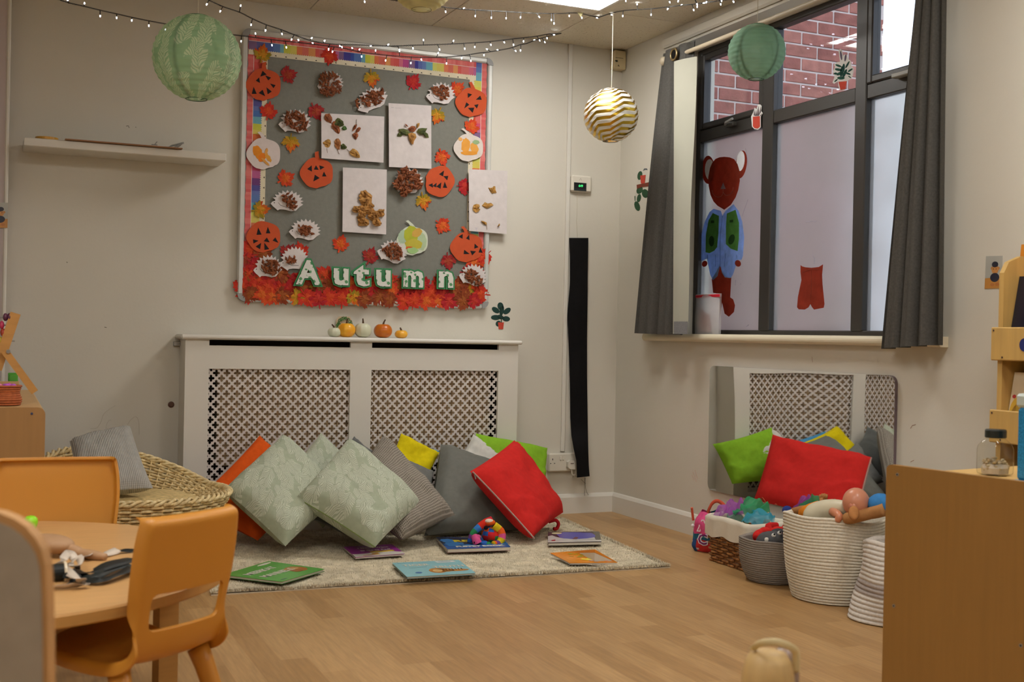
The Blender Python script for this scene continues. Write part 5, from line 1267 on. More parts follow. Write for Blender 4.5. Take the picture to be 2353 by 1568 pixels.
# ---- dolls in the big basket
c = V((WB[0], WB[1], .30)); skin, skin2 = rgb(206, 138, 108), rgb(176, 126, 78)
def at_px(x, y, dx=0.0): return P(x, y, 0, WB[0]+dx)
hd = at_px(1967, 1155, -.05)
sk = MB().ball(hd, (.045, .046, .050), skin, 22, 16); sk.ball(hd+V((-.03, -.025, -.01)), (.010, .010, .014), skin, 10, 7)
ear = MB().ball(hd+V((-.038, -.018, -.012)), (.007, .010, .014), rgb(190, 118, 92), 10, 8)
bd0, bd1 = at_px(1862, 1172, -.05), at_px(1880, 1168, -.04)
tr_ = MB().tube(smoothpath([at_px(1790+70, 1196, -.07), at_px(1900, 1176, -.06), at_px(1945, 1166, -.06)], 8), [.028, .036, .042, .046, .048, .048, .046, .044, .042, .040, .038, .036, .033, .030, .026, .022, .020], 16, rgb(216, 206, 178))
arm = MB().tube(smoothpath([at_px(1925-12, 1176, -.085), at_px(1928, 1186, -.10), at_px(1924, 1198, -.105)], 5), [.015, .0155, .0155, .015, .014, .0135, .013, .0125, .012, .0115, .011], 12, rgb(206, 132, 96))
softtoy('baby_doll', 'bald baby doll in a cream vest lying face down on the big basket', 'doll', (hd.x, hd.y, .285), [('head', sk), ('ear', ear), ('vest', tr_), ('arm', arm)], plast)
t_parts = []
lg = MB()
for a, b in (((1865, 1170), (1822, 1176)), ((1868, 1192), (1822, 1194))):
    lg.tube([at_px(*a, -.04), at_px((a[0]+b[0])/2, (a[1]+b[1])/2-2, -.05), at_px(*b, -.06)], [.015, .014, .013], 12, skin2)
sh2 = MB()
for q in ((1809, 1173), (1811, 1193)): sh2.ball(at_px(*q, -.06), (.019, .019, .0165), rgb(48, 62, 128), 14, 10)
shorts = MB().tube([at_px(1848, 1184, -.045), at_px(1865, 1180, -.04), at_px(1885, 1172, -.03)], [.030, .036, .034], 14, rgb(226, 134, 36))
softtoy('rag_doll', 'rag doll in orange shorts with dark blue shoes over the left of the big basket', 'doll', (at_px(1830, 1180).x, at_px(1830, 1180).y, .285), [('legs', lg), ('shoe', sh2), ('shorts', shorts), ('vest_hem', MB().tube([at_px(1838, 1186, -.02), at_px(1858, 1184, -.02)], [.012, .014], 10, rgb(206, 204, 190)))])
hand = MB(); hb_ = at_px(1893, 1160, .0); hand.tube([hb_, at_px(1889, 1145, .0)], [.013, .010], 10, skin2)
for k in range(4): hand.tube([at_px(1889-3+k*4, 1146, .0), at_px(1885+k*5, 1137-(2 if k in (1, 2) else 0), .0)], [.0055, .004], 8, skin2)
softtoy('doll_hand', 'small tan doll hand reaching up in front of the red reflected cushion', 'doll', (hb_.x, hb_.y, hb_.z-.014), [('hand', hand)])
big = MB().tube(smoothpath([at_px(1940, 1193, -.09), at_px(1968, 1188, -.07), at_px(2000, 1180, -.04), at_px(2032, 1172, -.02)], 5), [.015, .018, .020, .021, .021, .020, .020, .020, .020, .020, .020, .021, .022, .022, .022, .022], 12, skin2)
ft = MB().ball(at_px(1962, 1180, -.12), (.040, .018, .016), rgb(180, 122, 72), 14, 10, fn=lambda p: Matrix.Rotation(.9, 3, 'Z') @ Matrix.Rotation(-.4, 3, 'Y') @ p)
bl = MB().ball(at_px(2024, 1160, .0), (.042, .045, .038), rgb(62, 128, 190), 16, 11)
softtoy('blue_doll', 'tan doll in a blue jumper at the right of the big basket', 'doll', (at_px(2000, 1180).x, at_px(2000, 1180).y, .285), [('arm', big), ('foot', ft), ('jumper', bl)])
mb = MB(); q0, q1 = at_px(1992, 1146, .03), at_px(2003, 1172, .03)
mb.tube([q0, q0.lerp(q1, .2), q0.lerp(q1, .4), q0.lerp(q1, .6), q0.lerp(q1, .8), q1], .009, 10, [rgb(214, 206, 200), rgb(210, 60, 50), rgb(220, 190, 60), rgb(206, 60, 50), rgb(222, 214, 206)])
softtoy('striped_toy', 'striped red and yellow toy sticking out beside the blue jumper', 'toy', (q1.x, q1.y, q1.z-.01), [('stick', mb)])
# duck-like toy peeping out of the basket behind the dolls: plain tan soft shape
t = None

# ================================================================ CABINET, JAR AND BOOKCASE AT THE RIGHT
beech = mk('beech_laminate', col=rgb(148, 108, 52), rough=.5, var=(7, .05, (10, 10, .7)), bump=(40, .03, .002))
beech_l = mk('beech_laminate_light', col=rgb(208, 170, 104), rough=.5, var=(7, .05, (1, 8, 8)))
screwm = mk('dark_screw', col=rgb(84, 78, 74), rough=.4, metal=.6)
a = G(2037, 1067, .612); b = G(2353, 1108, .612); dxy = V((b.x-a.x, b.y-a.y, 0)).normalized(); nrm = V((dxy.y, -dxy.x, 0))
if nrm.dot(V((1, 0, 0))) < 0: nrm = -nrm
t = thing('beech_cabinet', 'beech cabinet with plain screwed end panel at the right edge', 'cabinet', (a.x+.2, a.y-.2, 0))
R_ = .014; prof = [(0, 0), (0, .612-R_)]+[(R_-R_*cos(pi/2*k/5), .612-R_+R_*sin(pi/2*k/5)) for k in range(1, 6)]+[(.48, .612), (.48, 0)]
MB().prism([V((a.x, a.y, 0))+dxy*s+V((0, 0, z)) for s, z in prof], nrm*.018).build('end_panel', beech, t)
def cb(n0, n1, d0, d1, z0, z1, nm, mt):
    A2 = V((a.x, a.y, 0)); pts = [A2+dxy*d0+nrm*n0, A2+dxy*d1+nrm*n0, A2+dxy*d1+nrm*n1, A2+dxy*d0+nrm*n1]
    return MB().prism([p+V((0, 0, z0)) for p in pts], (0, 0, z1-z0)).build(nm, mt, t)
cb(.018, .62, .035, .47, .575, .593, 'top', beech_l); cb(.62, .638, 0, .48, 0, .612, 'end_panel', beech)
cb(.018, .62, .035, .45, .30, .318, 'shelf', beech_l); cb(.018, .62, .04, .45, .06, .078, 'shelf', beech_l); cb(.018, .62, .030, .036, .06, .575, 'back', beech_l)
for x, y in ((2062, 1091), (2054, 1393), (2346, 1484)):
    d = ray(x, y); k = (V((a.x, a.y, 0))-CAM).dot(nrm)/d.dot(nrm); p = CAM+d*k
    mb = MB(); u_ = dxy; v_ = V((0, 0, 1))
    for r_, th, cc in ((.0042, .0012, rgb(140, 132, 120)), (.0022, .0016, rgb(40, 36, 34))): mb.prism([p+u_*(r_*cos(2*pi*q/14))+v_*(r_*sin(2*pi*q/14)) for q in range(14)], -nrm*th, cc)
    mb.build('screw', plast, t)
# jar of shells
tz = .5935
jq = G(2286, 1092, tz); t = thing('shell_jar', 'square clear bottle with black lid half full of shells and sand', 'jar', jq)
jglass = bpy.data.materials.new('jar_glass'); jglass.use_nodes = True; N = jglass.node_tree.nodes; L = jglass.node_tree.links; N.remove(N['Principled BSDF'])
t_ = N.new('ShaderNodeBsdfTransparent'); t_.inputs[0].default_value = (.95, .96, .95, 1); g_ = N.new('ShaderNodeBsdfGlossy'); g_.inputs['Roughness'].default_value = .05
f_ = N.new('ShaderNodeLayerWeight'); f_.inputs[0].default_value = .25; ms = N.new('ShaderNodeMixShader'); L.new(schlick(N, L, 1.0), ms.inputs[0]); L.new(t_.outputs[0], ms.inputs[1]); L.new(g_.outputs[0], ms.inputs[2]); L.new(ms.outputs[0], N['Material Output'].inputs[0])
hw = .0345
def sqr(p, a, j):   # round to rounded square lower down
    k = JS[j]; c_ = max(abs(cos(a)), abs(sin(a))); f2 = (1-k)+k*min(1/c_, 1.22); return V((p.x*f2, p.y*f2, p.z))
JP = [(.001, .003), (.028, .001), (.033, .004), (.034, .010), (.034, .062), (.032, .070), (.027, .080), (.022, .086), (.020, .092)]
JS = [1, 1, 1, 1, 1, 1, .7, .2, 0]
rot_ = Matrix.Rotation(.25, 3, 'Z')
MB().lathe(JP, 40, jq, None, fn=lambda p, a, j: rot_ @ sqr(p, a, j)).build('bottle', jglass, t, smooth=True)
MB().lathe([(.001, .089), (.0235, .089), (.0245, .091), (.0245, .106), (.0225, .109), (.001, .109)], 30, jq, rgb(28, 34, 32)).build('lid', plast, t)
mb = MB()
mb.lathe([(.001, .004), (.030, .004), (.031, .018), (.026, .026), (.001, .030)], 24, jq, rgb(196, 180, 160), fn=lambda p, a, j: rot_ @ (V((p.x, p.y, p.z))*1.0))
for k in range(120):
    a2 = rnd(0, 6.28); r_ = .029*sqrt(rnd(0, 1)); p = jq+V((r_*cos(a2), r_*sin(a2), rnd(.012, .046-.4*r_))); mb.ball(p, (rnd(.002, .006), rnd(.002, .005), rnd(.002, .004)), mixc(rgb(206, 190, 160), rgb(170, 140, 90), rnd(0, 1)), 7, 5)
o = mb.build('shells', paint, t); o['kind'] = 'stuff'
# blue sensory box
bq = G(2384, 1108, tz); t = thing('glitter_tube', 'tall clear tube of bright blue glitter cut by the right edge of the picture', 'sensory tube', bq)
glit = mk('blue_glitter', col=rgb(36, 130, 184), rough=.25, var=(400, .5, None))
MB().bbox(bq+V((-.030, -.03, 0)), bq+V((.05, .04, .002)), rgb(120, 170, 190), .001).build('base', plast, t)
MB().bbox(bq+V((-.028, -.028, .002)), bq+V((.048, .038, .168)), None, .006).build('glitter_fill', glit, t)
MB().bbox(bq+V((-.031, -.031, .168)), bq+V((.051, .041, .20)), rgb(190, 200, 196), .006).build('cap', plast, t)
# bookcase on the window wall
pinem = mk('pale_pine', col=rgb(200, 162, 92), rough=.6, var=(8, .08, (6, 6, .6)))
by0 = W(2302, 640, -.16).y
t = thing('book_rack', 'pale pine book rack with front trays on the right-hand wall', 'bookcase', (-.09, by0-.35, 0))
mb = MB(); pr = [(-.001, 0), (-.17, 0), (-.17, 1.16), (-.15, 1.195), (-.10, 1.215), (-.001, 1.215)]
ztop = W(2303, 588, -.16).z; pr = [(x, z/1.215*ztop) for x, z in pr]
for yy in (by0, by0-.72): MB().prism([(x, yy, z) for x, z in pr], (0, -.018, 0)).build('side_panel', pinem, t)
MB().box((-.002, by0-.018, .1), (-.012, by0-.72, ztop-.02)).build('back_panel', pinem, t)
trays = [(W(2297, 752, -.20).z, W(2293, 829, -.20).z), (W(2290, 943, -.20).z, W(2290, 1019, -.20).z)]
trays.append((trays[1][0]-(trays[0][0]-trays[1][0]), trays[1][1]-(trays[0][1]-trays[1][1])))
for z1_, z0_ in trays:
    MB().bbox((-.172, by0+.012, z0_), (-.188, by0-.75, z1_), r=.003).build('tray_front', pinem, t)
    MB().box((-.012, by0-.018, z0_+.004), (-.172, by0-.72, z0_+.02)).build('tray_base', pinem, t)
    for dy, dz in ((.0, -.010), (-.035, -(z1_-z0_)+.010)):
        p = V((-.1885, by0+dy, z1_+dz)); MB().prism([p+V((0, .003*cos(2*pi*q/12), .003*sin(2*pi*q/12))) for q in range(12)], (-.001, 0, 0), rgb(80, 60, 50)).build('screw', plast, t)
p = W(2355, 793, -.189); MB().prism([p+V((0, .020*cos(2*pi*q/24), .020*sin(2*pi*q/24))) for q in range(24)], (-.0008, 0, 0), rgb(36, 46, 110)).build('blue_dot', gloss, t)
def book(lb, ya, yb, z0, z1, x0, x1, col, extra=None, name='picture_book'):
    t = thing(name, lb, 'book', ((x0+x1)/2, (ya+yb)/2, z0))
    pts = [(x0, ya, z0), (x0, yb, z0), (x1, yb, z1), (x1, ya, z1)]
    MB().prism(pts, (.012, 0, 0), col).build('cover', gloss, t)
    MB().prism([(p[0]+.0025, p[1]-.003*(1 if p[1] == ya else -1), p[2]+(.003 if i < 2 else -.002)) for i, p in enumerate(pts)], (.0085, 0, 0), rgb(222, 214, 196)).build('pages', paper, t)
    mb = MB()
    def q(u, v, e=.0006): return V((x0+(x1-x0)*v-e, ya+(yb-ya)*u, z0+(z1-z0)*v))
    if extra: extra(mb, q); mb.build('cover_art', gloss, t)
    return t
z0 = trays[0][1]+.022; yA = W(2318, 750, -.15).y
def art1(mb, q):
    mb.prism([q(u, v) for u, v in ((.06, .03), (.94, .03), (.94, .97), (.06, .97))], (-.0002, 0, 0), rgb(26, 26, 44))
    text_mb('A', .09, .0004, .004, rgb(226, 120, 40), (q(.20, .60, .0012), (0, -1, 0), (0, 0, 1), (-1, 0, 0)), mb)
    for a_, b_, rx, ry, cc in ((.35, .42, .12, .06, rgb(40, 80, 50)), (.30, .28, .14, .03, rgb(190, 90, 50)), (.22, .12, .10, .06, rgb(90, 70, 90)), (.45, .15, .14, .09, rgb(120, 44, 40))): mb.prism([q(a_+rx*cos(2*pi*k/16), b_+ry*sin(2*pi*k/16), .0010) for k in range(16)], (-.0002, 0, 0), cc)
book('dark navy picture book with an orange capital A standing in the upper tray', yA, yA-.24, z0, W(2330, 634, -.15).z, -.155, -.11, rgb(24, 26, 40), art1)
yO = W(2346, 600, -.05).y
book('orange book standing behind the navy one in the upper tray', yO, yO-.2, z0, z0+.34, -.085, -.05, rgb(214, 134, 40), lambda mb, q: mb.prism([q(u, v) for u, v in ((0, .74), (.5, .74), (.5, .82), (0, .82))], (-.0002, 0, 0), rgb(110, 80, 150)))
z0 = trays[1][1]+.022; yB = W(2313, 930, -.15).y
def art2(mb, q):
    for a_, b_, rx, ry, cc in ((.12, .34, .11, .27, rgb(222, 180, 70)), (.13, .32, .08, .18, rgb(228, 160, 110)), (.10, .07, .10, .08, rgb(206, 90, 160)), (.22, .12, .08, .05, rgb(90, 160, 70)), (.06, .62, .03, .03, rgb(190, 60, 60))): mb.prism([q(a_+rx*cos(2*pi*k/18), b_+ry*sin(2*pi*k/18), .0008) for k in range(18)], (-.0002, 0, 0), cc)
    mb.tube([q(.12+.05*cos(t2), .26+.03*sin(t2), .0012) for t2 in [pi+pi*k/8 for k in range(9)]], .0012, 5, rgb(150, 70, 50))
    mb.prism([q(u, v, .0010) for u, v in ((.22, .02), (1, .02), (1, .66), (.22, .66))], (-.0002, 0, 0), rgb(212, 50, 44))
    mb.prism([q(u, v, .0010) for u, v in ((.36, .68), (1, .68), (1, .82), (.36, .82))], (-.0002, 0, 0), rgb(214, 64, 74))
    text_mb('My', .05, .0004, .002, rgb(236, 206, 60), (q(.28, .42, .0018), (0, -1, 0), (0, 0, 1), (-1, 0, 0)), mb); text_mb('B', .034, .0004, .002, rgb(236, 170, 170), (q(.40, .70, .0018), (0, -1, 0), (0, 0, 1), (-1, 0, 0)), mb)
book('cream picture book with a fair-haired child and red panel in the second tray', yB, yB-.23, z0, W(2320, 856, -.15).z, -.155, -.12, rgb(222, 206, 176), art2)
book('dark grey book standing behind the cream one in the second tray', yB+.005, yB-.22, z0, z0+.225, -.09, -.06, rgb(70, 80, 84))
MB().box((-.16, by0-.03, trays[2][0]), (-.165, by0-.7, trays[1][1]), rgb(104, 56, 42)).build('lower_books_backing', paper, t) if False else None
book('brown-red book lying upright low in the third tray', by0-.03, by0-.5, trays[2][1]+.022, trays[1][1]-.01, -.12, -.10, rgb(112, 58, 46))
# photo cards of teddies
def teddy_card(lb, quad, plane, off, cover, flipx=1):
    t = thing('teddy_photo_card', lb, 'photo card', plane(quad[3][0], quad[3][1]))
    pts = [plane(*q) for q in quad]; offv = V(off)
    MB().prism(pts, offv, rgb(176, 176, 168)).build('card', gloss, t)
    def q(u, v, e): return (pts[0]*(1-u)+pts[1]*u)*(1-v)+(pts[3]*(1-u)+pts[2]*u)*v+offv*e
    def el2(cx, cy, rx, ry, cc, e, nm): MB().prism([q(cx+rx*cos(2*pi*k/20), cy+ry*sin(2*pi*k/20), e) for k in range(20)], offv*.3, cc).build(nm, gloss, t)
    MB().prism([q(0, .68, 1.1), q(1, .64, 1.1), q(1, 1, 1.1), q(0, 1, 1.1)], offv*.3, rgb(196, 138, 70)).build('orange_ground', gloss, t)
    el2(.42, .38, .10, .05, rgb(196, 136, 76), 1.3, 'ear'); el2(.76, .38, .10, .05, rgb(196, 136, 76), 1.3, 'ear')
    el2(.58, .43, .20, .12, rgb(202, 142, 80), 1.4, 'teddy_head'); el2(.58, .66, .27, .14, rgb(44, 46, 62), 1.5, 'jacket'); el2(.58, .26, .19, .09, rgb(40, 42, 56), 1.8, 'hat'); el2(.50, .40, .025, .015, rgb(40, 30, 30), 2.0, 'eye'); el2(.66, .40, .025, .015, rgb(40, 30, 30), 2.0, 'eye')
    el2(.45, .88, .12, .05, rgb(186, 118, 64), 1.6, 'foot'); el2(.74, .87, .12, .05, rgb(186, 118, 64), 1.6, 'foot')
    return t
teddy_card('photo card of a dark-hatted teddy on the wall beside the book rack', [(2266, 589), (2304, 588), (2302, 663), (2263, 664)], lambda x, y: W(x, y, -.0005), (-.0008, 0, 0), None)
teddy_card('photo card of a dark-jacketed teddy at the left edge on the wall corner', [(-22, 466), (19, 466), (17, 524), (-24, 524)], lambda x, y: B(x, y, -.107), (0, -.0008, 0), None)

# ================================================================ RUG
RUGC = [G(485, 1370, .0), G(1540, 1306, .0), G(1292, 1196, .0), None]
RUGC[3] = RUGC[0]+(RUGC[2]-RUGC[1])*1.0
RUGC[2].y = min(RUGC[2].y, -.20); RUGC[3].y = min(RUGC[3].y, -.20)
rt = thing('shaggy_rug', 'shaggy oatmeal rug on the wood-look floor in the corner', 'rug', ((RUGC[0].x+RUGC[2].x)/2, (RUGC[0].y+RUGC[2].y)/2, 0))
def rugp(u, v): return (RUGC[0]*(1-u)+RUGC[1]*u)*(1-v)+(RUGC[3]*(1-u)+RUGC[2]*u)*v
backm = mk('rug_backing', col=rgb(196, 178, 150), rough=.95)
MB().prism([rugp(0, 0), rugp(1, 0), rugp(1, 1), rugp(0, 1)], (0, 0, .004)).build('backing', backm, rt)
pilem = mk('rug_pile', rough=.95, var=(9, .12, None), spec=.05)
def rh(u, v): return .013+.004*noise.noise(V((u*9, v*7, 0)))
mb = MB(); mb.grid(lambda u, v: rugp(.004+.992*u, .006+.988*v)+V((0, 0, rh(u, v)*(1 if 0 < u < 1 and 0 < v < 1 else .4))), 70, 44, lambda u, v: mixc(rgb(222, 210, 184), rgb(184, 172, 146), rnd(0, .8)))
random.seed(5)
vv, ff, cc = [], [], []
c1, c2, c3 = rgb(238, 228, 204), rgb(212, 200, 174), rgb(128, 114, 96)
for k in range(62000):
    u, v = rnd(0, 1), rnd(0, 1)
    if rnd(0, 1) < .12: v = rnd(0, .02)
    elif rnd(0, 1) < .04: u = rnd(.99, 1)
    p = rugp(u, v); h = rh(u, v)-.002; a = rnd(0, 6.28); l_ = rnd(.007, .014); w_ = .0016
    dx, dy = cos(a), sin(a); n = len(mb.v)
    t_ = rnd(.3, 1.0)
    mb.v += [(p.x-dy*w_, p.y+dx*w_, h-.004), (p.x+dy*w_, p.y-dx*w_, h-.004), (p.x+dx*l_*t_, p.y+dy*l_*t_, h+.010*(1.1-t_*.6))]
    q = rnd(0, 1); col = mixc(c1, c2, rnd(0, 1)) if q > .10 else mixc(c2, c3, rnd(.3, 1))
    if noise.noise(V((p.x*7, p.y*7, 2))) > .36 and rnd(0, 1) < .35: col = mixc(col, c3, .55)
    mb.f.append((n, n+1, n+2)); mb.c.append(col); mb.uv.append(None)
o = mb.build('pile', pilem, rt); o['kind'] = 'stuff'

# ================================================================ CUSHIONS
def pillow_mb(c, th, nrmflip=False, pinch=.055, wr=.008, seed=0, nu=26, bulge=1.0, uvs=1.0, crease=None):
    """c: four corners in order round the cushion (world)"""
    c = [V(p) for p in c]; n_ = (c[2]-c[0]).cross(c[3]-c[1]).normalized()
    if n_.y > 0: n_ = -n_          # front faces the room
    ctr = sum(c, V())/4
    def surf(sign):
        def f(u, v):
            U, W_ = 2*u-1, 2*v-1
            eu = 1-pinch*(1-W_*W_)*abs(U)**3; ev = 1-pinch*(1-U*U)*abs(W_)**3
            uu, vv_ = (U*eu+1)/2, (W_*ev+1)/2
            p = (c[0]*(1-uu)+c[1]*uu)*(1-vv_)+(c[3]*(1-uu)+c[2]*uu)*vv_
            g = max(0, (1-U**4))**.5*max(0, (1-W_**4))**.5; g = g**.9
            h = th*.5*g*(bulge if sign > 0 else 1)
            w2 = noise.noise(V((U*2.2+seed, W_*2.2, seed*.7)))*wr*1.6*g+noise.noise(V((U*6+seed, W_*6, seed)))*wr*.5*min(1, g*2)
            # gathered creases near the corners
            cr_ = 0
            for (a, b) in ((-1, -1), (1, -1), (1, 1), (-1, 1)):
                d_ = hypot(U-a, W_-b); an = atan2(W_-b, U-a)
                if d_ < .9: cr_ += sin(an*14+seed)*wr*.55*(1-d_/.9)*min(1, d_*4)
            if crease:
                for (a, b, rad, amp) in crease:
                    d_ = hypot(U-a, W_-b); cr_ += amp*math.exp(-((d_-rad)/.055)**2)-amp*.7*math.exp(-((d_-rad-.12)/.06)**2)
            return p+n_*sign*(h+((w2+cr_*g) if sign > 0 else 0))
        return f
    mb = MB()
    e1 = (c[1]-c[0]).cross(c[3]-c[0])
    fl = e1.dot(n_) < 0
    mb.grid(surf(1), nu, nu, None, flip=fl); mb.grid(surf(-1), nu, nu, None, flip=not fl)
    return mb, surf(1), n_, ctr
def edge_path(f, which, k=24):
    if which == 0: return [f(i/k, 0) for i in range(k+1)]
    if which == 1: return [f(1, i/k) for i in range(k+1)]
    if which == 2: return [f(1-i/k, 1) for i in range(k+1)]
    return [f(0, 1-i/k) for i in range(k+1)]
def cm(name, col, pat=None, **kw):
    d = dict(rough=.95, var=(50, .06, None), bump=(350, .25, .002), spec=.12); d.update(kw)
    m_ = mk(name, col=col, **d)
    if pat: setpat(m_, pat)
    return m_
def waffle(ca, cb, n=46):
    def f(N, L, tc):
        s = N.new('ShaderNodeSeparateXYZ'); L.new(tc.outputs['UV'], s.inputs[0])
        a = nmath(N, L, 'SINE', nmath(N, L, 'MULTIPLY', s.outputs[0], n*2*pi)); b = nmath(N, L, 'SINE', nmath(N, L, 'MULTIPLY', s.outputs[1], n*2*pi))
        k = nmath(N, L, 'MAXIMUM', a, b); r = N.new('ShaderNodeMapRange'); r.inputs[1].default_value = -.2; r.inputs[2].default_value = .7; L.new(k, r.inputs[0])
        return nmix(N, L, r.outputs[0], cb, ca), r.outputs[0]
    return f
def ribbed(ca, cb, n=60):
    def f(N, L, tc):
        s = N.new('ShaderNodeSeparateXYZ'); L.new(tc.outputs['UV'], s.inputs[0])
        a = nmath(N, L, 'SINE', nmath(N, L, 'MULTIPLY', s.outputs[0], n*2*pi)); b = nmath(N, L, 'SINE', nmath(N, L, 'MULTIPLY', s.outputs[1], n*5*pi))
        k = nmath(N, L, 'ADD', a, nmath(N, L, 'MULTIPLY', b, .4)); r = N.new('ShaderNodeMapRange'); r.inputs[1].default_value = -1; r.inputs[2].default_value = 1; L.new(k, r.inputs[0])
        return nmix(N, L, r.outputs[0], cb, ca), r.outputs[0]
    return f
sage = cm('sage_fern_fabric', rgb(168, 176, 150), fern(rgb(202, 207, 187), rgb(172, 180, 156), 5.8, 46, .47))
orangec = cm('orange_fabric', rgb(226, 92, 30)); charc = cm('charcoal_velvet', rgb(92, 94, 92), sheen=.3); greyc = cm('grey_cotton', rgb(116, 117, 110)); greyd = cm('grey_plain', rgb(122, 122, 118))
wafc = cm('taupe_waffle', rgb(150, 142, 132), waffle(rgb(164, 156, 144), rgb(112, 104, 94), 44)); yelc = cm('yellow_felt', rgb(224, 204, 24)); bluec = cm('blue_fabric', rgb(76, 150, 196))
whic = cm('white_fleece', rgb(206, 204, 196)); limec = cm('lime_fabric', rgb(136, 186, 48)); redc = cm('red_fabric', rgb(208, 46, 42)); pipe = mk('seam_piping', rough=.9)
def cushion(lb, px4, th, mat, seed, piping=None, extra=None, rest=True, **kw):
    cs = [B(x, y, yy) for x, y, yy in px4]
    for c in cs: c.z = max(c.z, .026)
    mb, f, n_, ctr = pillow_mb(cs, th, seed=seed, **kw)
    # stay behind the front of the cover and above the rug
    mb.v = [(p[0], min(p[1], YC-.006) if p[0] < CX1+.03 else min(p[1], -.03), max(p[2], .021)) for p in mb.v]
    lo = min(p[2] for p in mb.v)
    t = thing('cushion', lb, 'cushion', (ctr.x, ctr.y, lo), 'cushions heaped against the radiator cover')
    mb.build('cover', mat, t, smooth=True)
    if piping:
        for wch, col, r in piping:
            MB().tube([V((p.x, min(p.y, YC-.006), max(p.z, .022))) for p in edge_path(f, wch)], r, 6, col).build('piping', pipe, t, smooth=True)
    if extra: extra(t, f, n_)
    return t
sp = rgb(206, 208, 184); gp = rgb(120, 140, 76)
cushion('orange cushion at the left end of the heap, behind a sage fern cushion', [(597,1001,-.215),(740,1120,-.34),(592,1243,-.56),(428,1168,-.42)], .11, orangec, 1)
cushion('charcoal velvet cushion deep between the two front sage fern cushions', [(814,1003,-.215),(905,1075,-.27),(815,1240,-.62),(680,1180,-.52)], .10, charc, 2)
cushion('sage fern cushion at the back, only its top corner showing above the others', [(738,995,-.215),(850,1105,-.33),(742,1215,-.50),(636,1105,-.36)], .10, sage, 3)
cushion('blue cushion, only a sliver of its top edge showing behind the yellow one', [(940,1010,-.20),(1010,1037,-.20),(985,1100,-.22),(925,1090,-.22)], .05, bluec, 4)
cushion('yellow felt cushion leaning on the right-hand grille', [(922,996,-.215),(1010,1040,-.24),(970,1136,-.34),(880,1092,-.32)], .07, yelc, 5)
cushion('small grey cushion between the yellow cushion and the waffle one', [(912,1046,-.32),(996,1082,-.36),(985,1190,-.46),(890,1160,-.46)], .07, greyd, 6)
cushion('white fleece cushion behind the red one, beside the lime green cushion', [(1088,998,-.215),(1178,1062,-.30),(1110,1140,-.36),(1040,1080,-.33)], .08, whic, 7)
cushion('lime green cushion at the right end of the heap', [(1093,996,-.225),(1258,1030,-.20),(1252,1128,-.30),(1115,1130,-.36)], .10, limec, 8, pinch=.03)
cushion('large plain grey cushion slumped in the middle right of the heap', [(1013,1020,-.34),(1165,1080,-.30),(1215,1228,-.56),(975,1232,-.68)], .17, greyc, 9, wr=.010, crease=[(.9, .9, .75, .008), (.5, 1.2, .8, .006)])
cushion('taupe waffle cushion slumped beside the front right sage fern cushion', [(880,1000,-.40),(1046,1184,-.74),(925,1240,-.84),(790,1120,-.56)], .15, wafc, 10, wr=.012, pinch=.03)
cushion('front left sage fern cushion standing on one corner', [(650,998,-.36),(790,1136,-.62),(656,1256,-.86),(512,1126,-.62)], .15, sage, 11, pinch=.04, crease=[(.95, .95, .42, .006), (.95, .95, .2, .004)], wr=.009)
cushion('front right sage fern cushion standing on one corner, nearest of the heap', [(800,1008,-.50),(967,1158,-.76),(862,1258,-.98),(679,1144,-.74)], .17, sage, 12, pinch=.04, piping=[(2, gp, .0022)], crease=[(.95, .9, .5, .010), (.95, .95, .24, .006)], wr=.010)
def zipx(t, f, n_):
    pth = [V((p.x, p.y, max(p.z, .024)))+n_*.006 for p in edge_path(f, 2, 30)]
    off = (f(.5, .5)-f(0, .5)).normalized()*.008
    MB().tube([p+off for p in pth], .0055, 6, rgb(160, 126, 116), flat=.35).build('zip_tape', pipe, t, smooth=True)
    MB().tube([p+off*1.0+n_*.003 for p in pth], .0016, 5, rgb(200, 170, 160)).build('zip_teeth', pipe, t)
    q = pth[-2]+off; MB().tube([q, q+V((.004, -.004, -.022))], .0028, 6, rgb(196, 190, 184)).build('zip_pull', metal, t)
    q = V((B(1274, 1204, -.60).x, -.60, .055)); kb = MB()
    kb.tube(smoothpath([q+V((-.03, 0, .01)), q+V((.0, -.01, .018)), q+V((.018, -.005, .0)), q+V((.012, 0, -.022)), q+V((-.004, .0, -.022))], 5), .008, 8, rgb(170, 30, 36)); kb.build('tie_loop', cloth, t, smooth=True)
cushion('red cushion with a zip along its lower left edge, at the right of the heap', [(1182,1012,-.40),(1294,1178,-.50),(1222,1238,-.86),(1080,1084,-.70)], .12, redc, 13, extra=zipx, crease=[(.8, .9, .7, .010), (1.0, 1.0, .45, .008)], wr=.011, pinch=.03)

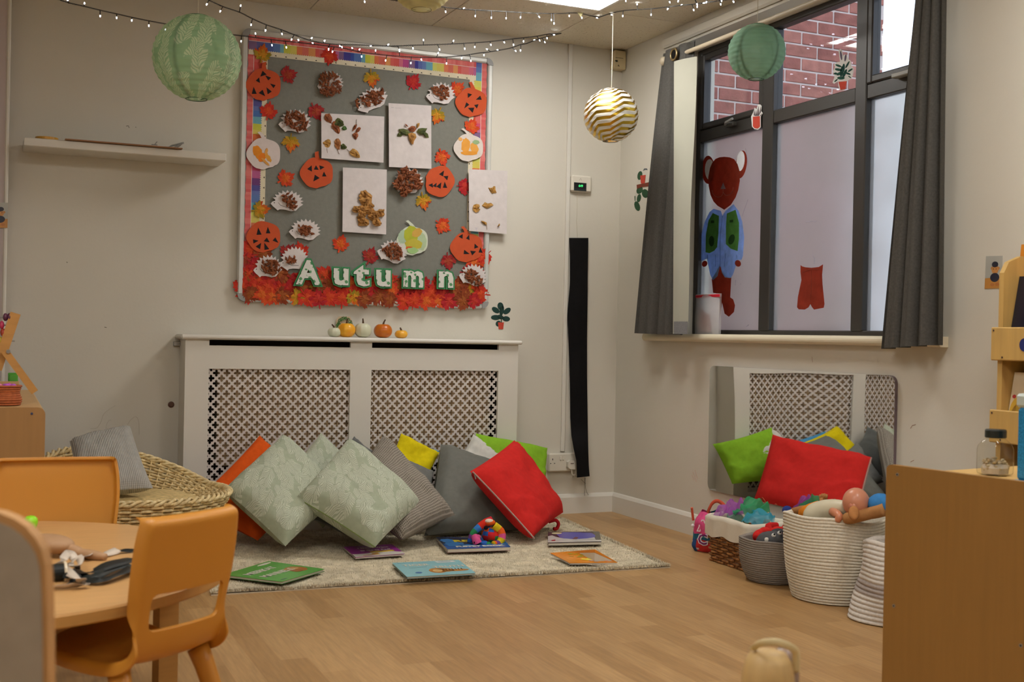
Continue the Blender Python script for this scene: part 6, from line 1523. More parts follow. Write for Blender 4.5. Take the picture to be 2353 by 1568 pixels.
# ================================================================ BOOKS ON THE RUG
RZ = .024
def floorbook(lb, px4, th, cover, side, art=None, lift=None, name='picture_book'):
    """px4: far-left, far-right, near-right, near-left corners of the upper face"""
    c = [G(x, y, RZ+th) for x, y in px4]
    if lift:
        for i, h_ in lift.items(): x, y = px4[i]; c[i] = G(x, y, RZ+th+h_)
    ctr = sum(c, V())/4
    t = thing(name, lb, 'book', (ctr.x, ctr.y, RZ), 'picture books lying on the rug')
    def q(u, v, e=0.0):
        p = (c[0]*(1-u)+c[1]*u)*(1-v)+(c[3]*(1-u)+c[2]*u)*v; return V((p.x, p.y, p.z+e))
    def slab(e0, e1, ins, col, nm, m_):
        mb = MB(); n = 8
        U = lambda u: ins+(1-2*ins)*u
        def z_(u, v, e): 
            p = q(U(u), U(v)); k = (p.z-RZ); return V((p.x, p.y, RZ+k*e))
        mb.grid(lambda u, v: z_(u, v, e1), n, n, col, flip=True); mb.grid(lambda u, v: z_(u, v, e0), n, n, col)
        for a, b in (((0, 0), (1, 0)), ((1, 0), (1, 1)), ((1, 1), (0, 1)), ((0, 1), (0, 0))):
            for k in range(n):
                s0, s1 = k/n, (k+1)/n; u0, v0 = a[0]+(b[0]-a[0])*s0, a[1]+(b[1]-a[1])*s0; u1, v1 = a[0]+(b[0]-a[0])*s1, a[1]+(b[1]-a[1])*s1
                i0 = mb.add([z_(u0, v0, e0), z_(u1, v1, e0), z_(u1, v1, e1), z_(u0, v0, e1)]); mb.face([i0, i0+1, i0+2, i0+3][::-1], col)
        return mb.build(nm, m_, t)
    tb = min(.0015/th, .25)
    slab(0, tb, 0, side, 'back_cover', gloss); slab(tb, 1-tb, .012, rgb(214, 206, 190), 'pages', paper); fc = slab(1-tb, 1, 0, cover, 'front_cover', gloss)
    if art:
        mb = MB(); art(mb, q); mb.build('cover_print', gloss, fc)
    return t, q
def poly(mb, q, pts, col, e=.0006): 
    top = [q(u, v, e) for u, v in pts]; mb.prism([p-V((0, 0, .0003)) for p in top], (0, 0, .0003), col)
def eln(cx, cy, rx, ry, n=20): return [(cx+rx*cos(2*pi*k/n), cy+ry*sin(2*pi*k/n)) for k in range(n)]
def words(mb, q, s, u, v, size, col, sx=1.0, off=.001, w_=.30, align='LEFT'):
    O = q(u, v, .0010); U = q(min(u+.1, 1), v, .0010)-O; Vv = q(u, v-.1, .0010)-O; N_ = U.cross(Vv).normalized()
    if N_.z < 0: N_ = -N_
    text_mb(s, size, .0002, off, col, (O, U, Vv, N_), mb, align=align, sx=sx)
cream = rgb(228, 224, 208)
def a_green(mb, q):
    words(mb, q, 'MEERKAT', .10, .38, .046, cream, sx=.86); words(mb, q, 'MANNERS', .10, .66, .046, cream, sx=.86)
    poly(mb, q, eln(.78, .66, .15, .17), rgb(176, 110, 44)); poly(mb, q, eln(.70, .74, .09, .08), rgb(160, 96, 38), .0009); poly(mb, q, eln(.80, .62, .06, .05), rgb(206, 160, 96), .0012); poly(mb, q, eln(.66, .58, .05, .04), rgb(200, 150, 90), .0012)
    poly(mb, q, eln(.80, .08, .15, .035), cream); poly(mb, q, eln(.15, .92, .07, .02), rgb(70, 120, 90))
floorbook('green picture book with white capitals lying at the left front of the rug', [(512,1321),(617,1290),(746,1308),(648,1337)], .010, rgb(96, 168, 76), rgb(60, 110, 50), a_green)
def a_purple(mb, q):
    words(mb, q, "I Don't Want", .22, .30, .028, cream, sx=.85, off=.0006); words(mb, q, 'to Go to Bed!', .22, .52, .028, cream, sx=.80, off=.0006)
    poly(mb, q, [(0, .74), (.2, .76), (.4, .72), (.62, .70), (.75, .62), (.85, .72), (1, .80), (1, 1), (0, 1)], rgb(216, 208, 200))
    poly(mb, q, [(.38, .60), (.52, .58), (.66, .60), (.86, .56), (.88, .68), (.70, .70), (.52, .72), (.38, .70)], rgb(222, 186, 60), .001); poly(mb, q, [(.36, .80), (.5, .74), (.52, .92), (.4, .92)], rgb(210, 160, 70), .001)
    poly(mb, q, [(.16, .92), (.42, .86), (.42, .90), (.18, .96)], rgb(190, 120, 100), .0012)
floorbook('purple picture book with white title and yellow drawing, near the sage cushions', [(789,1257),(901,1251),(930,1273),(817,1281)], .007, rgb(150, 50, 140), rgb(196, 188, 184), a_purple)
def a_tiger(mb, q):
    words(mb, q, 'TIGER', .10, .32, .046, cream, sx=.82); words(mb, q, 'TRUTH', .50, .52, .046, cream, sx=.82)
    for cx, cy, rx, ry in ((.52, .70, .13, .17), (.62, .70, .14, .12), (.80, .74, .17, .07)): poly(mb, q, eln(cx, cy, rx, ry), rgb(196, 132, 52))
    poly(mb, q, eln(.51, .72, .07, .09), rgb(222, 184, 120), .001)
    for k in range(7): poly(mb, q, [(.60+.045*k, .62), (.615+.045*k, .62), (.605+.045*k, .74), (.595+.045*k, .74)], rgb(90, 56, 30), .0012)
    poly(mb, q, eln(.22, .78, .05, .05), rgb(60, 116, 176)); poly(mb, q, [(.62, .05), (.90, .05), (.92, .15), (.64, .16)], rgb(226, 226, 222)); poly(mb, q, [(.66, .09), (.85, .08), (.85, .11), (.67, .12)], rgb(150, 170, 180), .001)
    poly(mb, q, [(.06, .07), (.30, .05), (.30, .065), (.06, .085)], rgb(110, 160, 170)); poly(mb, q, [(.16, .42), (.42, .40), (.42, .42), (.16, .44)], rgb(110, 160, 170))
floorbook('pale blue picture book with white capitals and a tiger, at the front of the rug', [(901,1294),(1054,1287),(1093,1317),(935,1326)], .008, rgb(142, 198, 206), rgb(110, 140, 140), a_tiger)
def a_puppet(mb, q):
    poly(mb, q, [(0, .03), (.62, .03), (.62, .70), (0, .70)], rgb(34, 34, 58), .0004)
    for cx, cy, rx, ry in ((.12, .32, .10, .14), (.18, .62, .14, .18), (.34, .78, .12, .10), (.90, .5, .10, .3), (.75, .85, .2, .1)): poly(mb, q, [(cx+rx*(1+.3*(k % 2))*cos(2*pi*k/14), cy+ry*(1+.3*(k % 2))*sin(2*pi*k/14)) for k in range(14)], rgb(52, 116, 178), .0008)
    words(mb, q, 'REL', .20, .44, .060, rgb(214, 190, 40), sx=1.0, off=.003); words(mb, q, 'PUPPET BOOK', .16, .90, .034, cream, sx=.90, off=.002)
pb, pq = floorbook('thick dark blue book under the patchwork soft toy', [(1002,1235),(1151,1236),(1173,1257),(1028,1262)], .016, rgb(40, 88, 160), rgb(150, 116, 108), a_puppet)
def a_night(mb, q):
    poly(mb, q, [(0, 0), (1, 0), (1, .3), (.99, .95), (0, .8)], rgb(72, 44, 58), .0003); poly(mb, q, [(.88, 0), (1, 0), (1, .97), (.90, .9)], rgb(96, 90, 78), .0005)
    poly(mb, q, [(.16, .22), (.30, .05), (.6, .08), (.85, .16), (.91, .4), (.88, .68), (.5, .78), (.25, .7)], rgb(92, 88, 176), .0007); poly(mb, q, eln(.17, .15, .10, .08), rgb(224, 220, 170), .0010)
    poly(mb, q, [(0, .42), (.08, .34), (.15, .5), (.3, .66), (.5, .74), (.75, .70), (.88, .60), (.90, .84), (.5, .86), (.1, .9), (0, .9)], rgb(196, 194, 190), .0010); poly(mb, q, [(.46, .74), (.52, .52), (.58, .58), (.54, .76)], rgb(120, 70, 80), .0013)
    poly(mb, q, [(.06, .80), (.14, .74), (.14, .86), (.08, .88)], rgb(170, 60, 70), .0013); poly(mb, q, [(0, .88), (1, .86), (1, .99), (0, .99)], rgb(216, 212, 204), .0010)
floorbook('night-blue picture book with a pale moon, at the right of the rug', [(1259,1223),(1377,1222),(1382,1245),(1259,1248)], .012, rgb(60, 46, 70), rgb(210, 204, 190), a_night)
def a_orange(mb, q):
    for k in range(16):
        u, v = rnd(.25, .72), rnd(.22, .55); poly(mb, q, eln(u, v, .05, .03, 8), mixc(rgb(190, 150, 40), rgb(160, 160, 50), rnd(0, 1)), .0006+.0001*k)
    poly(mb, q, [(.34, .74), (.42, .64), (.48, .70), (.54, .62), (.60, .70), (.66, .63), (.72, .76), (.45, .82)], rgb(228, 206, 40), .0016); poly(mb, q, [(.47, .80), (.66, .77), (.68, .86), (.50, .89)], rgb(226, 190, 160), .0018); poly(mb, q, [(.70, .86), (.88, .86), (.80, .94)], rgb(226, 150, 140), .0018)
floorbook('orange picture book with one corner curled up, at the right front of the rug', [(1264,1271),(1367,1263),(1419,1293),(1309,1294)], .007, rgb(226, 142, 44), rgb(190, 184, 180), a_orange, lift={1: .050})

# patchwork soft toy on the thick book
PC = [rgb(214, 50, 36), rgb(226, 96, 36), rgb(218, 190, 36), rgb(48, 136, 84), rgb(50, 104, 190), rgb(212, 84, 140), rgb(112, 66, 130), rgb(200, 40, 50), rgb(60, 120, 190), rgb(226, 120, 60)]
def patch(seed, a, b):
    def f(u, v):
        k = int(u*a) % a; j = int(v*b); return PC[(k*3+j*7+seed) % len(PC)]
    return f
bz = RZ+.017
c0 = G(1112, 1245, bz)
def tp(x, y, dd=0.0): p = P(x, y, 1, c0.y+dd); return p
t = thing('patchwork_toy', 'crumpled bright patchwork soft toy lying on the thick dark blue book', 'soft toy', c0)
MB().ball(tp(1128, 1229), (.038, .045, .034), patch(1, 8, 6), 32, 24, fn=lambda p: p*(1+.12*noise.noise(p*28))).build('body', cloth, t, smooth=True)
mb = MB(); mb.tube(smoothpath([tp(1078, 1254-6), tp(1086, 1228), tp(1100, 1213), tp(1116, 1202), tp(1130, 1197)], 8), [.008+.011*(k/32)**.6 for k in range(33)], 14, [PC[4]]*4+[PC[6]]*3+[PC[3]]*5+[PC[8]]*5+[PC[0]]*9+[PC[7]]*6); mb.build('limb', cloth, t, smooth=True)
mb = MB(); mb.ball(tp(1126, 1201, -.01), (.024, .020, .013), PC[1], 14, 10); mb.ball(tp(1124, 1198, -.012), (.019, .017, .010), rgb(226, 206, 190), 14, 10); mb.build('ear', cloth, t, smooth=True)
mb = MB(); mb.tube(smoothpath([tp(1135, 1208, -.02), tp(1150, 1221, -.03), tp(1153, 1236, -.04), tp(1146, 1249, -.05), tp(1134, 1252, -.06)], 8), [.017]*20+[.015]*13, 14, [PC[2]]*6+[PC[1]]*6+[PC[5]]*6+[PC[2]]*6+[PC[6]]*5+[PC[1]]*4); mb.build('limb', cloth, t, smooth=True)
mb = MB(); mb.tube([tp(1090, 1232, -.03), tp(1094, 1242, -.045), tp(1098, 1250, -.05)], [.014, .018, .018], 16, [PC[5], PC[5]], cap=False); mb.ball(tp(1096, 1235, -.03), (.017, .014, .012), PC[5], 12, 8); mb.build('limb', cloth, t, smooth=True)
MB().ball(tp(1096, 1246, -.055), (.014, .006, .013), rgb(24, 20, 22), 12, 8).build('limb_opening', cloth, t, smooth=True)
mb = MB(); mb.ball(tp(1111, 1249, -.03), (.020, .020, .012), PC[4], 12, 8); mb.ball(tp(1121, 1251, -.04), (.015, .015, .010), PC[3], 12, 8); mb.ball(tp(1085, 1252, -.01), (.018, .016, .010), rgb(30, 60, 90), 12, 8); mb.build('lower_folds', cloth, t, smooth=True)
MB().ball(tp(1117, 1213, -.034), (.010, .006, .009), rgb(30, 22, 24), 10, 7).build('dark_fold', cloth, t, smooth=True)

# ================================================================ WICKER TUB CHAIR
random.seed(31)
WC = V((-2.475, -.62, 0)); wickm = mk('pale_wicker', rough=.6, var=(50, .22, None))
t = thing('wicker_chair', 'round pale wicker tub chair in the left corner', 'chair', WC)
def wr(a, v, off=0.0):
    """outer shell: a angle, v 0 floor .. 1 rim"""
    r = .20+.175*v**.75 + off; back = max(0, cos(a-radians(118)))
    z = (.262+.145*back**1.2)*v; return WC+V((r*cos(a), r*sin(a)*.93, z))
def wi(a, v, off=0.0):
    """inner bowl: v 0 seat .. 1 rim"""
    r = .255+.105*v**.8 + off; back = max(0, cos(a-radians(118))); zr_ = .262+.145*back**1.2
    return WC+V((r*cos(a), r*sin(a)*.93, .21+(zr_-.21)*v))
wc1, wc2, wc3 = rgb(240, 220, 170), rgb(220, 192, 136), rgb(190, 154, 98)
NS = 60
def weave(fn, rows, nm, ph=0, v0=0., v1=1., seg=240, r=.0058):
    mb = MB()
    for k in range(rows):
        v = v0+(v1-v0)*k/(rows-1); path = []
        for i in range(seg):
            a = 2*pi*i/seg; path.append(fn(a, v, .0055*sin(NS/2*a+pi*(k % 2)+ph))+V((0, 0, rnd(-.0008, .0008))))
        mb.tube(path, r, 5, [mixc(mixc(wc1, wc2, rnd(0, 1)), wc3, rnd(0, .35)) for _ in range(11)], closed=True)
    o = mb.build(nm, wickm, t, smooth=True); o['kind'] = 'stuff'
weave(wr, 22, 'outer_weave'); weave(wi, 14, 'inner_weave', 1.0)
mb = MB()
for k in range(NS):
    a = 2*pi*k/NS; mb.tube([wr(a, v/8) for v in range(9)], .0042, 5, wc2); mb.tube([wi(a, v/5) for v in range(6)], .0042, 5, wc2)
o = mb.build('stakes', wickm, t); o['kind'] = 'stuff'
mb = MB()
for s_ in range(3):
    path = []
    for i in range(300):
        a = 2*pi*i/300; p = wr(a, 1.0); q = wi(a, 1.0); c_ = (p+q)/2; w_ = 24*a+2*pi*s_/3; d_ = V((cos(a), sin(a), 0))
        path.append(c_+d_*(.013*cos(w_))+V((0, 0, .004+.009*sin(w_))))
    mb.tube(path, .0062, 6, [mixc(wc1, wc2, rnd(0, 1)) for _ in range(13)], closed=True)
mb.build('braided_rim', wickm, t, smooth=True)
seatm = mk('seagrass_seat', col=rgb(218, 190, 130), rough=.8, var=(60, .25, None), bump=(60, .8, .006))
MB().lathe([(.001, .262), (.12, .262), (.20, .256), (.245, .240), (.255, .215), (.20, .18)], 48, WC, rgb(222, 194, 132), fn=lambda p, a, j: V((p.x, p.y*.93, p.z))).build('seat', seatm, t, smooth=True)
# grey ribbed cushion in it
ribc = cm('grey_ribbed_fabric', rgb(190, 187, 180), ribbed(rgb(196, 193, 186), rgb(164, 161, 154), 40))
cs = [D(160, 1014, 4.62), D(300, 981, 4.75), D(352, 1122, 4.42), D(176, 1140, 4.30)]
mb, f_, n_, ctr = pillow_mb(cs, .11, seed=20, wr=.006, pinch=.05)
t2 = thing('cushion', 'grey ribbed cushion leaning in the wicker tub chair', 'cushion', (ctr.x, ctr.y, min(v[2] for v in mb.v)))
mb.build('cover', ribc, t2, smooth=True)

# ================================================================ TABLE
TZ = .41; TC = V((-3.047, -2.716, 0)); TR = .562
tabm = mk('beech_table_top', col=rgb(202, 156, 100), rough=.42, var=(7, .08, (1.2, 14, 1)), bump=(40, .02, .002)); tabe = mk('beech_edge', col=rgb(186, 138, 74), rough=.5, var=(9, .08, (1, 1, 10)))
t = thing('round_table', 'low round beech table in the left foreground', 'table', TC)
prof = [(.001, TZ), (TR-.004, TZ), (TR, TZ-.003)]
MB().lathe([(.001, TZ-.0012), (TR-.003, TZ-.0012), (TR-.003, TZ), (.001, TZ)], 96, TC).build('table_top', tabm, t)
MB().lathe([(.001, TZ-.024), (TR-.003, TZ-.024), (TR, TZ-.021), (TR, TZ-.003), (TR-.003, TZ-.001)], 96, TC).build('edge_band', tabe, t)
for k in range(4):
    a = radians(12+90*k); d = V((cos(a), sin(a), 0)); s_ = V((-d.y, d.x, 0)); c_ = TC+d*(TR-.11)
    MB().prism([c_+d*.022+s_*.022, c_-d*.022+s_*.022, c_-d*.022-s_*.022, c_+d*.022-s_*.022], (0, 0, TZ-.024)).build('leg', tabe, t)
for k in range(4):
    a, b = radians(12+90*k), radians(102+90*k); p, q = TC+V((cos(a), sin(a), 0))*(TR-.11), TC+V((cos(b), sin(b), 0))*(TR-.11); u = (q-p).normalized(); n = V((-u.y, u.x, 0))*.009
    p, q = p+u*.022, q-u*.022; MB().prism([p+n+V((0, 0, TZ-.085)), q+n+V((0, 0, TZ-.085)), q-n+V((0, 0, TZ-.085)), p-n+V((0, 0, TZ-.085))], (0, 0, .060)).build('apron', tabe, t)

# ================================================================ CHAIRS
chm = mk('ochre_polypropylene', col=rgb(194, 130, 42), rough=.42, var=(3, .04, None), bump=(300, .06, .001))
def make_chair(slot=True):
    """moulded one-piece child's chair; local frame: x right, y forward, z up, on the floor"""
    # centre line of the shell: (y, z, half width)
    pr = [(.165, .292, .150), (.150, .305, .158), (.08, .300, .165), (.0, .292, .166), (-.07, .291, .164), (-.115, .297, .160), (-.142, .312, .155), (-.156, .335, .150), (-.163, .362, .149), (-.170, .395, .151), (-.177, .43, .155), (-.184, .47, .158), (-.192, .52, .156), (-.198, .553, .150), (-.199, .566, .146)]
    pts = smoothpath([V((p[2], p[0], p[1])) for p in pr], 4); n = len(pts); NU = 36
    tan = [(pts[min(i+1, n-1)]-pts[max(i-1, 0)]) for i in range(n)]
    bm = bmesh.new(); grid = []
    for i, p in enumerate(pts):
        tn = V((0, tan[i].y, tan[i].z)).normalized(); nm_ = V((0, -tn.z, tn.y))
        if i < n*.4 and nm_.z < 0: pass
        nm_ = V((0, tn.z, -tn.y))      # towards the sitter's side on the back, up on the seat
        if nm_.y < 0 and i > n*.5: nm_ = -nm_
        if nm_.z < 0 and i < n*.4: nm_ = -nm_
        row = []; isback = min(1, max(0, (p.z-.33)/.06)); w_ = p.x
        for k in range(NU+1):
            s_ = -1+2*k/NU; x = w_*s_
            dish = .012*(s_*s_)*isback+.010*s_*s_*(1-isback)      # shallow curve toward the sitter
            fl = 0.0
            if abs(s_) > .86:
                q = (abs(s_)-.86)/.14; x = (w_*.86+w_*.14*sin(q*pi/2)*.55)*(1 if s_ > 0 else -1)
                fl = (.020*isback-.022*(1-isback))*(1-cos(q*pi/2))+(.012*isback-.010*(1-isback))*q*0
            tf = max(0, (i-(n-5))/4)    # roll of the top edge
            row.append(bm.verts.new(V((x, p.y, p.z))+nm_*(dish+fl)+V((0, .016*tf*tf*isback, 0))))
        grid.append(row)
    zc = .362
    for i in range(n-1):
        for k in range(NU):
            s_ = -1+2*(k+.5)/NU; z_ = (pts[i].z+pts[i+1].z)/2
            if slot and i > n*.45 and .362 < z_ < .428 and abs(s_) < .70: continue
            bm.faces.new([grid[i][k], grid[i][k+1], grid[i+1][k+1], grid[i+1][k]])
    for v in [v for v in bm.verts if not v.link_faces]: bm.verts.remove(v)
    # round the corners of the opening
    bmesh.ops.recalc_face_normals(bm, faces=bm.faces)
    for _ in range(3):
        be = [e for e in bm.edges if len(e.link_faces) == 1]
        new = {}
        for v in {v for e in be for v in e.verts}:
            if abs(v.co.x) < .118 and v.co.z > .355 and v.co.z < .435 and v.co.y < -.1:
                nb = [e.other_vert(v) for e in v.link_edges if len(e.link_faces) == 1]
                if len(nb) == 2: new[v] = v.co*.4+(nb[0].co+nb[1].co)*.3
        for v, c_ in new.items(): v.co = c_
    me = bpy.data.meshes.new('shell'); bm.to_mesh(me); bm.free()
    o = bpy.data.objects.new('shell', me); COL.objects.link(o)
    md = o.modifiers.new('s', 'SOLIDIFY'); md.thickness = .0085; md.offset = 0; md.use_even_offset = False
    md = o.modifiers.new('b', 'BEVEL'); md.width = .002; md.segments = 2; md.limit_method = 'ANGLE'; md.angle_limit = radians(50)
    md = o.modifiers.new('u', 'SUBSURF'); md.levels = 1; md.render_levels = 1
    me2 = evaluated_mesh(o); bpy.data.objects.remove(o)
    t = thing('child_chair', '', 'chair', (0, 0, 0)); back, seat = MB(), MB(); ib, is_ = {}, {}
    for f in me2.polygons:
        c = sum((me2.vertices[i].co for i in f.vertices), V())/len(f.vertices)
        mb, dct = (back, ib) if (c.z > .332 and c.y < -.10) else (seat, is_)
        k = []
        for i in f.vertices:
            if i not in dct: dct[i] = mb.add([me2.vertices[i].co])
            k.append(dct[i])
        mb.face(k, None)
    back.build('backrest', chm, t, smooth=True); seat.build('seat', chm, t, smooth=True)
    for sx_ in (-1, 1):
        for a, b in (((.118*sx_, .105, .285), (.165*sx_, .170, 0)), ((.122*sx_, -.100, .290), (.168*sx_, -.215, 0))):
            pa, pb = V(a), V(b); path = [pa+(V((pb.x, pb.y, 0))-V((pa.x, pa.y, 0)))*0+V((0, 0, .0)), pa.lerp(pb, .12)+V((0, 0, .004)), pa.lerp(pb, .5), pb]
            MB().tube(path, [.024, .022, .0185, .015], 16).build('leg', chm, t, smooth=True)
    return t
ch = make_chair()
def face(th, c, toward):
    d = V(toward)-V(c); return atan2(d.y, d.x)-pi/2
# near chair, seen from behind: back corners at L and R
Lp, Rp = D(346, 1208, 2.03), D(562, 1163, 2.225)
ux = V((Rp.x-Lp.x, Rp.y-Lp.y, 0)).normalized(); fy = V((-ux.y, ux.x, 0))
mid = (V((Lp.x, Lp.y, 0))+V((Rp.x, Rp.y, 0)))/2; org = mid+fy*.197
ch['label'] = 'nearest ochre plastic chair, its slotted back to the camera, at the round table'
ch.scale = (V((Rp.x-Lp.x, Rp.y-Lp.y, 0)).length/.292, 1, 1); ch.location = (org.x, org.y, 0); ch.rotation_euler = (0, 0, atan2(ux.y, ux.x)); ch['group'] = 'child chairs round the low table'; ch['_w'] = (org.x, org.y, 0)
# far chair, facing us across the table
Cf = D(132, 1050, 3.0); rz = face(None, (Cf.x, Cf.y, 0), (CAM.x-.05, CAM.y, 0))
fd = V((-sin(rz), cos(rz), 0)); org2 = V((Cf.x, Cf.y, 0))+fd*.197
ch2 = make_chair(False); ch2['label'] = 'orange plastic chair facing the camera from the far side of the round table'; ch2['group'] = ch['group']; ch2.location = (org2.x, org2.y, 0); ch2.rotation_euler = (0, 0, rz)

# ================================================================ THINGS ON THE TABLE
def T_(x, y, h_=0): return G(x, y, TZ+h_)
woodm = mk('pale_turned_wood', col=rgb(172, 134, 98), rough=.6, var=(12, .08, (1, 8, 1)))
sp0, sp1 = T_(116, 1262, .018), T_(243, 1285, .004)
t = thing('wooden_spoon', 'wooden spoon lying bowl-left on the round table', 'spoon', (sp0.x, sp0.y, TZ))
pb_ = T_(112, 1255, .022)
ax_ = (sp1-pb_).normalized(); R3 = Matrix.Rotation(atan2(ax_.y, ax_.x), 3, 'Z')
MB().ball(pb_+V((0, 0, .004)), (.060, .036, .0215), None, 22, 14, fn=lambda p: R3 @ p).build('bowl', woodm, t, smooth=True)
MB().tube(smoothpath([pb_+ax_*.035+V((0, 0, .006)), pb_+ax_*.07+V((0, 0, .003)), pb_.lerp(sp1, .6)+V((0, 0, .0)), V((sp1.x, sp1.y, TZ+.0085))], 5), [.020, .016, .013, .0115, .011, .0105, .0105, .0105, .0105, .0105, .0105, .011, .011, .010, .008, .007], 12).build('handle', woodm, t, smooth=True)
q = T_(70, 1222, .0)
t = thing('lime_cup', 'lime green plastic beaker peeping over the grey panel', 'cup', (q.x, q.y, TZ))
MB().lathe([(.001, 0), (.010, .001), (.013, .006), (.0165, .022), (.0155, .030), (.010, .036), (.001, .038)], 26, (q.x, q.y, TZ+.0005), rgb(150, 226, 40)).build('cup_body', plast, t, smooth=True)
def ribbon(lb, pxs, w_, col, name='ribbon', group=None, up=None):
    pts = smoothpath([T_(x, y, h_) for x, y, h_ in pxs], 7); mb = MB(); n = len(pts); prev = None
    for i, p in enumerate(pts):
        tn = (pts[min(i+1, n-1)]-pts[max(i-1, 0)]).normalized(); k = i/(n-1)
        tw = (up or 0)+(.2 if col[0] < .1 else .8)*sin(k*7+pxs[0][0]); s_ = V((0, 0, 1)).cross(tn); s_ = s_.normalized() if s_.length > .05 else V((1, 0, 0)); s_ = s_*cos(tw)+tn.cross(s_)*sin(tw)
        a_, b_ = p-s_*w_/2, p+s_*w_/2
        a_.z = max(a_.z, TZ+.001); b_.z = max(b_.z, TZ+.001)
        j = mb.add([a_, b_, a_+V((0, 0, .0006)), b_+V((0, 0, .0006))])
        if prev is not None: mb.face([prev, prev+1, j+1, j][::-1], col); mb.face([prev+2, prev+3, j+3, j+2], col); mb.face([prev, prev+2, j+2, j], col); mb.face([prev+1, prev+3, j+3, j+1][::-1], col)
        prev = j
    return tag(mb.build(name, satin, None, smooth=True), lb, 'ribbon', group)
satin = mk('satin_ribbon', rough=.5, var=(30, .05, None), spec=.25)
wr_, br_ = rgb(206, 192, 176), rgb(26, 30, 29)
gr_ = 'craft ribbons on the round table'
ribbon('white ribbon curving past the spoon handle with a black end by the chair', [(178,1284,.002),(202,1278,.012),(212,1272,.008),(235,1276,.006),(262,1268,.008),(272,1264,.010)], .016, wr_, group=gr_)
ribbon('short black ribbon end lying behind the near chair', [(268,1267,.006),(284,1266,.006),(304,1266,.004),(322,1267,.004)], .015, br_, group=gr_, up=.2)
ribbon('crumpled white ribbon loop standing up in the pile', [(112,1318,.004),(130,1300,.020),(145,1285,.036),(158,1272,.040),(170,1285,.030),(160,1300,.020),(178,1305,.026),(186,1290,.030),(178,1278,.020)], .016, wr_, group=gr_)
ribbon('white ribbon folding over to a square end at the front of the pile', [(140,1303,.012),(158,1316,.020),(176,1330,.022),(192,1336,.014),(196,1342,.010),(176,1346,.006),(150,1352,.004),(122,1354,.003)], .017, wr_, group=gr_, up=.3)
ribbon('white ribbon lying flat at the left of the pile', [(96,1330,.004),(112,1326,.006),(126,1312,.012),(140,1308,.014),(150,1318,.010)], .016, rgb(190, 178, 166), group=gr_)
ribbon('wide black ribbon running from the pile to the near chair', [(160,1316,.006),(190,1318,.010),(222,1312,.016),(250,1300,.018),(280,1292,.016),(306,1284,.012)], .026, br_, group=gr_, up=.15)
ribbon('black ribbon bundle along the front of the pile', [(176,1332,.004),(204,1334,.007),(230,1334,.009),(256,1326,.010),(284,1316,.010),(306,1304,.008)], .024, rgb(28, 32, 31), group=gr_, up=.1)
ribbon('black ribbon crossing the middle of the pile', [(168,1308,.004),(196,1326,.008),(226,1322,.014),(258,1308,.012),(300,1298,.010)], .016, rgb(40, 44, 42), group=gr_, up=.5)
ribbon('narrow black and white ribbon curl at the left of the pile', [(150,1345,.003),(165,1336,.010),(180,1326,.012),(170,1318,.016),(156,1320,.018),(150,1330,.014)], .012, br_, group=gr_)
q = T_(125, 1337, 0)
t = thing('ribbon_reel', 'small reel of black ribbon on the table beside the grey panel', 'ribbon reel', q)
MB().tube([q+V((-.018, 0, .017)), q+V((.016, .003, .017))], .0165, 18, br_).build('ribbon_winding', satin, t)
mb = MB(); mb.tube([q+V((.016, .003, .017)), q+V((.021, .0035, .017))], .020, 18, rgb(210, 196, 170)); mb.tube([q+V((.0212, .0035, .017)), q+V((.0225, .0036, .017))], .008, 14, rgb(150, 120, 80)); mb.build('flange', plast, t)

# ================================================================ GREY END PANEL AT THE LEFT EDGE
gp_ = mk('grey_laminate', col=rgb(158, 146, 130), rough=.6, var=(30, .06, None)); ge_ = mk('birch_ply_edge', col=rgb(186, 140, 88), rough=.6, var=(20, .08, None))
pts = [(-260, 1168), (-60, 1170), (0, 1180), (30, 1192), (58, 1210), (80, 1236), (96, 1264), (104, 1300), (108, 1360), (110, 1460), (111, 1568), (113, 2260)]
dd = 1.15; face_ = [D(x, y, dd) for x, y in pts]; bl_ = D(-260, 2260, dd); face_ = face_+[bl_]
zmin = min(p.z for p in face_)
for p in face_:
    if p.z < .02: p.z = 0.0
t = thing('grey_end_panel', 'out-of-focus grey shelf end with rounded wooden edge at the left edge', 'shelf unit', (face_[5].x-.1, face_[5].y, 0))
thk = V((CF.x, CF.y, 0)).normalized()*.018+V((CR.x, CR.y, 0))*.0
MB().prism(face_, thk).build('ply_edge', ge_, t)
ins = []
cc_ = sum(face_, V())/len(face_)
fn_ = -V((CF.x, CF.y, 0)).normalized()
pts2 = [(-250, 1190), (-60, 1192), (-4, 1200), (24, 1211), (48, 1228), (68, 1250), (83, 1275), (92, 1306), (96, 1362), (98, 1460), (99, 1568), (100, 2250)]
f2 = [D(x, y, dd)+fn_*.0005 for x, y in pts2]+[D(-250, 2250, dd)+fn_*.0005]
for p in f2: p.z = max(p.z, .004)
MB().prism(f2, fn_*.0008).build('laminate_face', gp_, t)

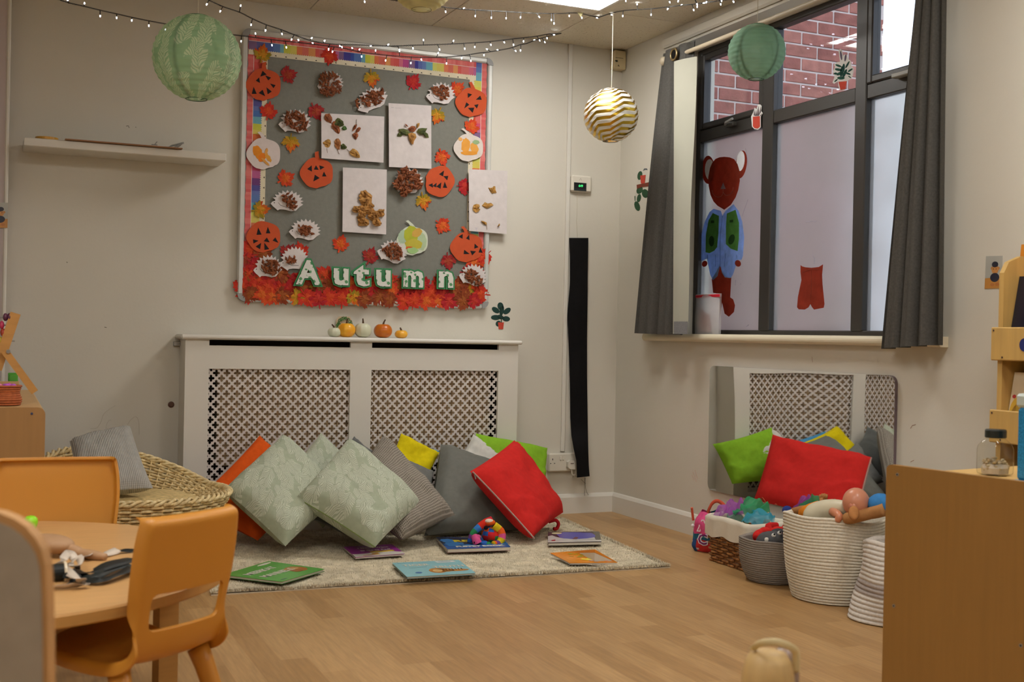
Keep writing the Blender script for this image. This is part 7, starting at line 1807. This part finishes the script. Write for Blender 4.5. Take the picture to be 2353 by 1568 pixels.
# ================================================================ CABINET AT THE LEFT WALL, ABACUS AND BITS
CZ = .67
lam = mk('brown_beech_laminate', col=rgb(160, 118, 68), rough=.55, var=(8, .05, (8, 8, .7))); lamt = mk('pale_beech_top', col=rgb(206, 166, 112), rough=.5, var=(8, .06, (1, 8, 1)))
fr_ = G(104.5, 937, CZ); bk_ = G(88, 895, CZ); xr = fr_.x
t = thing('long_cabinet', 'brown laminate cabinet end with pale top at the left edge', 'cabinet', (xr-.25, (fr_.y+bk_.y)/2, 0))
r_ = .02; prof = [(xr-.62, 0), (xr, 0), (xr, CZ-r_)]+[(xr-r_+r_*cos(pi/2*k/5), CZ-r_+r_*sin(pi/2*k/5)) for k in range(1, 6)]+[(xr-.62, CZ)]
MB().prism([(x, fr_.y, z) for x, z in prof], (0, .018, 0)).build('end_panel', lam, t)
MB().bbox((xr-.62, fr_.y+.018, CZ-.020), (xr-.004, bk_.y, CZ-.002), r=.006).build('top', lamt, t)
MB().box((xr-.62, fr_.y+.018, 0), (xr-.010, bk_.y, CZ-.020)).build('carcass', lam, t)
p = D(73, 951, 3.3); q = P(73, 951, 1, fr_.y-.0005); MB().prism([q+V((.0035*cos(2*pi*k/12), 0, .0035*sin(2*pi*k/12))) for k in range(12)], (0, -.001, 0), rgb(60, 66, 96)).build('screw', plast, t)
# abacus
am = mk('varnished_pine', col=rgb(190, 138, 72), rough=.5, var=(10, .1, (1, 1, 6)))
AY = -1.50
def A(x, y, d=0): return P(x, y, 1, AY+d)
t = thing('abacus', 'wooden abacus frame with coloured beads, cut by the left edge', 'abacus', (A(40, 900).x, AY, CZ))
def bar2(p, q, w_, th, nm, d=0):
    p, q = A(*p, d), A(*q, d); u = (q-p).normalized(); n = V((-u.z, 0, u.x))*w_/2; MB().prism([p+n, q+n, q-n, p-n], (0, th, 0)).build(nm, am, t)
bar2((36, 720), (-8, 850), .030, .022, 'frame_upright'); bar2((10, 806), (80, 902), .022, .018, 'support_leg', -.022)
mb = MB(); q = A(19, 808, -.024); mb.prism([q+V((.006*cos(2*pi*k/14), 0, .006*sin(2*pi*k/14))) for k in range(14)], (0, -.003, 0)); mb.build('bolt', metal, t)
for y, c_, x0, x1 in ((729, rgb(92, 44, 70), 8, 26), (747, rgb(186, 50, 90), -4, 12), (764, rgb(168, 62, 44), -2, 15), (783, rgb(170, 150, 40), -6, 6)):
    MB().tube([A(-60, y, .011), A(34, y+1, .011)], .0022, 6, rgb(80, 74, 70)).build('rod', metal, t)
    a_, b_ = A(x0, y, .011), A(x1, y+.3, .011); nb = max(1, round((b_.x-a_.x)/.014))
    for k in range(nb): c2_ = a_.lerp(b_, (k+.5)/nb); MB().ball(c2_, (.0075, .0125, .0125), c_, 14, 9).build('bead', plast, t, smooth=True)
# green blocks on a pale tray
t = thing('wooden_tray', 'pale wooden tray edge behind the orange pot on the left cabinet', 'tray', G(10, 890, CZ))
q0 = G(-40, 893, CZ); q1 = G(44, 893, CZ); MB().bbox((q0.x, q0.y, CZ), (q1.x, q0.y+.012, CZ+.026), r=.002).build('tray_side', lamt, t); MB().box((q0.x, q0.y+.012, CZ+.001), (q1.x, q0.y+.10, CZ+.006)).build('tray_base', lamt, t)
MB().bbox((q1.x-.010, q0.y+.012, CZ), (q1.x, q0.y+.1, CZ+.026), r=.002).build('tray_side', lamt, t)
gq = P(31, 878, 1, q0.y+.03)
for k, (dx, dy, h_) in enumerate(((0, 0, .044), (-.004, .016, .050))):
    a_ = P(21, 878, 1, q0.y+.02+dy); b_ = P(41, 878, 1, q0.y+.02+dy)
    tag(MB().bbox((a_.x+dx, q0.y+.02+dy, CZ+.0065), (b_.x+dx, q0.y+.034+dy, CZ+.0065+h_), rgb(86, 168, 60), .002).build('toy_block', plast), ('front green toy block standing in the pale tray on the left cabinet', 'rear green toy block standing behind the front one in the pale tray')[k], 'toy block', 'green toy blocks in the tray')
# woven orange pot
oq = G(14, 933, CZ); t = thing('woven_pot', 'orange-brown coiled pot of pink pieces at the left edge', 'pot', oq)
mb = MB(); pr_ = []
for k in range(9):
    z = k*.0065; r_ = .040+.003*sin(k*.9)
    for q in range(4): a_ = -pi/2+pi*q/3.0; pr_.append((r_+.0035*cos(a_), z+.0033*sin(a_)+.0033))
pr_ += [(.036, .058), (.035, .02), (.001, .018)]
mb.lathe(pr_, 36, (oq.x-.002, oq.y+.045, CZ), [mixc(rgb(196, 110, 60), rgb(160, 82, 44), rnd(0, 1)) for _ in range(40)], fn=lambda p, a, j: p*(1+.01*sin(24*a)) if False else V((p.x*(1+.02*sin(22*a)), p.y*(1+.02*sin(22*a)), p.z))); mb.build('coils', mk('woven_cord', rough=.85, var=(90, .2, None)), t, smooth=True)
mb = MB()
for k in range(9): mb.ball(V((oq.x-.002+rnd(-.024, .024), oq.y+.045+rnd(-.022, .022), CZ+.052+rnd(0, .006))), rnd(.007, .010), (rgb(206, 80, 190), rgb(186, 90, 200), rgb(220, 120, 170))[k % 3], 10, 7)
o = mb.build('pink_pieces', plast, t, smooth=True); o['kind'] = 'stuff'

# ================================================================ TURNED WOODEN POST AT THE BOTTOM EDGE
q = D(1766, 1500, 1.60); pm = mk('turned_pale_wood', col=rgb(190, 158, 104), rough=.5, var=(9, .06, (10, 10, 1)))
t = thing('wooden_post', 'blurred pale wooden post top with a cream strap at the bottom edge', 'post', (q.x, q.y, 0))
zt_ = D(1766, 1494, 1.60).z
MB().lathe([(.001, 0), (.036, 0), (.036, zt_-.050), (.035, zt_-.032), (.031, zt_-.015), (.024, zt_-.004), (.012, zt_), (.001, zt_)], 32, (q.x, q.y, 0)).build('post_body', pm, t, smooth=True)
q2 = D(1806, 1520, 1.62); z2_ = D(1806, 1486, 1.62).z
MB().lathe([(.001, 0), (.018, 0), (.018, z2_-.052), (.001, z2_-.052)], 24, (q2.x, q2.y, 0), None).build('side_dowel', mk('amber_wood', col=rgb(170, 116, 44), rough=.5), t, smooth=True)
MB().lathe([(.0185, z2_-.060), (.0188, z2_-.02), (.0165, z2_-.008), (.0130, z2_-.004), (.001, z2_-.003)], 24, (q2.x, q2.y, 0), None).build('clear_cap', mk('smoky_cap', col=rgb(150, 130, 120), rough=.2, alpha=.8), t, smooth=True)
pth = smoothpath([D(1730, 1493, 1.60), D(1746, 1480, 1.58), D(1775, 1476, 1.57), D(1800, 1481, 1.57), D(1822, 1492, 1.58), D(1829, 1506, 1.59), D(1829, 1545, 1.60)], 6)
MB().tube(pth, .0052, 8, rgb(222, 206, 160), flat=.35, up=(CF.x, CF.y, 0)).build('strap', mk('cream_strap', rough=.5, transl=.2), t, smooth=True)

# ================================================================ PAPER LANTERNS
random.seed(77)
def lantern(lb, c, R, mat, ribs, string_top, wirecol, ncol=None, mouth=.24, bars=(0.0, 1.2), squash=.98):
    t = thing('paper_lantern', lb, 'paper lantern', c, 'paper lanterns hung from the ceiling')
    n = ribs*4; v0 = math.asin(mouth)/pi; prof = []
    for k in range(n+1):
        th = pi*(v0+(1-2*v0)*k/n); rr_ = R*(1-.022*(.5-.5*cos(2*pi*k/4))); 
        prof.append((rr_*sin(th), -rr_*squash*cos(th)))
    def fn(p, a, j):
        w_ = 1+.006*noise.noise(V((cos(a)*3, sin(a)*3, j*.35)))*3; return V((p.x*w_, p.y*w_, p.z+R*.015*noise.noise(V((cos(a)*1.5, sin(a)*1.5, j*.2+9)))))
    MB().lathe(prof, 72, c, (1, 1, 1), fn=fn, uv=True).build('shade', mat, t, smooth=True)
    for z_, r_ in ((prof[0][1], prof[0][0]), (prof[-1][1], prof[-1][0])): MB().tube([c+V((r_*cos(2*pi*k/36), r_*sin(2*pi*k/36), z_)) for k in range(36)], .0013, 6, wirecol, closed=True).build('wire_ring', paint, t)
    mb = MB()
    for a in bars:
        for s_ in (1, -1):
            path = [c+V((s_*R*.955*sin(th)*cos(a), s_*R*.955*sin(th)*sin(a), -R*.955*cos(th)*squash)) for th in [pi*(v0+(1-2*v0)*k/18) for k in range(19)]]
            mb.tube(path, R*.05, 6, wirecol, flat=.10, up=(cos(a), sin(a), 0))
    mb.build('inner_frame', paper, t, smooth=True)
    top = V(string_top); MB().tube([c+V((0, 0, R*squash*.9)), V((c.x, c.y, top.z))], .0016, 6, rgb(214, 206, 178)).build('cord', cordm, t)
    return t
def lmat(name, col, pat=None, tr=.5, al=None):
    m_ = mk(name, col=col, rough=.8, transl=tr, alpha=al, bump=(90, .3, .002), var=(20, .06, None), spec=.2)
    if pat:
        nt = m_.node_tree; N, L = nt.nodes, nt.links; tc = next(n for n in N if n.type == 'TEX_COORD'); sock, _ = pat(N, L, tc); mx = next(n for n in N if n.type == 'VECT_MATH' and n.name == 'Vector Math'); L.new(sock, mx.inputs[0])
    return m_
gl1 = lmat('green_fern_paper', rgb(170, 205, 165), fern(rgb(232, 248, 216), rgb(176, 214, 172), 5.0, 40,   .34, 2.4, .35), .5, .84)
c1_ = D(453, 133, 4.04); lantern('large green paper lantern with a pale fern leaf print', c1_, .150, gl1, 17, (c1_.x, c1_.y, HC), rgb(40, 84, 54), mouth=.24, bars=(.9, 2.3))
gl2 = lmat('dark_green_paper', rgb(146, 184, 156), None, .5, .80)
c2_ = D(1739, 120, 4.5); lantern('dark green paper lantern hanging in front of the window', c2_, .110, gl2, 15, (c2_.x, c2_.y, HC), rgb(26, 60, 40), mouth=.26, bars=(.35, 1.75))
# gold and white zigzag
def gold(N, L, tc):
    s = N.new('ShaderNodeSeparateXYZ'); L.new(tc.outputs['UV'], s.inputs[0])
    u = nmath(N, L, 'MULTIPLY', s.outputs[0], 6.0); fr2 = nmath(N, L, 'FRACT', u); zz_ = nmath(N, L, 'ABSOLUTE', nmath(N, L, 'SUBTRACT', fr2, .5))
    k = nmath(N, L, 'ADD', nmath(N, L, 'MULTIPLY', s.outputs[1], 10.5), nmath(N, L, 'MULTIPLY', s.outputs[0], -9.0)); k = nmath(N, L, 'ADD', k, nmath(N, L, 'MULTIPLY', zz_, 1.1))
    st = nmath(N, L, 'GREATER_THAN', nmath(N, L, 'FRACT', k), .52)
    return st
gm_ = lmat('white_gold_paper', rgb(236, 234, 226), None, .5); nt = gm_.node_tree; N, L = nt.nodes, nt.links; tc = next(n for n in N if n.type == 'TEX_COORD'); st = gold(N, L, tc)
foil = N.new('ShaderNodeBsdfPrincipled'); foil.inputs['Base Color'].default_value = (*rgb(206, 168, 60), 1); foil.inputs['Metallic'].default_value = 1; foil.inputs['Roughness'].default_value = .28
bn_ = next(n for n in N if n.type == 'BUMP'); L.new(bn_.outputs[0], foil.inputs['Normal'])
out = N['Material Output']; old = out.inputs[0].links[0].from_socket; ms = N.new('ShaderNodeMixShader'); L.new(st, ms.inputs[0]); L.new(old, ms.inputs[1]); L.new(foil.outputs[0], ms.inputs[2]); L.new(ms.outputs[0], out.inputs[0])
c3_ = D(1404, 265, 5.35); lantern('white paper lantern with gold zigzag stripes near the corner of the room', c3_, .126, gm_, 14, (c3_.x, c3_.y, HC), rgb(120, 116, 110), mouth=.28, bars=(.2, 1.5))
cr_ = lmat('cream_paper', rgb(232, 224, 178), None, .5)
c4_ = D(970, -50, 4.6); lantern('cream paper lantern cut by the top edge of the picture', c4_, .132, cr_, 16, (c4_.x, c4_.y, HC), rgb(150, 140, 100), mouth=.30, bars=(.5, 2.0))

# ================================================================ FAIRY LIGHTS
wirem = mk('black_flex', col=rgb(34, 32, 28), rough=.5)
bulbm = mk('lit_led', col=(1, 1, 1), emit=((.80, .86, 1.0), 30.0)); bulbm.cycles.emission_sampling = 'NONE'; capm = mk('black_bulb_holder', col=rgb(24, 24, 26), rough=.4)
bulb_src = None
def fairy(lb, path, dA, dB, bulbs):
    """path: pixels along the wire; depth runs from dA to dB; bulbs: [(wire x, bulb x, bulb y)]"""
    n = len(path); x0, x1 = path[0][0], path[-1][0]
    def dep(x): k = (x-x0)/(x1-x0); return dA+(dB-dA)*k
    P3 = [D(x, y, dep(x)) for x, y in path]
    for p in P3: p.z = min(p.z, HC-.006)
    Q3 = list(P3)
    for end in (0, -1):                      # carry each free end on up to the ceiling
        p, q = (Q3[0], Q3[1]) if end == 0 else (Q3[-1], Q3[-2])
        if p.z < HC-.03:
            d = (p-q).normalized(); l_ = min((HC-.006-p.z)/max(d.z, .05), .9); e_ = V((p.x+d.x*l_, p.y+d.y*l_, HC-.006)); m_ = p+d*l_*.5
            m_.z = min(m_.z, HC-.008)
            if end == 0: Q3 = [e_, m_]+Q3
            else: Q3 = Q3+[m_, e_]
    sm_ = smoothpath(Q3, 8); c_ = P3[n//2]; t = thing('fairy_lights', lb, 'fairy lights', c_, 'fairy light strings under the ceiling')
    mb = MB()
    for s_ in (0, pi):
        tw = []
        for i, p in enumerate(sm_):
            for j in range(3):
                q = p if i == len(sm_)-1 else p.lerp(sm_[i+1], j/3); a = (i*3+j)*1.1+s_; tw.append(q+CR*(.0012*cos(a)*.3)+CU*(.0020*cos(a))+CF*(.0020*sin(a)))
                if i == len(sm_)-1: break
        mb.tube(tw, .0012, 5)
    mb.build('wire', wirem, t)
    def wirept(x):
        best = min(range(len(path)-1), key=lambda i: 0 if min(path[i][0], path[i+1][0]) <= x <= max(path[i][0], path[i+1][0]) else min(abs(path[i][0]-x), abs(path[i+1][0]-x))+1)
        a, b = path[best], path[best+1]; k = 0 if b[0] == a[0] else max(0, min(1, (x-a[0])/(b[0]-a[0]))); return (x, a[1]+(b[1]-a[1])*k)
    for wx, bx_, by_ in bulbs:
        d = dep(wx); a = D(*wirept(wx), d); b = D(bx_, by_, d); a.z = min(a.z, HC-.006); b.z = min(b.z, HC-.008); u = b-a; l_ = u.length; u = u.normalized() if l_ > 1e-5 else V((0, 0, -1))
        if l_ < .012: b = a+u*.012
        hb = MB().tube([a, b-u*.0030], .0019, 6).build('bulb_holder', capm, t)
        MB().tube([b-u*.0038, b-u*.0015, b+u*.0015, b+u*.0042], [.0019, .0024, .0022, .0008], 8).build('bulb', bulbm, hb, smooth=True)
    return t
fairy('string of fairy lights dropping from the ceiling seam leftwards along the top of the board', [(470,-4),(512,15),(550,28),(580,43),(612,57),(645,68),(676,80),(706,91),(735,98),(770,102),(815,103),(860,105),(905,106),(950,104),(990,103),(1040,101),(1080,99),(1110,97),(1140,94),(1175,90),(1210,86),(1235,83),(1262,78),(1290,73)], 4.6, 5.75,
      [(480,475,10),(512,506,26),(550,553,13),(580,577,57),(612,610,70),(645,648,78),(676,670,91),(712,715,89),(742,745,95),(758,755,113),(784,785,106),(858,857,105),(887,888,105),(914,918,115),(948,949,111),(973,973,92),(1006,1010,114),(1038,1042,94),(1066,1068,112),(1092,1091,108),(1126,1128,103),(1156,1157,94),(1178,1180,103),(1204,1203,95),(1234,1240,93),(1256,1257,88),(1262,1273,80)])
fairy('string of fairy lights sagging lowest, passing behind the green lantern', [(128,-3),(160,7),(195,15),(232,24),(268,32),(303,40),(342,48),(380,55),(420,62),(460,70),(500,76),(535,80),(560,83),(600,88),(640,93),(680,97),(715,101),(755,106),(790,111),(830,120),(862,124),(900,128),(940,131),(975,132),(1005,132),(1040,130),(1070,127),(1100,122),(1120,120),(1150,115),(1175,110),(1195,103),(1210,100),(1228,93),(1250,86),(1290,74)], 4.5, 5.75,
      [(158,156,2),(193,194,8),(230,230,37),(268,268,41),(303,303,40),(342,342,59),(380,380,68),(555,554,95),(588,587,77),(623,625,104),(656,658,109),(688,686,93),(724,722,101),(755,755,114),(768,764,119),(785,783,108),(812,811,114),(822,824,116),(831,831,130),(862,863,116),(889,886,139),(918,918,117),(945,944,145),(966,967,134),(1003,1007,122),(1027,1026,146),(1061,1061,128),(1080,1082,140),(1112,1112,122),(1128,1119,113),(1150,1143,115),(1177,1185,117),(1197,1196,116),(1234,1228,92),(1245,1252,97)])
fairy('string of fairy lights under the ceiling from the cream lantern to the light panel', [(830,-6),(880,-3),(915,2),(1010,15),(1050,20),(1080,22),(1110,24),(1150,26),(1185,28),(1220,30),(1255,31),(1290,31),(1325,30),(1362,29),(1376,28)], 4.7, 5.45,
      [(836,838,4),(1022,1024,27),(1060,1062,20),(1093,1092,37),(1129,1129,41),(1163,1163,42),(1197,1196,40),(1233,1239,39),(1267,1267,46),(1272,1273,54),(1308,1308,33),(1335,1337,41),(1367,1369,17)])
fairy('string of fairy lights along the ceiling tiles towards the window', [(1376,28),(1400,27),(1430,25),(1465,22),(1500,20),(1535,16),(1570,12),(1600,9),(1635,4),(1665,0),(1700,-5)], 5.45, 4.6,
      [(1400,1403,16),(1432,1431,37),(1465,1464,9),(1497,1496,34),(1538,1537,17),(1560,1564,12),(1590,1594,23),(1602,1602,11),(1624,1622,6),(1655,1656,10),(1683,1684,0)])
fairy('short upper string of fairy lights crossing the top edge by the window', [(1400,-8),(1440,-5),(1500,-7),(1540,-4),(1580,-3),(1620,-4),(1680,-8)], 5.1, 4.6,
      [(1437,1438,2),(1536,1539,5),(1560,1559,0),(1596,1602,10),(1625,1623,5),(1657,1658,2)])
# clear sticky tape holding the string near the light panel
c_ = G(1333, 27, HC-.004); mb = MB(); p_ = [D(1320, 18, 5.4), D(1332, 22, 5.38), D(1341, 28, 5.38), D(1338, 33, 5.38), D(1335, 39, 5.38), D(1329, 33, 5.38), D(1326, 26, 5.38)]
for p in p_: p.z = min(p.z, HC-.004)
mb.prism(p_, -CF*.0006, rgb(214, 206, 150)); tag(mb.build('sticky_tape', mk('clear_tape', rough=.3, alpha=.6)), 'crumpled strip of clear tape holding the lights beside the ceiling panel', 'tape')
